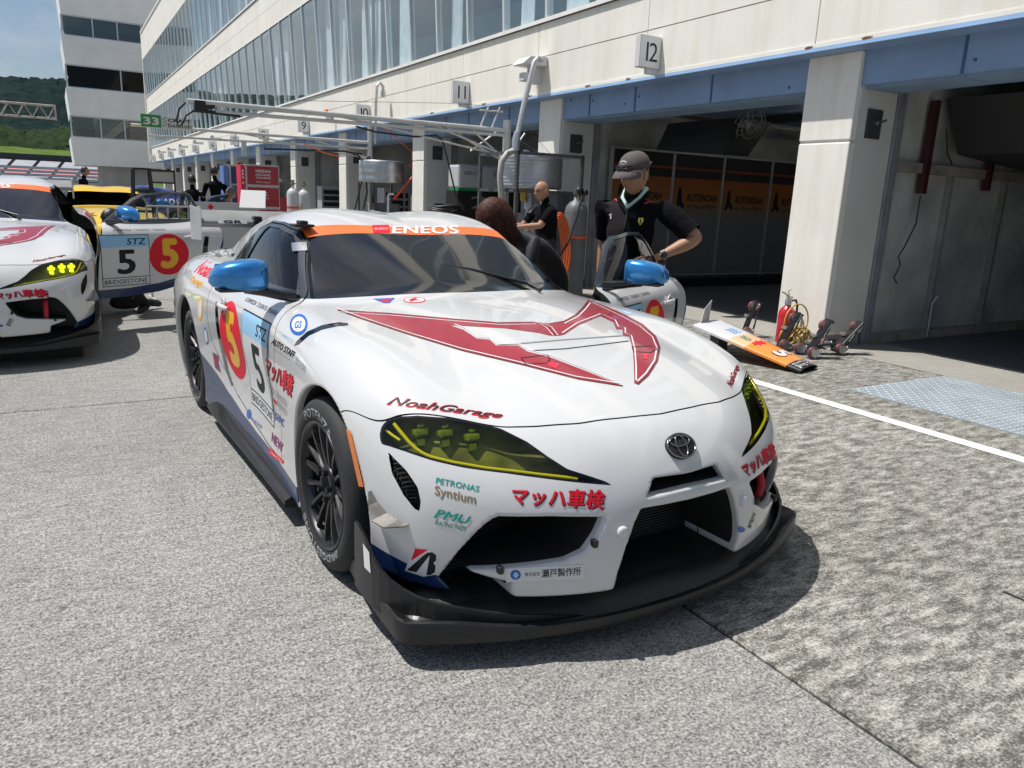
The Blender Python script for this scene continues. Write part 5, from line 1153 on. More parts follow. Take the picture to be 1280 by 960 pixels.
for sgn in (-1, 1):
    cg.tube([(-.70, .66 * sgn, .30), (-.78, .655 * sgn, .88), (-1.20, .55 * sgn, 1.16), (-1.85, .53 * sgn, 1.19), (-1.9, .60 * sgn, .9), (-1.9, .64 * sgn, .2)], .02, 8)
    cg.tube([(-1.85, .53 * sgn, 1.19), (-2.6, .50 * sgn, .75)], .02, 8)
cg.tube([(-1.20, -.55, 1.165), (-1.20, .55, 1.165)], .02, 8).tube([(-1.85, -.53, 1.19), (-1.85, .53, 1.19)], .02, 8).tube([(-1.85, -.53, 1.19), (-1.9, .62, .4)], .02, 8).tube([(-1.85, .53, 1.19), (-1.9, -.62, .4)], .02, 8).tube([(-.80, -.655, .87), (-.80, .655, .87)], .018, 8)
cg.build('roll_cage', M_cage, car)
for sgn in (-1, 1): MB().box((-1.9, .60 * sgn - .02, .42), (-.7, .60 * sgn + .02, .46)).build('door_bar', M_cage, car)
MB().box((-1.0, -.06, .92), (-.93, .08, 1.0), bev=.01).build('dash_display', M_black, car)
MB().tube([(.66, .56, .44), (.78, .57, .43), (.80, .57, .36), (.79, .565, .27)], .018, 6).build('tow_strap', mat('red tow strap', (.45, .02, .03), .7), car)

# ---- the second car: the same model a few metres behind on the left, door swung wider
cmap = {}
for c in bpy.data.objects:
    if c.parent: cmap.setdefault(c.parent.name, []).append(c)
car2 = copy_tree(car, None, cmap)
car2.location = (-.691, 7.567, .07); car2.rotation_euler = (Matrix.Rotation(math.atan2(-math.cos(-.0453), math.sin(-.0453)), 4, 'Z') @ Matrix.Rotation(.0258, 4, 'Y')).to_euler()
car2['label'] = 'white race coupe on the left with lit yellow headlight and its door swung open'
M_lit = mat('lit yellow lamp', (.9, 1.0, .03), .3, emit=1.0)
for c in bpy.data.objects:
    if c.parent == car2 and c.name.startswith('door') and c.rotation_euler.z < -.1: c.rotation_euler.z = R(-66)
    if c.name.startswith('lamp_with_reflection') and c.parent and c.parent.parent == car2:
        c.data = c.data.copy(); c.data.materials.clear(); c.data.materials.append(M_lit)
# ------------------------------------------------------------------ garage fittings
M_post = mat('aluminium post', (.45, .45, .44), .45, metal=.5)
def banner_mat():
    m = bpy.data.materials.new('printed banner'); m.use_nodes = True; t = m.node_tree; b = t.nodes['Principled BSDF']; c = t.nodes.new('ShaderNodeTexCoord'); sp = t.nodes.new('ShaderNodeSeparateXYZ'); r = t.nodes.new('ShaderNodeValToRGB')
    mr = t.nodes.new('ShaderNodeMapRange'); mr.inputs['From Min'].default_value = .2; mr.inputs['From Max'].default_value = 2.24
    t.links.new(c.outputs['Object'], sp.inputs[0]); t.links.new(sp.outputs['Z'], mr.inputs['Value']); t.links.new(mr.outputs[0], r.inputs[0]); t.links.new(r.outputs[0], b.inputs['Base Color']); b.inputs['Roughness'].default_value = .6
    e = r.color_ramp.elements; e[0].position = .48; e[0].color = (.15, .155, .155, 1); e[1].position = .62; e[1].color = (.28, .12, .03, 1)
    for p, q in ((.80, (.30, .075, .008, 1)), (.81, (.01, .01, .012, 1)), (.872, (.01, .01, .012, 1)), (.876, (.3, .03, .01, 1)), (.89, (.25, .04, .01, 1)), (.894, (.012, .012, .014, 1))): x = e.new(p); x.color = q
    return m
bn = empty('printed_partition', (0, 10.2, 0), 0, 'orange and grey printed partition with black logos inside the open garage', 'partition')
px_ = [7.76, 9.07, 10.24, 11.47, 12.7, 13.9]
M_ban = banner_mat()
for a, b in zip(px_, px_[1:]):
    MB().box((a + .02, -.02, .2), (b - .02, .0, 2.24)).build('banner_panel', M_ban, bn)
    MB().box((a - .02, -.05, .02), (a + .02, .01, 2.27)).build('post', M_post, bn)
    MB().box((a, -.04, 2.235), (b, -.005, 2.265)).box((a, -.04, .17), (b, -.005, .2)).build('rail', M_post, bn)
    w = min(1.0, (b - a) * .85); x0 = a + (b - a) * .08
    flat_text('banner_lettering', 'AUTONOAH', Matrix(((1, 0, 0, x0 + .26 * w), (0, 0, -1, -.024), (0, 1, 0, 1.46), (0, 0, 0, 1))), .74 * w, .13, M_vk, bn, weight=.03, shear=.2)
    flat_text('banner_lettering', "Car's Recover FORUM", Matrix(((1, 0, 0, x0 + .30 * w), (0, 0, -1, -.024), (0, 1, 0, 1.34), (0, 0, 0, 1))), .68 * w, .07, M_vk, bn, shear=.2)
    MB().add([(x0 + p * .24 * w, -.024, 1.36 + q * .34) for p, q in ((0, 0), (.2, .1), (.3, .9), (.55, 1), (.7, .3), (1, .05), (.8, -.08), (.5, .1), (.25, -.08))], [tuple(range(9))]).build('banner_emblem', M_vk, bn)
MB().box((7.8, -.3, .02), (13.9, -.22, .16)).box((8.2, -.3, 0), (8.5, .2, .03)).box((10.9, -.3, 0), (11.2, .2, .03)).build('foot', M_black, bn)
fan = empty('hanging_fan', (8.42, 8.0, 2.58), 0, 'round wire-guard fan hanging under the ceiling of the open garage', 'fan'); Mf = frame((0, 0, -.05), (1, 0, 0), (-.45, -.75, -.35))
b = MB(); ring = lambda r, z: [Mf @ Vector((r * math.cos(t), r * math.sin(t), z)) for t in [2 * math.pi * k / 28 for k in range(28)]]
for r, z in ((.24, 0), (.24, .08), (.17, .10), (.10, .115)): b.tube(ring(r, z), .004, 5, closed=True)
for k in range(16): a = 2 * math.pi * k / 16; b.tube([Mf @ Vector((r * math.cos(a), r * math.sin(a), z)) for r, z in ((.03, .12), (.17, .10), (.24, .05), (.24, 0))], .003, 4)
b.build('guard', M_post, fan)
b = MB()
for k in range(4): Rk = Mf @ Matrix.Rotation(k * math.pi / 2, 4, 'Z'); b.add([Rk @ Vector(p) for p in ((.03, -.02, .03), (.20, -.07, .02), (.21, .05, .06), (.03, .03, .05))], [(0, 1, 2, 3)], True)
b.build('blade', mat('translucent grey blades', (.18, .19, .2), .4), fan)
MB().lathe([(.0, -.12), (.06, -.11), (.075, -.05), (.07, .02), (.03, .06), (0, .07)], 16, Mf).build('motor', mat('fan motor', (.4, .41, .4), .5), fan); MB().tube([(0, 0, -.02), (.05, .1, .33)], .015, 8).build('bracket', M_post, fan)
# equipment in the eleventh garage
mb_ = empty('equipment_rack', (7.75, 14.0, 0), 0, 'silver and black equipment cabinet with a green stripe inside garage 11', 'cabinet')
MB().box((-.85, 0, 1.53), (.85, .5, 2.0), bev=.05).build('silver_hood', mat('silver panel', (.62, .63, .64), .3, metal=.3), mb_); MB().box((-.85, -.012, 1.49), (.85, .4, 1.53)).build('green_stripe', mat('green strip light', (.0, .28, .08), .4), mb_)
MB().box((-.85, .02, .02), (.85, .55, 1.49)).build('black_body', M_black, mb_)
flat_text('panel_lettering', 'SRC', Matrix(((1, 0, 0, -.72), (0, 0, -1, -.003), (0, 1, 0, 1.80), (0, 0, 0, 1))), .3, .07, M_vk, mb_); flat_text('panel_lettering', '22', Matrix(((1, 0, 0, -.55), (0, 0, -1, .017), (0, 1, 0, 1.15), (0, 0, 0, 1))), .9, .24, M_grey, mb_, weight=.0)
MB().tube([(.02 + .07 * math.cos(t), -.004, 1.85 + .07 * math.sin(t)) for t in [2 * math.pi * k / 20 for k in range(20)]], .006, 5, closed=True).tube([(.02, -.004, 1.85), (.02, -.004, 1.92)], .006, 5).tube([(.02, -.004, 1.85), (-.04, -.004, 1.815)], .006, 5).tube([(.02, -.004, 1.85), (.08, -.004, 1.815)], .006, 5).build('panel_emblem', M_vk, mb_)
b = MB()
for y0 in (19.0, 24.5):
    cb = empty('drawer_cabinet', (7.6, y0, 0), 0, 'grey drawer cabinet standing in the mouth of a ' + ('nearer' if y0 < 20 else 'farther') + ' garage behind the booms', 'cabinet')
    MB().box((-.35, 0, 0), (.35, .5, 1.5)).build('case', mat('grey cabinet', (.35, .36, .37), .5), cb)
    for k in range(7): MB().box((-.30, -.02, .12 + k * .19), (.30, 0, .25 + k * .19)).build('drawer', M_black, cb)

# ------------------------------------------------------------------ pit booms, tanks and cylinders
M_gal = mat('galvanised tank', (.50, .52, .55), .38, metal=.75, var=.2, scale=5); M_frm = mat('dark grey steel frame', (.09, .095, .10), .5, metal=.3, var=.2, scale=6); M_hosek = mat('black hose', (.012, .012, .012), .5); M_hoseo = mat('orange hose', (.62, .12, .03), .45); M_strap = mat('orange strap', (.75, .10, .03), .6)
M_tube = mat('pale aluminium tube', (.60, .60, .58), .4, metal=.5, var=.08, scale=5)
def tank(name, loc, dia, z0, z1, label, ribs):
    o = empty(name, loc, 0, label, 'fuel tank', 'round metal tanks on frames'); r = dia / 2; pr = [(0, z0), (r * .96, z0), (r, z0 + .01)]
    for k in range(ribs): za = z0 + .02 + (z1 - z0 - .04) * k / ribs; h = (z1 - z0 - .04) / ribs; pr += [(r, za), (r * 1.015, za + h * .25), (r * 1.015, za + h * .5), (r, za + h * .75)]
    pr += [(r, z1 - .01), (r * .96, z1), (0, z1)]
    MB().lathe(pr, 40).build('drum', M_gal, o); return o
t1 = tank('fuel_tank', (5.78, 9.45, 0), .90, 1.53, 1.98, 'large ribbed metal tank on a dark frame beside the bald man', 9)
b = MB()
for x in (-.52, .52):
    for y in (-.52, .52): b.box((x - .022, y - .022, 0), (x + .022, y + .022, 2.0))
for z in (1.975, 1.49): b.box((-.52, -.542, z - .02), (.52, -.498, z + .02)).box((-.52, .498, z - .02), (.52, .542, z + .02)).box((-.542, -.52, z - .02), (-.498, .52, z + .02)).box((.498, -.52, z - .02), (.542, .52, z + .02))
b.build('frame', M_frm, t1)
MB().box((.0, -.50, .2), (.62, .40, 1.18)).box((.05, -.50, 1.18), (.16, .3, 1.49)).box((.50, -.50, 1.18), (.62, .3, 1.49)).build('cabinet', mat('grey blue stand', (.16, .18, .20), .5, var=.2, scale=4), t1)
MB().tube([(-.12, -.2, 1.53), (-.12, -.2, 1.3), (-.12, -.2, .9), (-.12, -.1, .3)], .045, 10).lathe([(.07, 1.25), (.07, 1.4), (.045, 1.42)], 14, Matrix.Translation((-.12, -.2, 0))).build('outlet_pipe', M_gal, t1)
MB().tube([(-.24, -.25, 1.53), (-.24, -.25, 1.36)], .05, 10).build('filter', mat('brass filter', (.45, .32, .06), .4, metal=.4), t1)
MB().box((-.03, .1, 1.98), (.03, .16, 2.06)).box((.05, .1, 1.98), (.10, .16, 2.03)).build('tank_valve', M_gal, t1)
t2 = tank('fuel_tank', (6.42, 17.0, 0), 1.0, 1.60, 2.08, 'farther smooth metal tank behind the boom mast', 3)
b = MB()
for x in (-.4, .4):
    for y in (-.4, .4): b.box((x - .02, y - .02, 0), (x + .02, y + .02, 1.6))
b.box((-.5, -.5, .85), (.5, .5, .9)).box((-.3, -.3, .9), (.35, .3, 1.15), bev=.02).build('frame', M_frm, t2)
for x in (-.05, .52): MB().tube([(x, -.55, .4), (x, -.55, 1.3), (x + .03, -.52, 1.36), (x + .15, -.5, 1.36)], .03, 8).build('handrail', M_tube, t2)
def boom(name, y, xt, xm, z, label, mast_top, drop):
    o = empty(name, (xm, y, 0), 0, label, 'boom', 'pit booms reaching over the pit road')
    L_ = xt - xm
    MB().tube([(L_, 0, z), (0, 0, z)], .032, 10).build('upper_tube', M_tube, o); MB().tube([(L_ + .3, 0, z - drop), (L_ * .3, 0, z - drop * .8), (0, 0, z - drop * .7)], .022, 8).build('lower_tube', M_tube, o)
    b = MB()
    for t in (.12, .35, .6, .82): b.tube([(L_ * t, 0, z), (L_ * t, 0, z - drop * .85)], .012, 6)
    b.build('spacer', M_tube, o); MB().tube([(0, 0, 0), (0, 0, mast_top)], .055, 12).build('mast', M_tube, o)
    b = MB()
    for p in ((L_ * .28, 0, z), (L_ * .6, 0, z)): b.tube([(0, 0, z - .35), p], .014, 6)
    b.build('brace', M_tube, o); return o
bA = boom('pit_boom', 9.75, 1.36, 5.55, 2.31, 'nearer aluminium boom with a black hose end reaching over the pit road', 2.45, .09)
b = MB()
for (x0, z0), (x1, z1) in (((-.55, 2.0), (-.12, 2.3)), ((-.55, 2.3), (-.12, 2.0)), ((.1, 2.0), (.32, 2.3)), ((-.4, 2.34), (-.28, 2.62)), ((-.1, 2.62), (-.22, 2.34)), ((-.42, 2.55), (-.06, 2.56)), ((-.95, 2.3), (-.08, 1.92))): b.tube([(x0, .04, z0), (x1, .04, z1)], .014, 6)
b.build('lattice', M_tube, bA)
Q = lambda u, v, y=9.75: (lambda p: (p.x - 5.55, p.y - 9.75, p.z))(pt_y(u, v, y))
MB().tube([Q(232, 128), Q(224, 136), Q(221, 150), Q(223, 159), Q(228, 154), Q(233, 144), Q(243, 138), Q(252, 137)], .011, 8).tube([Q(246, 138), Q(262, 140), Q(300, 145)], .02, 8).box(tuple(a - b_ for a, b_ in zip(Q(251, 134), (.07, .04, .06))), tuple(a + b_ for a, b_ in zip(Q(251, 134), (.05, .04, .07)))).tube([Q(445, 158), Q(470, 165), Q(520, 171), Q(545, 169), Q(553, 175), Q(562, 210), Q(570, 245), Q(580, 262)], .012, 8).build('hose', M_hosek, bA)
MB().tube([Q(245, 133), Q(258, 134), Q(268, 132)], .03, 8).build('coupling', M_black, bA)
MB().tube([Q(300, 121, 9.7), Q(390, 126, 9.7), Q(560, 129, 9.7), Q(640, 135, 9.7)], .003, 4).tube([Q(555, 160), Q(625, 190)], .004, 4).tube([Q(650, 175), Q(692, 205)], .004, 4).tube([Q(630, 130), Q(700, 205)], .003, 4).build('stay_wire', M_frm, bA)
bB = boom('pit_boom', 17.0, 1.33, 6.15, 2.46, 'farther aluminium boom carrying the green 33 signboard', 3.0, .18)
Q2 = lambda u, v, y=16.95: (lambda p: (p.x - 6.15, p.y - 17.0, p.z))(pt_y(u, v, y))
MB().tube([Q2(469, 180), Q2(470, 130), Q2(471, 108), Q2(475, 103), Q2(479, 108), Q2(479, 118)], .035, 8).build('goose_neck', M_tube, bB); MB().lathe([(.05, 0), (.06, .05), (.05, .14), (.03, .16)], 10, Matrix.Translation(Vector(Q2(479, 122)))).build('neck_nozzle', M_tube, bB)
b = MB()
b.tube([Q2(330, 186), Q2(430, 189), Q2(446, 192), Q2(456, 205), Q2(459, 240), Q2(454, 262)], .02, 8).tube([Q2(460, 196), Q2(450, 235), Q2(443, 265)], .018, 8).tube([Q2(462, 195), Q2(464, 240), Q2(468, 258)], .018, 8)
b.build('hose', M_hosek, bB)
MB().tube([Q2(475, 155, 16.6), Q2(515, 189, 16.6), Q2(515, 205, 16.6)], .012, 6).tube([Q2(380, 180, 16.6), Q2(405, 191, 16.6), Q2(425, 196, 16.6)], .012, 6).tube([Q2(530, 205, 16.6), Q2(510, 228, 16.6), Q2(492, 249, 16.6)], .03, 6).tube([Q2(515, 205, 16.6), Q2(512, 207, 16.6), Q2(514, 209, 16.6)], .02, 6).build('orange_strap', M_strap, bB)
MB().box(Q2(303, 195, 17.0), tuple(a + d for a, d in zip(Q2(303, 195, 17.0), (.09, .08, .3)))).build('boom_lamp', M_gal, bB)
sg = empty('signboard', (1.5, 16.9, 2.44), 0, 'signboard with a green 33 panel fixed on the farther boom', 'signboard')
MB().box((0, .0, 0), (.36, .03, .23)).build('green_panel', mat('green sign panel', (.02, .25, .07), .5), sg); MB().box((.36, .0, .005), (.93, .028, .205)).build('white_panel', mat('pale sign panel', (.55, .56, .57), .5), sg)
tx = lambda x, z: Matrix(((1, 0, 0, x), (0, 0, -1, -.003), (0, 1, 0, z), (0, 0, 0, 1)))
flat_text('sign_lettering', '33', tx(.04, .04), .28, .14, M_vw, sg, weight=.05); flat_text('sign_lettering', 'CRAFT', tx(.48, .115), .42, .065, M_vk, sg, weight=.04); flat_text('sign_lettering', 'bandoh', tx(.48, .02), .42, .075, M_vk, sg, weight=.01)
b = MB()
for k in range(3): b.add([(.38, -.003, .02 + k * .06), (.46, -.003, .07 + k * .06), (.46, -.003, .09 + k * .06), (.38, -.003, .04 + k * .06)], [(0, 1, 2, 3)])
b.build('sign_stripe', M_grey, sg)
# leaning lamp pole by the nearer tank
lp_ = empty('suction_pipe', (5.5, 9.2, 0), 0, 'tall leaning metal pipe with a bent top rising beside the ribbed tank', 'pipe'); Q3 = lambda u, v: (lambda p: (p.x - 5.5, 0, p.z))(pt_y(u, v, 9.2))
MB().tube([Q3(645, 178), Q3(655, 130), Q3(665, 90), Q3(668, 78), Q3(673, 72), Q3(678, 76)], .036, 10).build('pipe', M_tube, lp_); MB().tube([Q3(644, 190), Q3(645, 175), Q3(647, 165)], [.05, .055, .045], 12).build('joint', M_gal, lp_)
MB().tube([Q3(643, 188), Q3(634, 192), Q3(627, 202), Q3(625, 220), Q3(627, 250), Q3(632, 275), Q3(640, 300)], .042, 10).build('flexible_hose', mat('grey ribbed hose', (.40, .40, .36), .6), lp_)
cc_ = empty('wall_lamp', (6.4, 10.6, 3.3), 0, 'small box lamp and camera on a bracket on the facade near sign 11', 'lamp')
MB().add([(-.25, -.2, .05), (.18, -.2, .05), (.18, .15, .05), (-.25, .15, .05), (-.12, -.2, .16), (.18, -.2, .18), (.18, .15, .18), (-.12, .15, .16)], [(0, 3, 2, 1), (4, 5, 6, 7), (0, 1, 5, 4), (1, 2, 6, 5), (2, 3, 7, 6), (3, 0, 4, 7)]).build('hood', M_sgnside, cc_); MB().box((-.18, -.12, -.18), (-.04, .02, -.06), bev=.01).box((-.04, -.06, -.2), (.19, .02, .05)).build('camera_body', M_sgnside, cc_)
for y, x in ((20.9, 6.35), (21.4, 6.35), (37.0, 6.3), (42.0, 6.3), (47.3, 6.3), (52.4, 6.3), (57.6, 6.3)):
    if 21 < y < 22: continue
    o = empty('beacon_lamp' if y < 22 else 'wall_loudspeaker', (x, y, 3.35), 0, None, None)
    if y < 21: tagp(o, 'small orange beacon lamp on the facade above the booms', 'lamp'); MB().lathe([(.05, 0), (.05, .1), (.03, .13), (0, .135)], 12).build('lens', mat('orange lamp lens', (.8, .25, .02), .3), o); MB().box((-.02, -.02, -.2), (.2, .02, 0)).build('arm', M_sgnside, o)
    else: tagp(o, f'small pale loudspeaker horn on the far facade, ' + {37.0: 'nearest one', 42.0: 'second nearest', 47.3: 'middle one', 52.4: 'second farthest', 57.6: 'farthest one'}[y], 'loudspeaker', 'loudspeakers along the facade'); MB().box((-.15, -.06, -.02), (.2, .06, .08)).build('arm', M_sgnside, o); MB().lathe([(.03, 0), (.04, .08), (.10, .2)], 12, frame((-.12, -.05, .06), (0, 0, 1), (-.6, -.8, 0))).build('horn', M_sgnside, o)
# gas cylinders
def cylinder(x, y, h, r, m, label, grp, tilt=0):
    o = empty('gas_cylinder', (x, y, 0), 0, label, 'gas cylinder', grp)
    MB().lathe([(r * .95, 0), (r, .03), (r, h - r * 1.1), (r * .9, h - r * .55), (r * .6, h - r * .2), (r * .28, h), (r * .24, h + .05), (0, h + .05)], 28).build('body', m, o)
    MB().lathe([(.03, h + .05), (.03, h + .12), (0, h + .12)], 10).box((-.05, -.02, h + .07), (.05, .02, h + .10)).tube([(0, 0, h + .12), (0, 0, h + .15)], .035, 8).build('valve', mat('brass valve', (.30, .26, .18), .4, metal=.7), o); return o
M_cyl = mat('dull grey cylinder paint', (.12, .125, .13), .5, var=.15, scale=5); M_cyl2 = mat('pale grey cylinder paint', (.48, .49, .48), .5, var=.12, scale=5)
c1 = cylinder(5.98, 8.55, 1.40, .155, M_cyl, 'tall grey gas cylinder with a regulator, right one behind the bald man', 'tall cylinders')
c1b = cylinder(5.62, 8.9, 1.32, .15, M_cyl, 'tall grey gas cylinder half hidden behind the other one', 'tall cylinders')
MB().lathe([(.162, .90), (.163, .93)], 28, Matrix.Identity(4), cap=False).build('orange_band', M_strap, c1)
MB().lathe([(.05, -.02), (.05, .02), (0, .025)], 14, frame((-.02, -.09, 1.52), (1, 0, 0), (0, -1, .1))).lathe([(.04, -.02), (.04, .02), (0, .025)], 14, frame((.07, -.08, 1.50), (1, 0, 0), (.3, -1, .1))).build('regulator', M_black, c1)
hs = empty('coiled_orange_hose', (5.5, 8.35, 0), 0, 'coiled orange air hose hanging beside the bald man', 'hose')
b = MB()
for k in range(4):
    c, s = .16 + .02 * k, .38 + .03 * k; b.tube([(c * math.cos(t) + .04 * k, .03 * k + .02 * math.sin(3 * t), .75 + s * math.sin(t)) for t in [2 * math.pi * q / 26 for q in range(26)]], .02, 8, closed=True)
b.build('hose', M_hoseo, hs)
MB().tube([(.42, 0, 1.45), (.32, -.05, 1.2), (.18, -.08, .85), (.0, -.1, .6), (-.25, -.06, .8), (-.3, 0, 1.15)], .016, 8).build('black_hose', M_hosek, hs)
cylinder(3.88, 15.0, 1.40, .115, M_cyl2, 'left one of two pale grey gas cylinders bound by an orange strap', 'paired cylinders'); c = cylinder(4.12, 15.1, 1.38, .115, M_cyl2, 'right one of two pale grey gas cylinders bound by an orange strap', 'paired cylinders')
cylinder(4.98, 20.6, 1.62, .14, M_cyl, 'dark grey gas cylinder standing beside the red tool cabinet', None)
MB().lathe([(.117, 1.02), (.118, 1.06)], 24, Matrix.Translation((-.24, -.1, 0)), cap=False).build('orange_band', M_strap, c)
# tool cabinets
def cabinet(x, y, w, z1, side, m, ms, label, lines):
    o = empty('tool_cabinet', (x, y, 0), 0, label, 'tool cabinet', 'tall tool cabinets'); mt = mat('cabinet trim', (.5, .5, .5), .4, metal=.4)
    MB().box((0, 0, .12), (w, .6, z1)).build('case', mt, o)
    MB().box((-side, -.03, .6), (-.02, .5, z1 - .02)).build('end_panel', ms, o)
    zs = [.14, .85, .92, 1.38, 1.45, z1 - .04] if lines else [.14, .9, .95, 1.4, 1.45, z1 - .04]
    for a, b_ in zip(zs[::2], zs[1::2]): MB().box((.05, -.015, a), (w - .02, 0, b_)).build('drawer_front', m, o)
    return o
cr = cabinet(4.02, 20.0, .82, 1.93, .11, mat('red cabinet enamel', (.33, .018, .028), .35, coat=.3), mat('bright red end panel', (.62, .02, .05), .4), 'tall red tool cabinet with white lettering by the pit garages', True)
tx2 = lambda x, z: Matrix(((1, 0, 0, x), (0, 0, -1, -.018), (0, 1, 0, z), (0, 0, 0, 1)))
flat_text('cabinet_lettering', 'NISSAN', tx2(.25, 1.74), .36, .07, M_vw, cr, weight=.04); flat_text('cabinet_lettering', 'MECHANIC', tx2(.25, 1.66), .36, .05, M_vw, cr, weight=.03); flat_text('cabinet_lettering', 'CHALLENGE', tx2(.25, 1.59), .36, .05, M_vw, cr, weight=.03); flat_text('cabinet_lettering', 'NISSAN GROUP', tx2(.25, 1.49), .36, .04, M_vw, cr)
flat_text('cabinet_lettering', 'MAC', tx2(.33, 1.18), .2, .10, M_vw, cr, weight=.06); flat_text('cabinet_lettering', 'TOOLS', tx2(.33, 1.10), .22, .05, M_vw, cr, weight=.02)
for k, z in enumerate((1.74, 1.66, 1.58, 1.45, 1.2)): MB().box((-.085, -.034, z), (-.04, -.031, z + (.05 if k < 4 else .12))).build('end_mark', M_vw, cr)
MB().box((.82, .0, .12), (1.12, .6, 1.16)).build('side_case', mat('red cabinet enamel', (.33, .018, .028), .35), cr)
cbl = cabinet(3.86, 21.2, .5, 1.92, .14, mat('blue cabinet enamel', (.012, .03, .14), .35, coat=.3), mat('blue end panel', (.10, .20, .50), .4), 'tall blue tool cabinet standing left of the red one', False)
MB().tube([(.36 + .1 * math.cos(t), -.02, 1.7 + .1 * math.sin(t)) for t in [2 * math.pi * k / 20 for k in range(20)]], .01, 5, closed=True).build('cabinet_emblem', M_vw, cbl); flat_text('cabinet_lettering', 'MAC', tx2(.25, 1.1), .2, .09, M_vw, cbl)
# white board lying against the cabinet, crossed red mark
wb = empty('white_ramp_board', (2.25, 14.6, 0), 0, 'low white board with a red mark behind the rear wing of the front car', 'board')
MB().box((-.25, 0, .0), (.9, .05, 1.10)).build('board', mat('pale panel', (.45, .45, .44), .5), wb); MB().add([(.02, -.004, 1.02), (.07, -.004, 1.07), (.12, -.004, 1.02), (.07, -.004, .95)], [(0, 1, 2, 3)]).build('red_mark', M_redb, wb)
MB().add([(.50, -.3, 1.03), (.95, -.3, 1.03), (1.1, .3, 1.33), (.66, .3, 1.33), (.50, -.3, 1.0), (.95, -.3, 1.0), (1.1, .3, 1.30), (.66, .3, 1.30)], [(0, 1, 2, 3), (7, 6, 5, 4), (0, 4, 5, 1), (1, 5, 6, 2), (2, 6, 7, 3), (3, 7, 4, 0)]).build('white_wing', mat('bright panel', (.45, .45, .45), .4), wb)
# black stand and pit board, wire rack, blue barrier sign
sd_ = empty('pit_stand', (1.02, 12.0, 0), 0, 'black A-shaped pit stand rising behind the left car', 'stand'); b = MB()
for x in (-.10, .10):
    for y in (-.18, .18): b.tube([(x, y * .6, 1.58), (x * 1.9, y * 1.8, 0)], .018, 6)
for z, w in ((1.57, .11), (1.28, .14), (1.0, .17)): b.box((-w, -.16, z - .015), (w, .16, z + .015))
b.build('frame', M_black, sd_)
pbd = empty('pit_board', (1.93, 18.0, 0), 0, 'framed grey pit board standing before the control tower', 'board'); b = MB()
b.box((-.25, -.02, 1.38), (.25, .02, 1.41)).box((-.25, -.02, 1.62), (.25, .02, 1.66)).box((-.25, -.02, 0), (-.22, .02, 1.66)).box((.22, -.02, 0), (.25, .02, 1.66)).build('frame', M_black, pbd); MB().box((-.22, -.005, 1.41), (.22, .005, 1.62)).build('panel', mat('grey board', (.40, .41, .41), .6), pbd)
wr = empty('wire_rack', (1.2, 10.3, 0), .1, 'silver wire rack seen through the open door of the left car', 'rack'); b = MB()
for k in range(6): b.tube([(-.3 + .12 * k, 0, .62), (-.3 + .12 * k, 0, 1.12)], .012, 5)
for z in (.62, .8, .97, 1.12): b.tube([(-.3, 0, z), (.32, 0, z)], .012, 5)
for x in (-.3, .32): b.tube([(x, 0, 0), (x, 0, .62)], .016, 5).tube([(x, -.2, .01), (x, .2, .01)], .016, 5)
b.build('rack', M_tube, wr)
bs = empty('blue_sign_panel', (-.18, 19.0, 0), 0, 'low blue and white sign panel on the pit road beyond the left car', 'sign')
MB().box((-.6, 0, .95), (.62, .05, 1.22)).build('panel', mat('blue panel', (.05, .28, .62), .4), bs); MB().box((-.6, -.004, .93), (.62, .05, .955)).box((.63, 0, 0), (.66, .03, 1.25)).box((-.6, 0, 0), (-.57, .03, .95)).build('frame', M_tube, bs); MB().add([(-.2, -.004, 1.05), (.3, -.004, 1.2), (.2, -.004, 1.21), (-.3, -.004, 1.1)], [(0, 1, 2, 3)]).build('stripe', M_vw, bs)
# hose cart behind the front car
hc = empty('hose_cart', (5.9, 12.6, 0), 0, 'black hose coiled on a low cart behind the front car', 'cart')
b = MB()
for k in range(5): b.tube([(.28 * math.cos(t) + .03 * k, .2 * math.sin(t), 1.02 + .045 * k + .02 * math.sin(2 * t + k)) for t in [2 * math.pi * q / 22 for q in range(22)]], .028, 8, closed=True)
b.build('hose_coil', M_hosek, hc); MB().box((-1.3, -.3, .86), (.6, .3, .96)).box((-1.25, -.25, .1), (-1.18, .25, .86)).box((.5, -.25, .1), (.57, .25, .86)).box((-1.1, -.3, .96), (-.4, .2, 1.06), bev=.02).build('cart', M_frm, hc); MB().tube([(.9, 0, .5), (.92, 0, 1.1), (1.0, 0, 1.28), (1.12, 0, 1.27), (1.2, 0, 1.2)], .022, 8).build('upright_hose', M_hosek, hc)

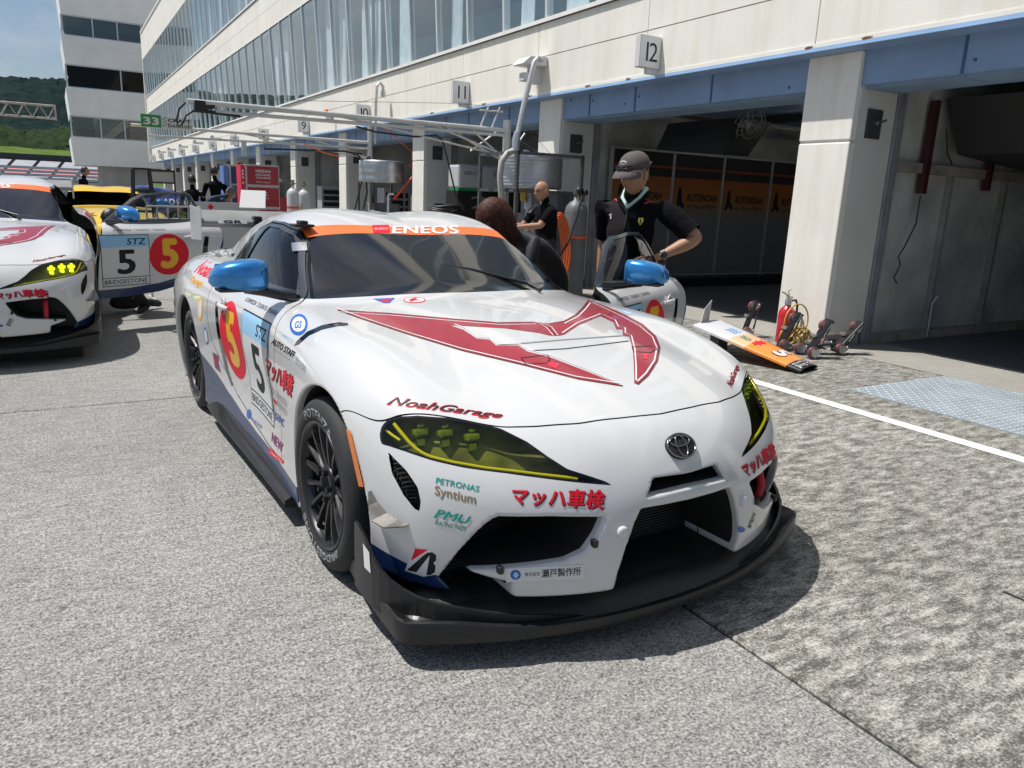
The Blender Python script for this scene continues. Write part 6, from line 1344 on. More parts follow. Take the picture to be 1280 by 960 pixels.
# ------------------------------------------------------------------ wing on the ground, dollies, extinguisher, cord
A_, B_, C_, D_ = pt_y(866, 407, 5.30), pt_y(905, 401, 5.62), pt_z(1022, 458, .025), pt_z(1000, 465, .02)
wgp = empty('removed_rear_wing', (0, 0, 0), 0, 'orange and white rear wing with a number 5 leaning on the dollies by the pillar', 'rear wing')
nrm = (B_ - A_).cross(D_ - A_).normalized(); nrm = nrm if nrm.z > 0 else -nrm
P2 = lambda u, v, l=0: (A_ * (1 - u) + D_ * u) * (1 - v) + (B_ * (1 - u) + C_ * u) * v + nrm * l
for nm, u0, u1, m in (('wing_end', .88, 1.0, M_black), ('wing_skin', .50, .88, mat('orange wing print', (.80, .24, .03), .4)), ('wing_skin', .34, .50, mat('pale orange wing print', (.74, .46, .28), .4)), ('wing_skin', .0, .34, mat('white wing print', (.60, .60, .62), .4))):
    b = MB(); n = 6
    for k in range(n + 1):
        v = k / n; h = .03 * math.sin(math.pi * (v * .85 + .1)); b.v += [tuple(P2(u0, v, h)), tuple(P2(u1, v, h)), tuple(P2(u0, v, -.012)), tuple(P2(u1, v, -.012))]
    b.f = [q for k in range(n) for q in ((4 * k, 4 * k + 1, 4 * k + 5, 4 * k + 4), (4 * k + 2, 4 * k + 6, 4 * k + 7, 4 * k + 3))] + [(0, 2, 3, 1), (4 * n, 4 * n + 1, 4 * n + 3, 4 * n + 2)]; b.sm = [True] * (2 * n) + [False] * 2; b.mi = [0] * len(b.f); b.build(nm, m, wgp)
def wtext(s, u0, u1, v0, v1, m, l, w=0):
    v, f, _ = text_mesh(s, w); return MB().add([P2(u0 + (u1 - u0) * p[0], v0 + (v1 - v0) * p[1], .03 * math.sin(math.pi * ((v0 + (v1 - v0) * p[1]) * .85 + .1)) + l) for p in v], f).build('wing_lettering', m, wgp)
wtext('5', .68, .80, .22, .80, M_vk, .004, .12); wtext('5', .685, .795, .25, .77, M_vw, .006, .06); wtext('SYMS', .2, .30, .35, .65, M_lblue, .004, .04); wtext('TANIDA', .36, .46, .3, .5, M_teal, .004, .02); wtext('BRIDGE', .90, .98, .1, .8, M_vw, .004)
MB().add([P2(.52 + .05 * r_ * math.cos(t), .5 + .32 * r_ * math.sin(t), .033) for k in range(14) for t, r_ in [(2 * math.pi * k / 14, 1.0 if k % 2 else .5)]], [tuple(range(14))]).build('wing_star', M_redb, wgp)
e0 = P2(.0, .15); MB().add([e0 + Vector(p) for p in ((.0, -.03, -.02), (.30, .16, -.02), (.38, .22, .20), (.12, .05, .14), (.0, -.022, -.02), (.30, .168, -.02), (.38, .228, .20), (.12, .058, .14))], [(0, 1, 2, 3), (7, 6, 5, 4), (0, 4, 5, 1), (1, 5, 6, 2), (2, 6, 7, 3), (3, 7, 4, 0)]).build('endplate', mat('grey endplate', (.42, .42, .42), .35), wgp)
MB().box(tuple(P2(.22, .3, -.15) - Vector((.06, .06, .12))), tuple(P2(.22, .3, -.15) + Vector((.06, .06, .13)))).build('mount', M_black, wgp)
M_whl = mat('red brown dolly wheel', (.15, .05, .05), .45, var=.2, scale=20); M_brk = mat('steel bracket', (.5, .5, .5), .3, metal=.8)
def dolly(p, rz, lean, label, s=1.0):
    o = empty('wheel_dolly', p, rz, label, 'wheel dolly', 'wheel dollies leaning by the pillar'); o.scale = (s * .84, s * .84, s * .84)
    # local: x to the right, z up, -y towards the viewer; a bent bar with a caster at each end
    Lb = .34; ca, sa = math.cos(lean), math.sin(lean)
    a0, a1 = Vector((0, 0, .075)), Vector((Lb * ca, .10, .075 + Lb * sa))
    b = MB(); b.box((-.05, .015, -.012), (Lb + .09, .14, .012), Matrix.Translation(a0) @ Matrix.Rotation(-lean, 4, 'Y'), bev=.006).tube([a0 + Vector((.03, .1, -.06)), a0 + Vector((.12, .10, -.04)), a1 + Vector((.13, .08, -.03)), a1 + Vector((.16, .06, .03)), a1 + Vector((.02, .06, .05))], .012, 8); b.build('bar', M_black, o)
    for c in (a0, a1):
        fr = frame(c, (1, 0, 0), (-.25, -1, .12)); w = MB().lathe([(.020, -.024), (.060, -.024), (.066, -.014), (.066, .014), (.060, .024), (.020, .024)], 24, fr).build('caster_wheel', M_whl, o)
        MB().lathe([(.0, .026), (.038, .026), (.042, .018)], 18, fr, cap=False).build('wheel_hub', M_black, w)
        b = MB(); b.prism([(-.03, -.035), (.015, -.06), (.085, .0), (.075, .045), (.02, .03), (-.02, .045), (-.04, .01)], .030, .036, fr); b.lathe([(.012, .036), (.012, .046), (0, .048)], 8, fr @ Matrix.Translation((.07, .02, 0))); b.build('bracket', M_brk, o)
    MB().box((-.03, .02, .02), (.02, .13, .05), Matrix.Translation(a0 + (a1 - a0) * .5)).build('catch', M_brk, o); return o
dolly(pt_z(1022, 450, 0) + Vector((-.02, .05, 0)), -.35, R(62), 'wheel dolly leaning at the pillar corner, third from the extinguisher')
dolly(pt_z(1057, 445, 0) + Vector((-.03, .05, 0)), -.30, R(48), 'wheel dolly farthest right, leaning on the plinth beside the garage door')
dolly(pt_z(984, 440, 0) + Vector((0, .05, 0)), -.35, R(66), 'wheel dolly standing in front of the red extinguisher')
dolly(pt_z(946, 425, 0) + Vector((.0, .15, 0)), -.4, R(75), 'wheel dolly leftmost, half hidden behind the orange wing')
o = dolly(pt_z(998, 443, 0), -.5, R(8), 'wheel dolly lying flat by the yellow cord')
fe = empty('fire_extinguisher', pt_z(979, 428, 0), 0, 'red fire extinguisher standing against the cream pillar', 'fire extinguisher')
MB().lathe([(.082, 0), (.088, .015), (.088, .30), (.078, .35), (.05, .385), (.03, .40), (.028, .42), (0, .42)], 28).build('cylinder', mat('red extinguisher enamel', (.50, .012, .025), .25, coat=.5), fe)
MB().lathe([(.035, .41), (.035, .46), (.02, .48)], 14).box((-.015, -.02, .46), (.04, .02, .50)).build('valve', M_brk, fe); MB().tube([(.0, 0, .49), (-.06, 0, .53), (-.12, 0, .55)], .008, 6).tube([(.0, 0, .50), (-.02, 0, .56), (.02, 0, .57)], .006, 6).build('lever', mat('lever metal', (.35, .3, .15), .4, metal=.6), fe)
MB().tube([(.035, -.01, .45), (.09, -.02, .46), (.125, -.02, .40), (.13, -.02, .28), (.115, -.02, .18)], .012, 8).build('hose', M_hosek, fe); MB().box((-.02, -.0895, .18), (.05, -.085, .27)).build('label_plate', M_vw, fe)
cd = empty('extension_cord', pt_z(1003, 436, 0), 0, 'yellow extension cord hanging in loops behind the dollies', 'cord'); b = MB()
b.tube([(.18 * math.cos(t) + .0, .12, .26 + .19 * math.sin(t)) for t in [2 * math.pi * k / 26 for k in range(26)]], .008, 6, closed=True)
for q in range(6): b.tube([(-.1 + .15 * math.cos(t + q) + .02 * q, .10 - .02 * q, .13 + .09 * math.sin(t * (1 + .1 * q) + q * 1.7)) for t in [2 * math.pi * k / 16 for k in range(15)]], .008, 6)
b.build('cord', mat('yellow cord', (.55, .36, .05), .5), cd)

# ------------------------------------------------------------------ cars in the background: the coupe body again with other paint
def recolour(root, table):
    for c in bpy.data.objects:
        a = c
        while a.parent: a = a.parent
        if a is root and c.type == 'MESH' and c.data.materials and c.data.materials[0].name in table:
            c.data = c.data.copy(); c.data.materials[0] = table[c.data.materials[0].name]
keep = ('bonnet', 'front_bumper', 'body_shell', 'roof', 'windscreen', 'header_strip', 'a_pillar', 'rear_window', 'quarter_window', 'inner_liner', 'headlight', 'splitter', 'side_skirt', 'door', 'wheel', 'rear_wing', 'wing_endplate', 'floor_pan', 'rear_bulkhead', 'panel_gap')
skip = ('number', 'race_number', 'panel_', 'class_', 'sponsor', 'driver', 'sail', 'lower_stripe')
def clone(label, loc, heading, paint, group='race cars in the background', rim=None, door_shut=True):
    r = car.copy(); COL.objects.link(r); r.location = loc; r.rotation_euler = (0, 0, heading); r['label'] = label; r['group'] = group; r['category'] = 'race car'
    def rec(o, par):
        for ch in cmap.get(o.name, []):
            base = ch.name.split('.')[0]
            if o is car and base not in keep and not (base == 'bonnet_graphic' and 0): continue
            if any(base.startswith(k) for k in skip): continue
            c = ch.copy(); COL.objects.link(c); c.parent = par
            if base == 'door' and door_shut: c.rotation_euler = (0, 0, 0)
            if c.type == 'MESH' and c.data.materials:
                mn = c.data.materials[0].name
                if mn == 'white race paint' or base in ('header_strip',): c.data = c.data.copy(); c.data.materials[0] = paint
                elif base in ('rim', 'spoke') and rim: c.data = c.data.copy(); c.data.materials[0] = rim
            rec(ch, c)
    rec(car, r); return r
M_ypaint = mat('yellow race paint', (.72, .46, .01), .22, coat=.7); M_bpaint = mat('deep blue race paint', (.012, .035, .20), .2, coat=.8, var=.4, scale=2.5); M_lime = mat('lime wheel', (.55, .75, .03), .35)
yc = clone('yellow race coupe half hidden behind the left car and its open door', (.78, 15.2, 0), R(-88), M_ypaint)
pr = pt_y(225, 266, 25)
bc = clone('dark blue race coupe with lime wheels standing beyond the yellow car', (pr.x - 2.45, 26.0, 0), R(182), M_bpaint, rim=M_lime)
v, f, _ = text_mesh('SPK', .02); V = np.stack([.50 - v[:, 1] * .20, -.62 + v[:, 0] * .36], 1); zz = Gt(V[:, 0], np.abs(V[:, 1]))[0] + .004
MB().add([(p[0], p[1], q) for p, q in zip(V, zz)], f).build('bonnet_lettering', M_vk, yc)
v, f, _ = text_mesh('ADVAN', .03, .3); T = np.array(f, int); V, T = split_tris(np.stack([v[:, 0] * 1.0, v[:, 1] * .22], 1), T, .08); P = side_pts(np.stack([-1.95 - V[:, 0] * .9, .76 + V[:, 1] * .8], 1), 1); P[:, 1] += .006
MB().add([tuple(p) for p in P], [tuple(t) for t in T]).build('flank_lettering', M_vw, bc)
# ------------------------------------------------------------------ people
def skin_mesh(chains, levels=2):
    """chains: lists of (point, rx, ry) or ('@', i) to branch from an earlier vertex; one continuous skinned surface -> (verts, faces)"""
    me = bpy.data.meshes.new('tmp'); V, E, Rd = [], [], []
    for ch in chains:
        prev = None
        for it in ch:
            if it[0] == '@': prev = it[1]; continue
            V.append(it[0]); Rd.append((it[1], it[2] if len(it) > 2 else it[1])); i = len(V) - 1
            if prev is not None: E.append((prev, i))
            prev = i
    me.from_pydata([tuple(v) for v in V], E, []); o = bpy.data.objects.new('tmp', me); COL.objects.link(o)
    m = o.modifiers.new('s', 'SKIN'); m.use_smooth_shade = True; m.branch_smoothing = .6
    for i, d in enumerate(me.skin_vertices[0].data): d.radius = Rd[i]; d.use_root = (i == 0)
    sb = o.modifiers.new('d', 'SUBSURF'); sb.levels = levels; sb.render_levels = levels
    dg = bpy.context.evaluated_depsgraph_get(); m2 = bpy.data.meshes.new_from_object(o.evaluated_get(dg))
    v = [q.co.copy() for q in m2.vertices]; f = [tuple(p.vertices) for p in m2.polygons]
    bpy.data.objects.remove(o); bpy.data.meshes.remove(m2); bpy.data.meshes.remove(me); return v, f
def head_mesh(R_, wide=1.0):
    """head with brow, eye hollows, nose, lips, chin, ears; R_ places it: local x = face, z = up, origin = head centre"""
    nu, nv = 44, 30; v = []; fc = []
    def g(a, b, sa, sb): return math.exp(-.5 * ((a / sa) ** 2 + (b / sb) ** 2))
    for j in range(nv + 1):
        th = math.pi * j / nv
        for i in range(nu):
            ph = 2 * math.pi * i / nu; d = Vector((math.sin(th) * math.cos(ph), math.sin(th) * math.sin(ph), math.cos(th)))
            x, y, z = d.x * .098, d.y * .077 * wide, d.z * .118
            if z < 0:                                    # jaw narrows to the chin
                k = (-z / .118); y *= 1 - .30 * k ** 1.6; x = x * (1 - .10 * k) + .012 * k * (1 if x > 0 else .2)
            if d.x > 0:
                yy, zz = y / wide, z
                x += .024 * g(yy, zz + .018, .011, .018) + .010 * g(yy, zz - .008, .008, .022) + .006 * g(yy, zz - .034, .045, .010)
                x -= .011 * (g(yy - .032, zz - .014, .014, .011) + g(yy + .032, zz - .014, .014, .011))
                x += .006 * g(yy, zz + .058, .020, .006) + .006 * g(yy, zz + .070, .018, .006) - .004 * g(yy, zz + .064, .022, .003) + .007 * g(yy, zz + .100, .018, .013)
                x += .004 * (g(yy - .045, zz + .02, .02, .02) + g(yy + .045, zz + .02, .02, .02))
            v.append(R_ @ Vector((x, y, z)))
    for j in range(nv):
        for i in range(nu): fc.append((j * nu + i, (j + 1) * nu + i, (j + 1) * nu + (i + 1) % nu, j * nu + (i + 1) % nu))
    for s in (-1, 1):                                    # ears
        n = len(v); c = Vector((-.006, .077 * wide * s, -.006))
        for j in range(7):
            for i in range(10):
                th, ph = math.pi * j / 6, 2 * math.pi * i / 10
                v.append(R_ @ (c + Vector((.019 * math.sin(th) * math.cos(ph) - .006 * math.cos(th), s * (.007 * math.sin(th) * math.sin(ph) + .004), .032 * math.cos(th)))))
        fc += [(n + j * 10 + i, n + (j + 1) * 10 + i, n + (j + 1) * 10 + (i + 1) % 10, n + j * 10 + (i + 1) % 10) for j in range(6) for i in range(10)]
    return v, fc
def hand_chains(w, d, palm, spread=.018, curl=.5, s=1.0):
    """w wrist, d finger direction, palm = direction the palm faces"""
    d = d.normalized(); palm = (palm - d * palm.dot(d)).normalized(); side = d.cross(palm)
    out = []
    for k, (o_, L_) in enumerate(((-.030, .068), (-.010, .080), (.011, .075), (.031, .058))):
        L_ *= s; b = w + d * .075 * s + side * o_ * s; p = [(w + d * .02 * s + side * o_ * .6 * s, .015 * s, .012 * s), (b, .0105 * s, .0095 * s)]; dd = d; a = b
        for q in range(3):
            dd = (dd + palm * curl * (.35 + .25 * q)).normalized(); a = a + dd * L_ * (.45, .32, .23)[q]; p.append((a, (.0092, .0083, .0065)[q] * s))
        out.append(p)
    t0 = w + d * .025 * s - side * .022 * s; t1 = t0 + (d * .35 - side * .8 + palm * .3).normalized() * .035 * s; t2 = t1 + (d * .8 - side * .35 + palm * .35).normalized() * .030 * s; t3 = t2 + (d * .9 + palm * .3).normalized() * .022 * s
    out.append([(t0, .016 * s), (t1, .0125 * s), (t2, .0105 * s), (t3, .008 * s)]); return out
M_skin = mat('tanned skin', (.36, .19, .115), .5, var=.06, scale=20, spec=.35); M_hairb = mat('black hair', (.010, .009, .009), .45, var=.4, scale=40); M_hairr = mat('reddish brown hair', (.055, .017, .010), .55, spec=.25, var=.6, scale=70, bump=.25, bscale=160)
M_eye = mat('dark eye', (.01, .008, .007), .2); M_lip = mat('lips', (.30, .12, .09), .5); M_knit = mat('black polo fabric', (.005, .005, .0065), .95, spec=.1, var=.3, scale=30, bump=1.0, bscale=13); M_knitg = mat('charcoal fabric', (.020, .018, .019), .95, spec=.1, var=.2, scale=20, bump=1.0, bscale=13); M_trous = mat('black trousers', (.012, .012, .014), .85); M_navyc = mat('navy overalls', (.015, .025, .06), .85, var=.2, scale=20); M_shoe = mat('dark shoes', (.01, .01, .01), .5)
DEF = dict(pelvis=(0, 0, .95), waist=(.0, 0, 1.10), chest=(.015, 0, 1.28), neck=(.0, 0, 1.46), nape=(.025, 0, 1.53), ls=(0, .185, 1.40), le=(-.03, .25, 1.12), lw=(.06, .27, .90), rs=(0, -.185, 1.40), re=(-.03, -.25, 1.12), rw=(.06, -.27, .90),
           lh=(0, .095, .92), lk=(.02, .11, .50), la=(-.02, .12, .09), lt=(.12, .14, .04), rh=(0, -.095, .92), rk=(.02, -.11, .50), ra=(-.02, -.12, .09), rt=(.12, -.14, .04))
def person(label, loc, face, pose={}, top=None, low=None, sleeve=.5, head=None, build=1.0, scale=1.0, group=None, levels=2, hands=True, hair=None, cat='person', fingers={}, top2=None):
    """one continuous body; sleeve: share of the upper+lower arm under cloth (.5 = to the elbow). head = (centre, forward, up)"""
    J = {k: Vector(v) for k, v in {**DEF, **pose}.items()}; b = build
    o = empty('person', loc, face, label, cat, group); o.scale = (scale,) * 3
    mid = lambda a, c, t=.5: J[a].lerp(J[c], t)
    hc, hf, hu = head if head else (J['nape'] + Vector((.035, 0, .125)), Vector((1, 0, 0)), Vector((0, 0, 1))); hc, hf, hu = Vector(hc), Vector(hf).normalized(), Vector(hu)
    jaw = hc - hu.normalized() * .07 - hf * .015
    ch = [[(J['pelvis'], .155 * b, .115 * b), (J['waist'], .155 * b, .115 * b), (mid('waist', 'chest', .5), .165 * b, .12 * b), (J['chest'], .17 * b, .12 * b), (mid('chest', 'neck', .62), .125 * b, .095 * b), (J['neck'], .064 * b, .062 * b), (J['nape'], .054, .054), (jaw, .05, .05)]]
    i_p, i_c = 0, 4
    n = 8
    for s, (a, e, w) in (('l', ('ls', 'le', 'lw')), ('r', ('rs', 're', 'rw'))):
        ch.append([('@', i_c), (J[a], .070 * b), (mid(a, e, .45), .056 * b), (mid(a, e, .92), .046 * b), (J[e], .043 * b), (mid(e, w, .35), .041 * b), (mid(e, w, .85), .029), (J[w], .026, .022), (J[w] + (J[w] - J[e]).normalized() * .055, .034, .018)])
    for h, k, a, t in (('lh', 'lk', 'la', 'lt'), ('rh', 'rk', 'ra', 'rt')):
        ch.append([('@', i_p), (J[h] - Vector((0, 0, .03)), .098 * b), (mid(h, k, .5), .082 * b), (J[k], .060 * b), (mid(k, a, .35), .060 * b), (J[a], .046), (J[t], .042, .03)])
    v, f = skin_mesh(ch, levels)
    segs = [('top', J['pelvis'] + Vector((0, 0, .03)), J['neck'], .16 * b)]
    def dseg(p, a, c): d = c - a; t = max(0, min(1, (p - a).dot(d) / max(1e-9, d.length_squared))); return (p - a - d * t).length, t
    bones = [('T', J['pelvis'], J['waist'], .13), ('T', J['waist'], J['chest'], .14), ('T', J['chest'], J['neck'], .12), ('H', J['neck'], jaw, .06), ('L', J['lh'], J['lk'], .08), ('L', J['lk'], J['la'], .05), ('F', J['la'], J['lt'], .045), ('L', J['rh'], J['rk'], .08), ('L', J['rk'], J['ra'], .05), ('F', J['ra'], J['rt'], .045)]
    for a, e, w in (('ls', 'le', 'lw'), ('rs', 're', 'rw')): bones += [('A', J[a], J[e], .05), ('B', J[e], J[w] + (J[w] - J[e]).normalized() * .06, .03)]
    mi = []
    for q in f:
        p = sum((v[k] for k in q), Vector()) / len(q); best = None
        for nm, a, c, r in bones:
            d, t = dseg(p, a, c); d -= r
            if best is None or d < best[0]: best = (d, nm, t)
        _, nm, t = best
        if nm == 'T': mi.append(6 if top2 and p.x > .0 and p.y < .035 and p.z > J['pelvis'].z else 1)
        elif nm == 'H': mi.append(1 if t < .03 else 0)
        elif nm == 'L': mi.append(2)
        elif nm == 'F': mi.append(3)
        elif nm == 'A': mi.append(1 if t * .5 < sleeve else 0)
        else: mi.append(1 if .5 + t * .5 < sleeve else 0)
    # belt line: lower torso faces take the trouser cloth
    for k, q in enumerate(f):
        if mi[k] == 1:
            p = sum((v[i] for i in q), Vector()) / len(q)
            if (p - J['pelvis']).dot((J['waist'] - J['pelvis']).normalized()) < .02: mi[k] = 2
    B = MB(); B.v = list(v); B.f = list(f); B.mi = mi; B.sm = [True] * len(f)
    Hm = frame(hc, hf, hu) @ Matrix.Scale(1.10 if scale == 1.0 and levels == 2 else 1.0, 4); hv, hfc = head_mesh(Hm); B.add(hv, hfc, True, 0)
    for s in (-1, 1):
        B.lathe([(0, -.010), (.008, -.006), (.0105, 0), (.008, .006), (0, .010)], 10, Hm @ Matrix.Translation((.083, .031 * s, .012)), 4)
        B.add([Hm @ Vector(p) for p in ((.098, .016 * s, .030), (.094, .034 * s, .036), (.082, .050 * s, .030), (.085, .050 * s, .026), (.097, .034 * s, .031), (.100, .016 * s, .026))], [(0, 1, 4, 5), (1, 2, 3, 4)], False, 4)
    B.add([Hm @ Vector(p) for p in ((.1085, -.024, -.0625), (.1145, 0, -.0605), (.1085, .024, -.0625), (.1085, 0, -.0685))], [(0, 3, 2, 1)], True, 5)
    if hands:
        for s, e, w in ((1, 'le', 'lw'), (-1, 're', 'rw')):
            d = (J[w] - J[e]).normalized(); fd, pm, cu = fingers.get('l' if s > 0 else 'r', (d, Vector((.2, -s, 0)), .35)); fd, pm = Vector(fd), Vector(pm)
            for c in hand_chains(J[w] + d * .012, fd, pm, curl=cu):
                hv, hf_ = skin_mesh([c], 1); B.add(hv, hf_, True, 0)
    body = B.build('body', [M_skin, top or M_knit, low or M_trous, M_shoe, M_eye, M_lip, top2 or M_knit], o)
    if hair: hair(o, Hm)
    return o, Hm, J
def hair_shell(m, cut, th=.012, extra=0):
    def fn(o, Hm):
        v, f = head_mesh(Matrix.Identity(4)); nu = 44; v = v[:31 * nu]; f = f[:30 * nu]
        r = random.Random(3); nv = []
        for p in v:
            d = Vector((p.x, p.y, p.z)).normalized(); nv.append(Hm @ (p * (1 + th / .1) + d * r.uniform(-.002, .003)))
        keep = [q for q in f if all(cut(v[k]) for k in q)]
        MB().add(nv, keep, True).build('hair', m, o)
    return fn
short_hair = lambda m: hair_shell(m, lambda p: p.z > .045 - .55 * max(0, p.x) * 0 + (0 if p.x > .03 else -.09) + (.02 if p.x > .06 else 0))
# ---- man in the black polo, hand on hip, looking down at the car
fm = R(-151)
man, Hm, J = person('man in black polo shirt and grey cap, hand on hip, beside the open car door', (3.47, 4.27, 0), fm,
    dict(pelvis=(0, 0, .97), waist=(.02, .0, 1.10), chest=(.025, 0, 1.27), neck=(.005, 0, 1.435), nape=(.045, .0, 1.50), ls=(-.01, .20, 1.375), le=(-.02, .47, 1.18), lw=(.12, .25, 1.045), rs=(.02, -.195, 1.375), re=(-.10, -.235, 1.12), rw=(-.06, -.25, .88)),
    M_knit, M_trous, .40, ((.07, .02, 1.585), (.93, -.22, -.26), (.26, -.05, .97)), 1.2, 1.0, fingers={'l': ((.55, -.75, -.25), (-.3, -.6, -.5), .25)}, top2=M_knitg)
MB().tube([J['lw'].lerp(J['le'], .10) + Vector((0, 0, 0)), J['lw'].lerp(J['le'], .20)], .036, 14).build('watch_strap', M_black, man)
wn = Vector((-.25, .55, .35)).normalized(); MB().lathe([(.022, .030), (.024, .036), (.022, .042), (0, .042)], 18, frame(J['lw'].lerp(J['le'], .15), (0, 0, 1), (-.55, .30, .2))).lathe([(.022, .030), (.024, .038), (.022, .044), (0, .044)], 18, frame(J['lw'].lerp(J['le'], .15), (0, 0, 1), (.9, .5, .3))).build('watch_case', mat('dark watch glass', (.02, .03, .04), .15), man)
for a, e in (('ls', 'le'), ('rs', 're')):
    p0, p1 = J[a], J[e]; MB().tube([p0.lerp(p1, t) for t in (-.05, .10, .3, .55, .75, .86)], [.050, .072, .080, .078, .077, .079], 20, cap=False).tube([p0.lerp(p1, t) for t in (.86, .80, .6)], [.079, .073, .060], 20, cap=False).build('sleeve', M_knit, man)
def cap(o, Hm):
    n = 32; v = []; rows = 9
    for j in range(rows + 1):
        th = math.pi / 2 * j / rows
        for i in range(n):
            ph = 2 * math.pi * i / n; v.append(Hm @ Vector((.113 * math.sin(th) ** .8 * math.cos(ph) - .004, .093 * math.sin(th) ** .8 * math.sin(ph), .042 + .098 * math.cos(th))))
    f = [(j * n + i, (j + 1) * n + i, (j + 1) * n + (i + 1) % n, j * n + (i + 1) % n) for j in range(rows) for i in range(n)]
    m = mat('faded grey cap cotton', (.085, .072, .072), .9, var=.12, scale=25, bump=.2, bscale=150)
    c = MB().add(v, f, True).lathe([(.0, .008), (.007, .005), (.008, 0)], 10, Hm @ Matrix.Translation((-.004, 0, .138))).build('cap', m, o)
    b = MB(); k = 13; top = []
    for j, (r, dz) in enumerate(((0, 0), (.5, .004), (1, -.008))):
        for i in range(k):
            t = R(-74 + 148 * i / (k - 1)); x0, y0 = .113 * math.cos(t), .093 * math.sin(t); ext = .075 * max(0, math.cos(t)) ** .55 * r
            top.append(Vector((x0 + ext, y0 * (1 + .04 * r), .043 + dz * 1.5 - .9 * (y0 ** 2) * r * 2.2 - .012 * r)))
    b.add([Hm @ p for p in top] + [Hm @ (p - Vector((0, 0, .004))) for p in top], [(j * k + i, j * k + i + 1, (j + 1) * k + i + 1, (j + 1) * k + i) for j in range(2) for i in range(k - 1)] + [(39 + j * k + i, 39 + (j + 1) * k + i, 39 + (j + 1) * k + i + 1, 39 + j * k + i + 1) for j in range(2) for i in range(k - 1)] + [(26 + i, 26 + i + 1, 65 + i + 1, 65 + i) for i in range(k - 1)], True)
    b.build('cap_brim', m, c)
    b = MB(); b.tube([Hm @ Vector((.113 * math.cos(t) * 1.06 + .003, .093 * math.sin(t) * 1.07, .060)) for t in [R(-150 + 300 * q / 24) for q in range(25)]], .004, 6)
    for s in (-1, 1): b.add([Hm @ Vector(p) for p in [(.121 - .9 * (y * y) * 4, y * s, z) for y, z in ((.008, .050), (.012, .076), (.05, .080), (.068, .070), (.06, .046), (.03, .042))]], [tuple(range(6))], False)
    b.build('sunglasses', mat('dark sunglass lens', (.015, .016, .022), .15), c)
    MB().tube([Hm @ Vector((.1085 - .0 - y * y * 5, y, .095 + z)) for y, z in [(.022 * math.cos(t), .0085 * math.sin(t)) for t in [2 * math.pi * q / 20 for q in range(20)]]], .0042, 6, closed=True).build('cap_logo', M_vw, c)
cap(man, Hm)
short = hair_shell(M_hairb, lambda p: p.z > -.045 and p.x < -.015, .006); short(man, Hm)
# collar, pale neck towel, red shoulder piping, chest badges, placket
M_towel = mat('pale green towel', (.50, .66, .60), .9); M_pipe = mat('red piping', (.62, .03, .06), .6)
nk, ch_ = J['neck'], J['chest']
MB().tube([nk + Vector(p) for p in ((.085, -.012, -.075), (.055, .062, -.005), (-.035, .075, .06), (-.085, .0, .075), (-.035, -.075, .06), (.055, -.062, -.005), (.085, .0, -.075))], [.010, .013, .016, .016, .016, .013, .010], 8).build('neck_towel', M_towel, man)
MB().tube([nk + Vector(p) for p in ((.10, .02, -.10), (.07, .085, -.02), (-.03, .095, .035), (-.095, 0, .05), (-.03, -.095, .035), (.07, -.085, -.02), (.10, -.02, -.10))], [.008, .012, .014, .014, .014, .012, .008], 8).build('collar', M_knit, man)
def bvh_of(o): me = o.data; return BVHTree.FromPolygons([v.co.copy() for v in me.vertices], [tuple(p.vertices) for p in me.polygons])
bt = bvh_of([c for c in kids(man) if c.name.startswith('body')][0])
def drape(pts, d, off=.004):
    out = []
    for p in pts:
        h = bt.ray_cast(Vector(p), Vector(d))
        if h[0]: out.append(h[0] + h[1] * off)
    return out
for s in (-1, 1): MB().tube(drape([(.05 - .02 * q, s * (.10 + .022 * q), 1.475) for q in range(6)], (0, 0, -1), .003), .0045, 6).build('shoulder_piping', M_pipe, man)
MB().tube(drape([(1, .004, z) for z in np.linspace(1.36, 1.22, 7)], (-1, 0, 0), .002), .006, 6).build('placket', M_trous, man)
bg2 = drape([(1, .105 + y, 1.275 + z) for y, z in ((-.016, .024), (.016, .024), (.017, .0), (.0, -.026), (-.017, .0))], (-1, 0, 0), .003); MB().add(bg2, [(0, 1, 2, 3, 4)]).build('chest_badge', mat('yellow badge', (.75, .62, .05), .5), man)
bg2 = drape([(1, .105 + y, 1.275 + z) for y, z in ((-.006, .014), (.004, .016), (.003, .002), (.007, -.012), (-.003, -.016), (-.004, .0))], (-1, 0, 0), .005); MB().add(bg2, [tuple(range(6))]).build('badge_mark', M_vk, man)
bg2 = drape([(1, -.12 + y, 1.30 + z) for y, z in ((-.02, .008), (.0, .02), (.018, .016), (.004, .006), (.006, -.018), (-.004, -.016), (-.006, .004))], (-1, 0, 0), .003); MB().add(bg2, [tuple(range(7))]).build('chest_logo', M_vw, man)
# ---- bald man reaching to the left
person('bald man in a black T-shirt reaching forward beside the ribbed metal tank', (5.17, 8.0, -.06), R(178),
    dict(ls=(.05, .18, 1.36), le=(.22, .20, 1.16), lw=(.44, .10, 1.14), rs=(.05, -.18, 1.36), re=(.22, -.22, 1.14), rw=(.44, -.12, 1.13), nape=(.05, 0, 1.49), neck=(.02, 0, 1.43)), M_knit, M_trous, .40, ((.095, 0, 1.57), (.97, .12, -.22), (.2, 0, 1)), 1.04, .985)
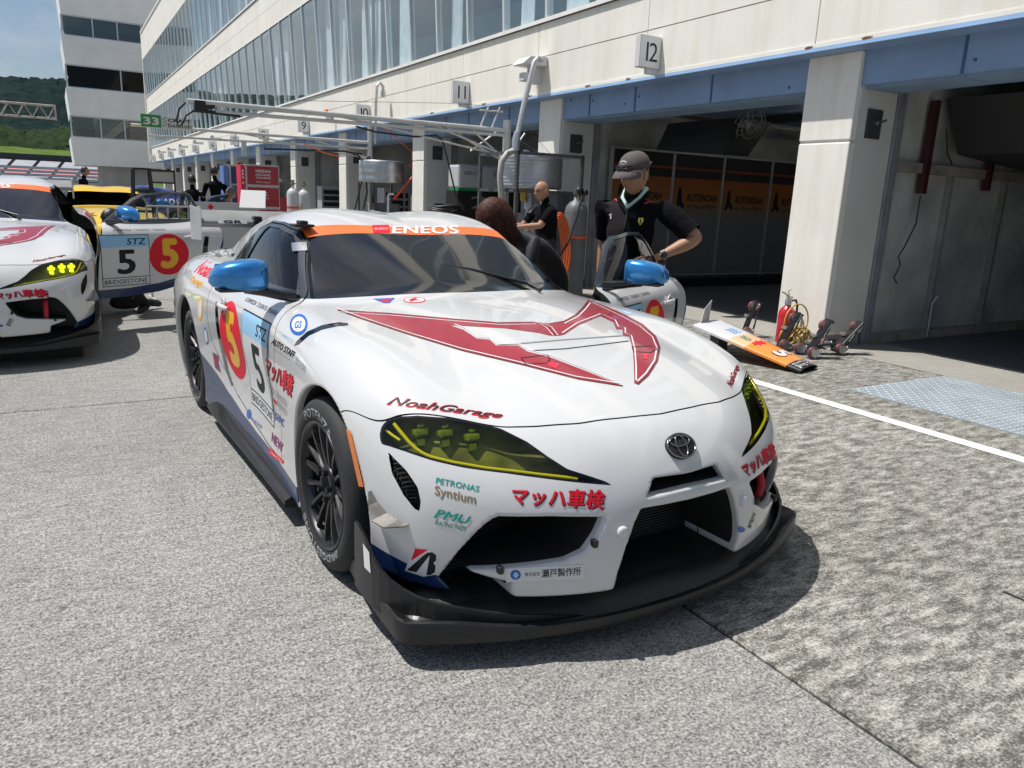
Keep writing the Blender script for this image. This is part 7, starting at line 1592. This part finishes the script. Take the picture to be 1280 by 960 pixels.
# ---- woman with brown hair bending into the car
def long_hair(o, Hm):
    b = MB(); r = random.Random(5); v, f = head_mesh(Matrix.Identity(4)); v = v[:31 * 44]; f = f[:30 * 44]
    nv = [Hm @ (p * 1.13 + Vector((-.012, 0, .006))) for p in v]; b.add(nv, [q for q in f if all((v[k].x < .035 or v[k].z > .05) for k in q)], True)
    H3 = Hm.to_3x3()
    for k in range(300):
        a = R(r.uniform(0, 360)); face_side = math.cos(a) > .55; L_ = r.uniform(.14, .24) * (.35 if face_side else 1); pts = []
        for th in (6, 26, 46, 66, 86 if not face_side else 72):
            t = R(th); j_ = r.uniform(.99, 1.06); pts.append(Hm @ Vector((math.sin(t) * math.cos(a) * .112 * j_ - .01, math.sin(t) * math.sin(a) * .093 * j_, math.cos(t) * .128 * j_)))
        c = pts[-1]; out_ = H3 @ Vector((math.cos(a), math.sin(a), 0))
        for q in range(4): c = c + (H3 @ Vector((0, 0, -1))) * L_ * .13 + Vector((0, 0, -1)) * L_ * .14 + out_ * (.008 - .005 * q); pts.append(c)
        b.tube(pts, [.005, .008, .009, .009, .009, .009, .008, .006, .002], 5)
    b.build('hair', M_hairr, o)
person('woman with reddish brown hair in a dark coat bending towards the car roof', (3.02, 4.72, 0), R(186),
    dict(pelvis=(-.12, 0, .90), waist=(.0, 0, 1.00), chest=(.16, 0, 1.08), neck=(.30, 0, 1.16), nape=(.36, 0, 1.19), ls=(.20, .16, 1.10), le=(.32, .22, .85), lw=(.52, .12, .80), rs=(.20, -.16, 1.10), re=(.32, -.22, .86), rw=(.52, -.14, .80), lh=(-.12, .09, .88), rh=(-.12, -.09, .88), lk=(-.03, .1, .47), la=(-.12, .1, .09), lt=(.02, .11, .04), rk=(-.03, -.1, .47), ra=(-.12, -.1, .09), rt=(.02, -.11, .04)),
    mat('dark padded coat', (.014, .013, .014), .7, var=.3, scale=12), M_trous, .97, ((.44, 0, 1.245), (.78, -.15, -.60), (.6, 0, .8)), .98, 1.0, hair=long_hair)
# ---- mechanics farther along the pit road
person('mechanic in black standing far off on the left by the control tower', (.62, 24.0, 0), R(-20), {}, M_knit, M_trous, .5, None, 1.0, .97, 'far mechanics', 1, False, short_hair(M_hairb))
person('mechanic in a black shirt standing left of the blue tool cabinet', (3.08, 18.6, 0), R(100), dict(le=(.1, .24, 1.12), lw=(.28, .15, 1.08)), M_knit, M_trous, .5, None, 1.05, 1.02, 'far mechanics', 1, False, short_hair(M_hairb))
person('mechanic in navy overalls bending forward before the blue cabinet', (2.62, 16.8, 0), R(0), dict(pelvis=(-.1, 0, .9), waist=(0, 0, 1.0), chest=(.18, 0, 1.1), neck=(.33, 0, 1.17), nape=(.38, 0, 1.2), ls=(.25, .18, 1.1), le=(.38, .2, .85), lw=(.55, .12, .8), rs=(.25, -.18, 1.1), re=(.38, -.2, .85), rw=(.55, -.12, .8)), M_navyc, M_navyc, .8, ((.46, 0, 1.25), (.8, 0, -.6), (.6, 0, .8)), 1.1, 1.0, 'far mechanics', 1, False, short_hair(mat('grey hair', (.10, .10, .10), .7)))
person('mechanic in black seen from behind between the blue car and the cabinets', (2.62, 18.8, -.18), R(80), {}, M_knit, M_trous, .6, None, 1.1, 1.0, 'far mechanics', 1, False, short_hair(M_hairb))
# ---- mechanic crouching behind the open door of the left car, only the legs in view
person('mechanic in dark trousers crouching behind the open door of the left car', (.62, 9.15, 0), R(-150), dict(pelvis=(-.18, 0, .36), waist=(-.15, 0, .5), chest=(-.02, 0, .64), neck=(.08, 0, .80), nape=(.12, 0, .86), ls=(.02, .18, .74), le=(.2, .22, .52), lw=(.38, .15, .5), rs=(.02, -.18, .74), re=(.2, -.22, .52), rw=(.38, -.15, .5),
    lh=(-.16, .1, .34), lk=(.22, .16, .40), la=(-.05, .15, .09), lt=(.12, .16, .04), rh=(-.16, -.1, .34), rk=(.16, -.15, .10), ra=(-.28, -.13, .08), rt=(-.42, -.13, .05)), M_knit, M_trous, .9, ((.17, 0, .98), (.9, 0, -.4), (.4, 0, .9)), 1.1, 1.0, hair=short_hair(M_hairb))
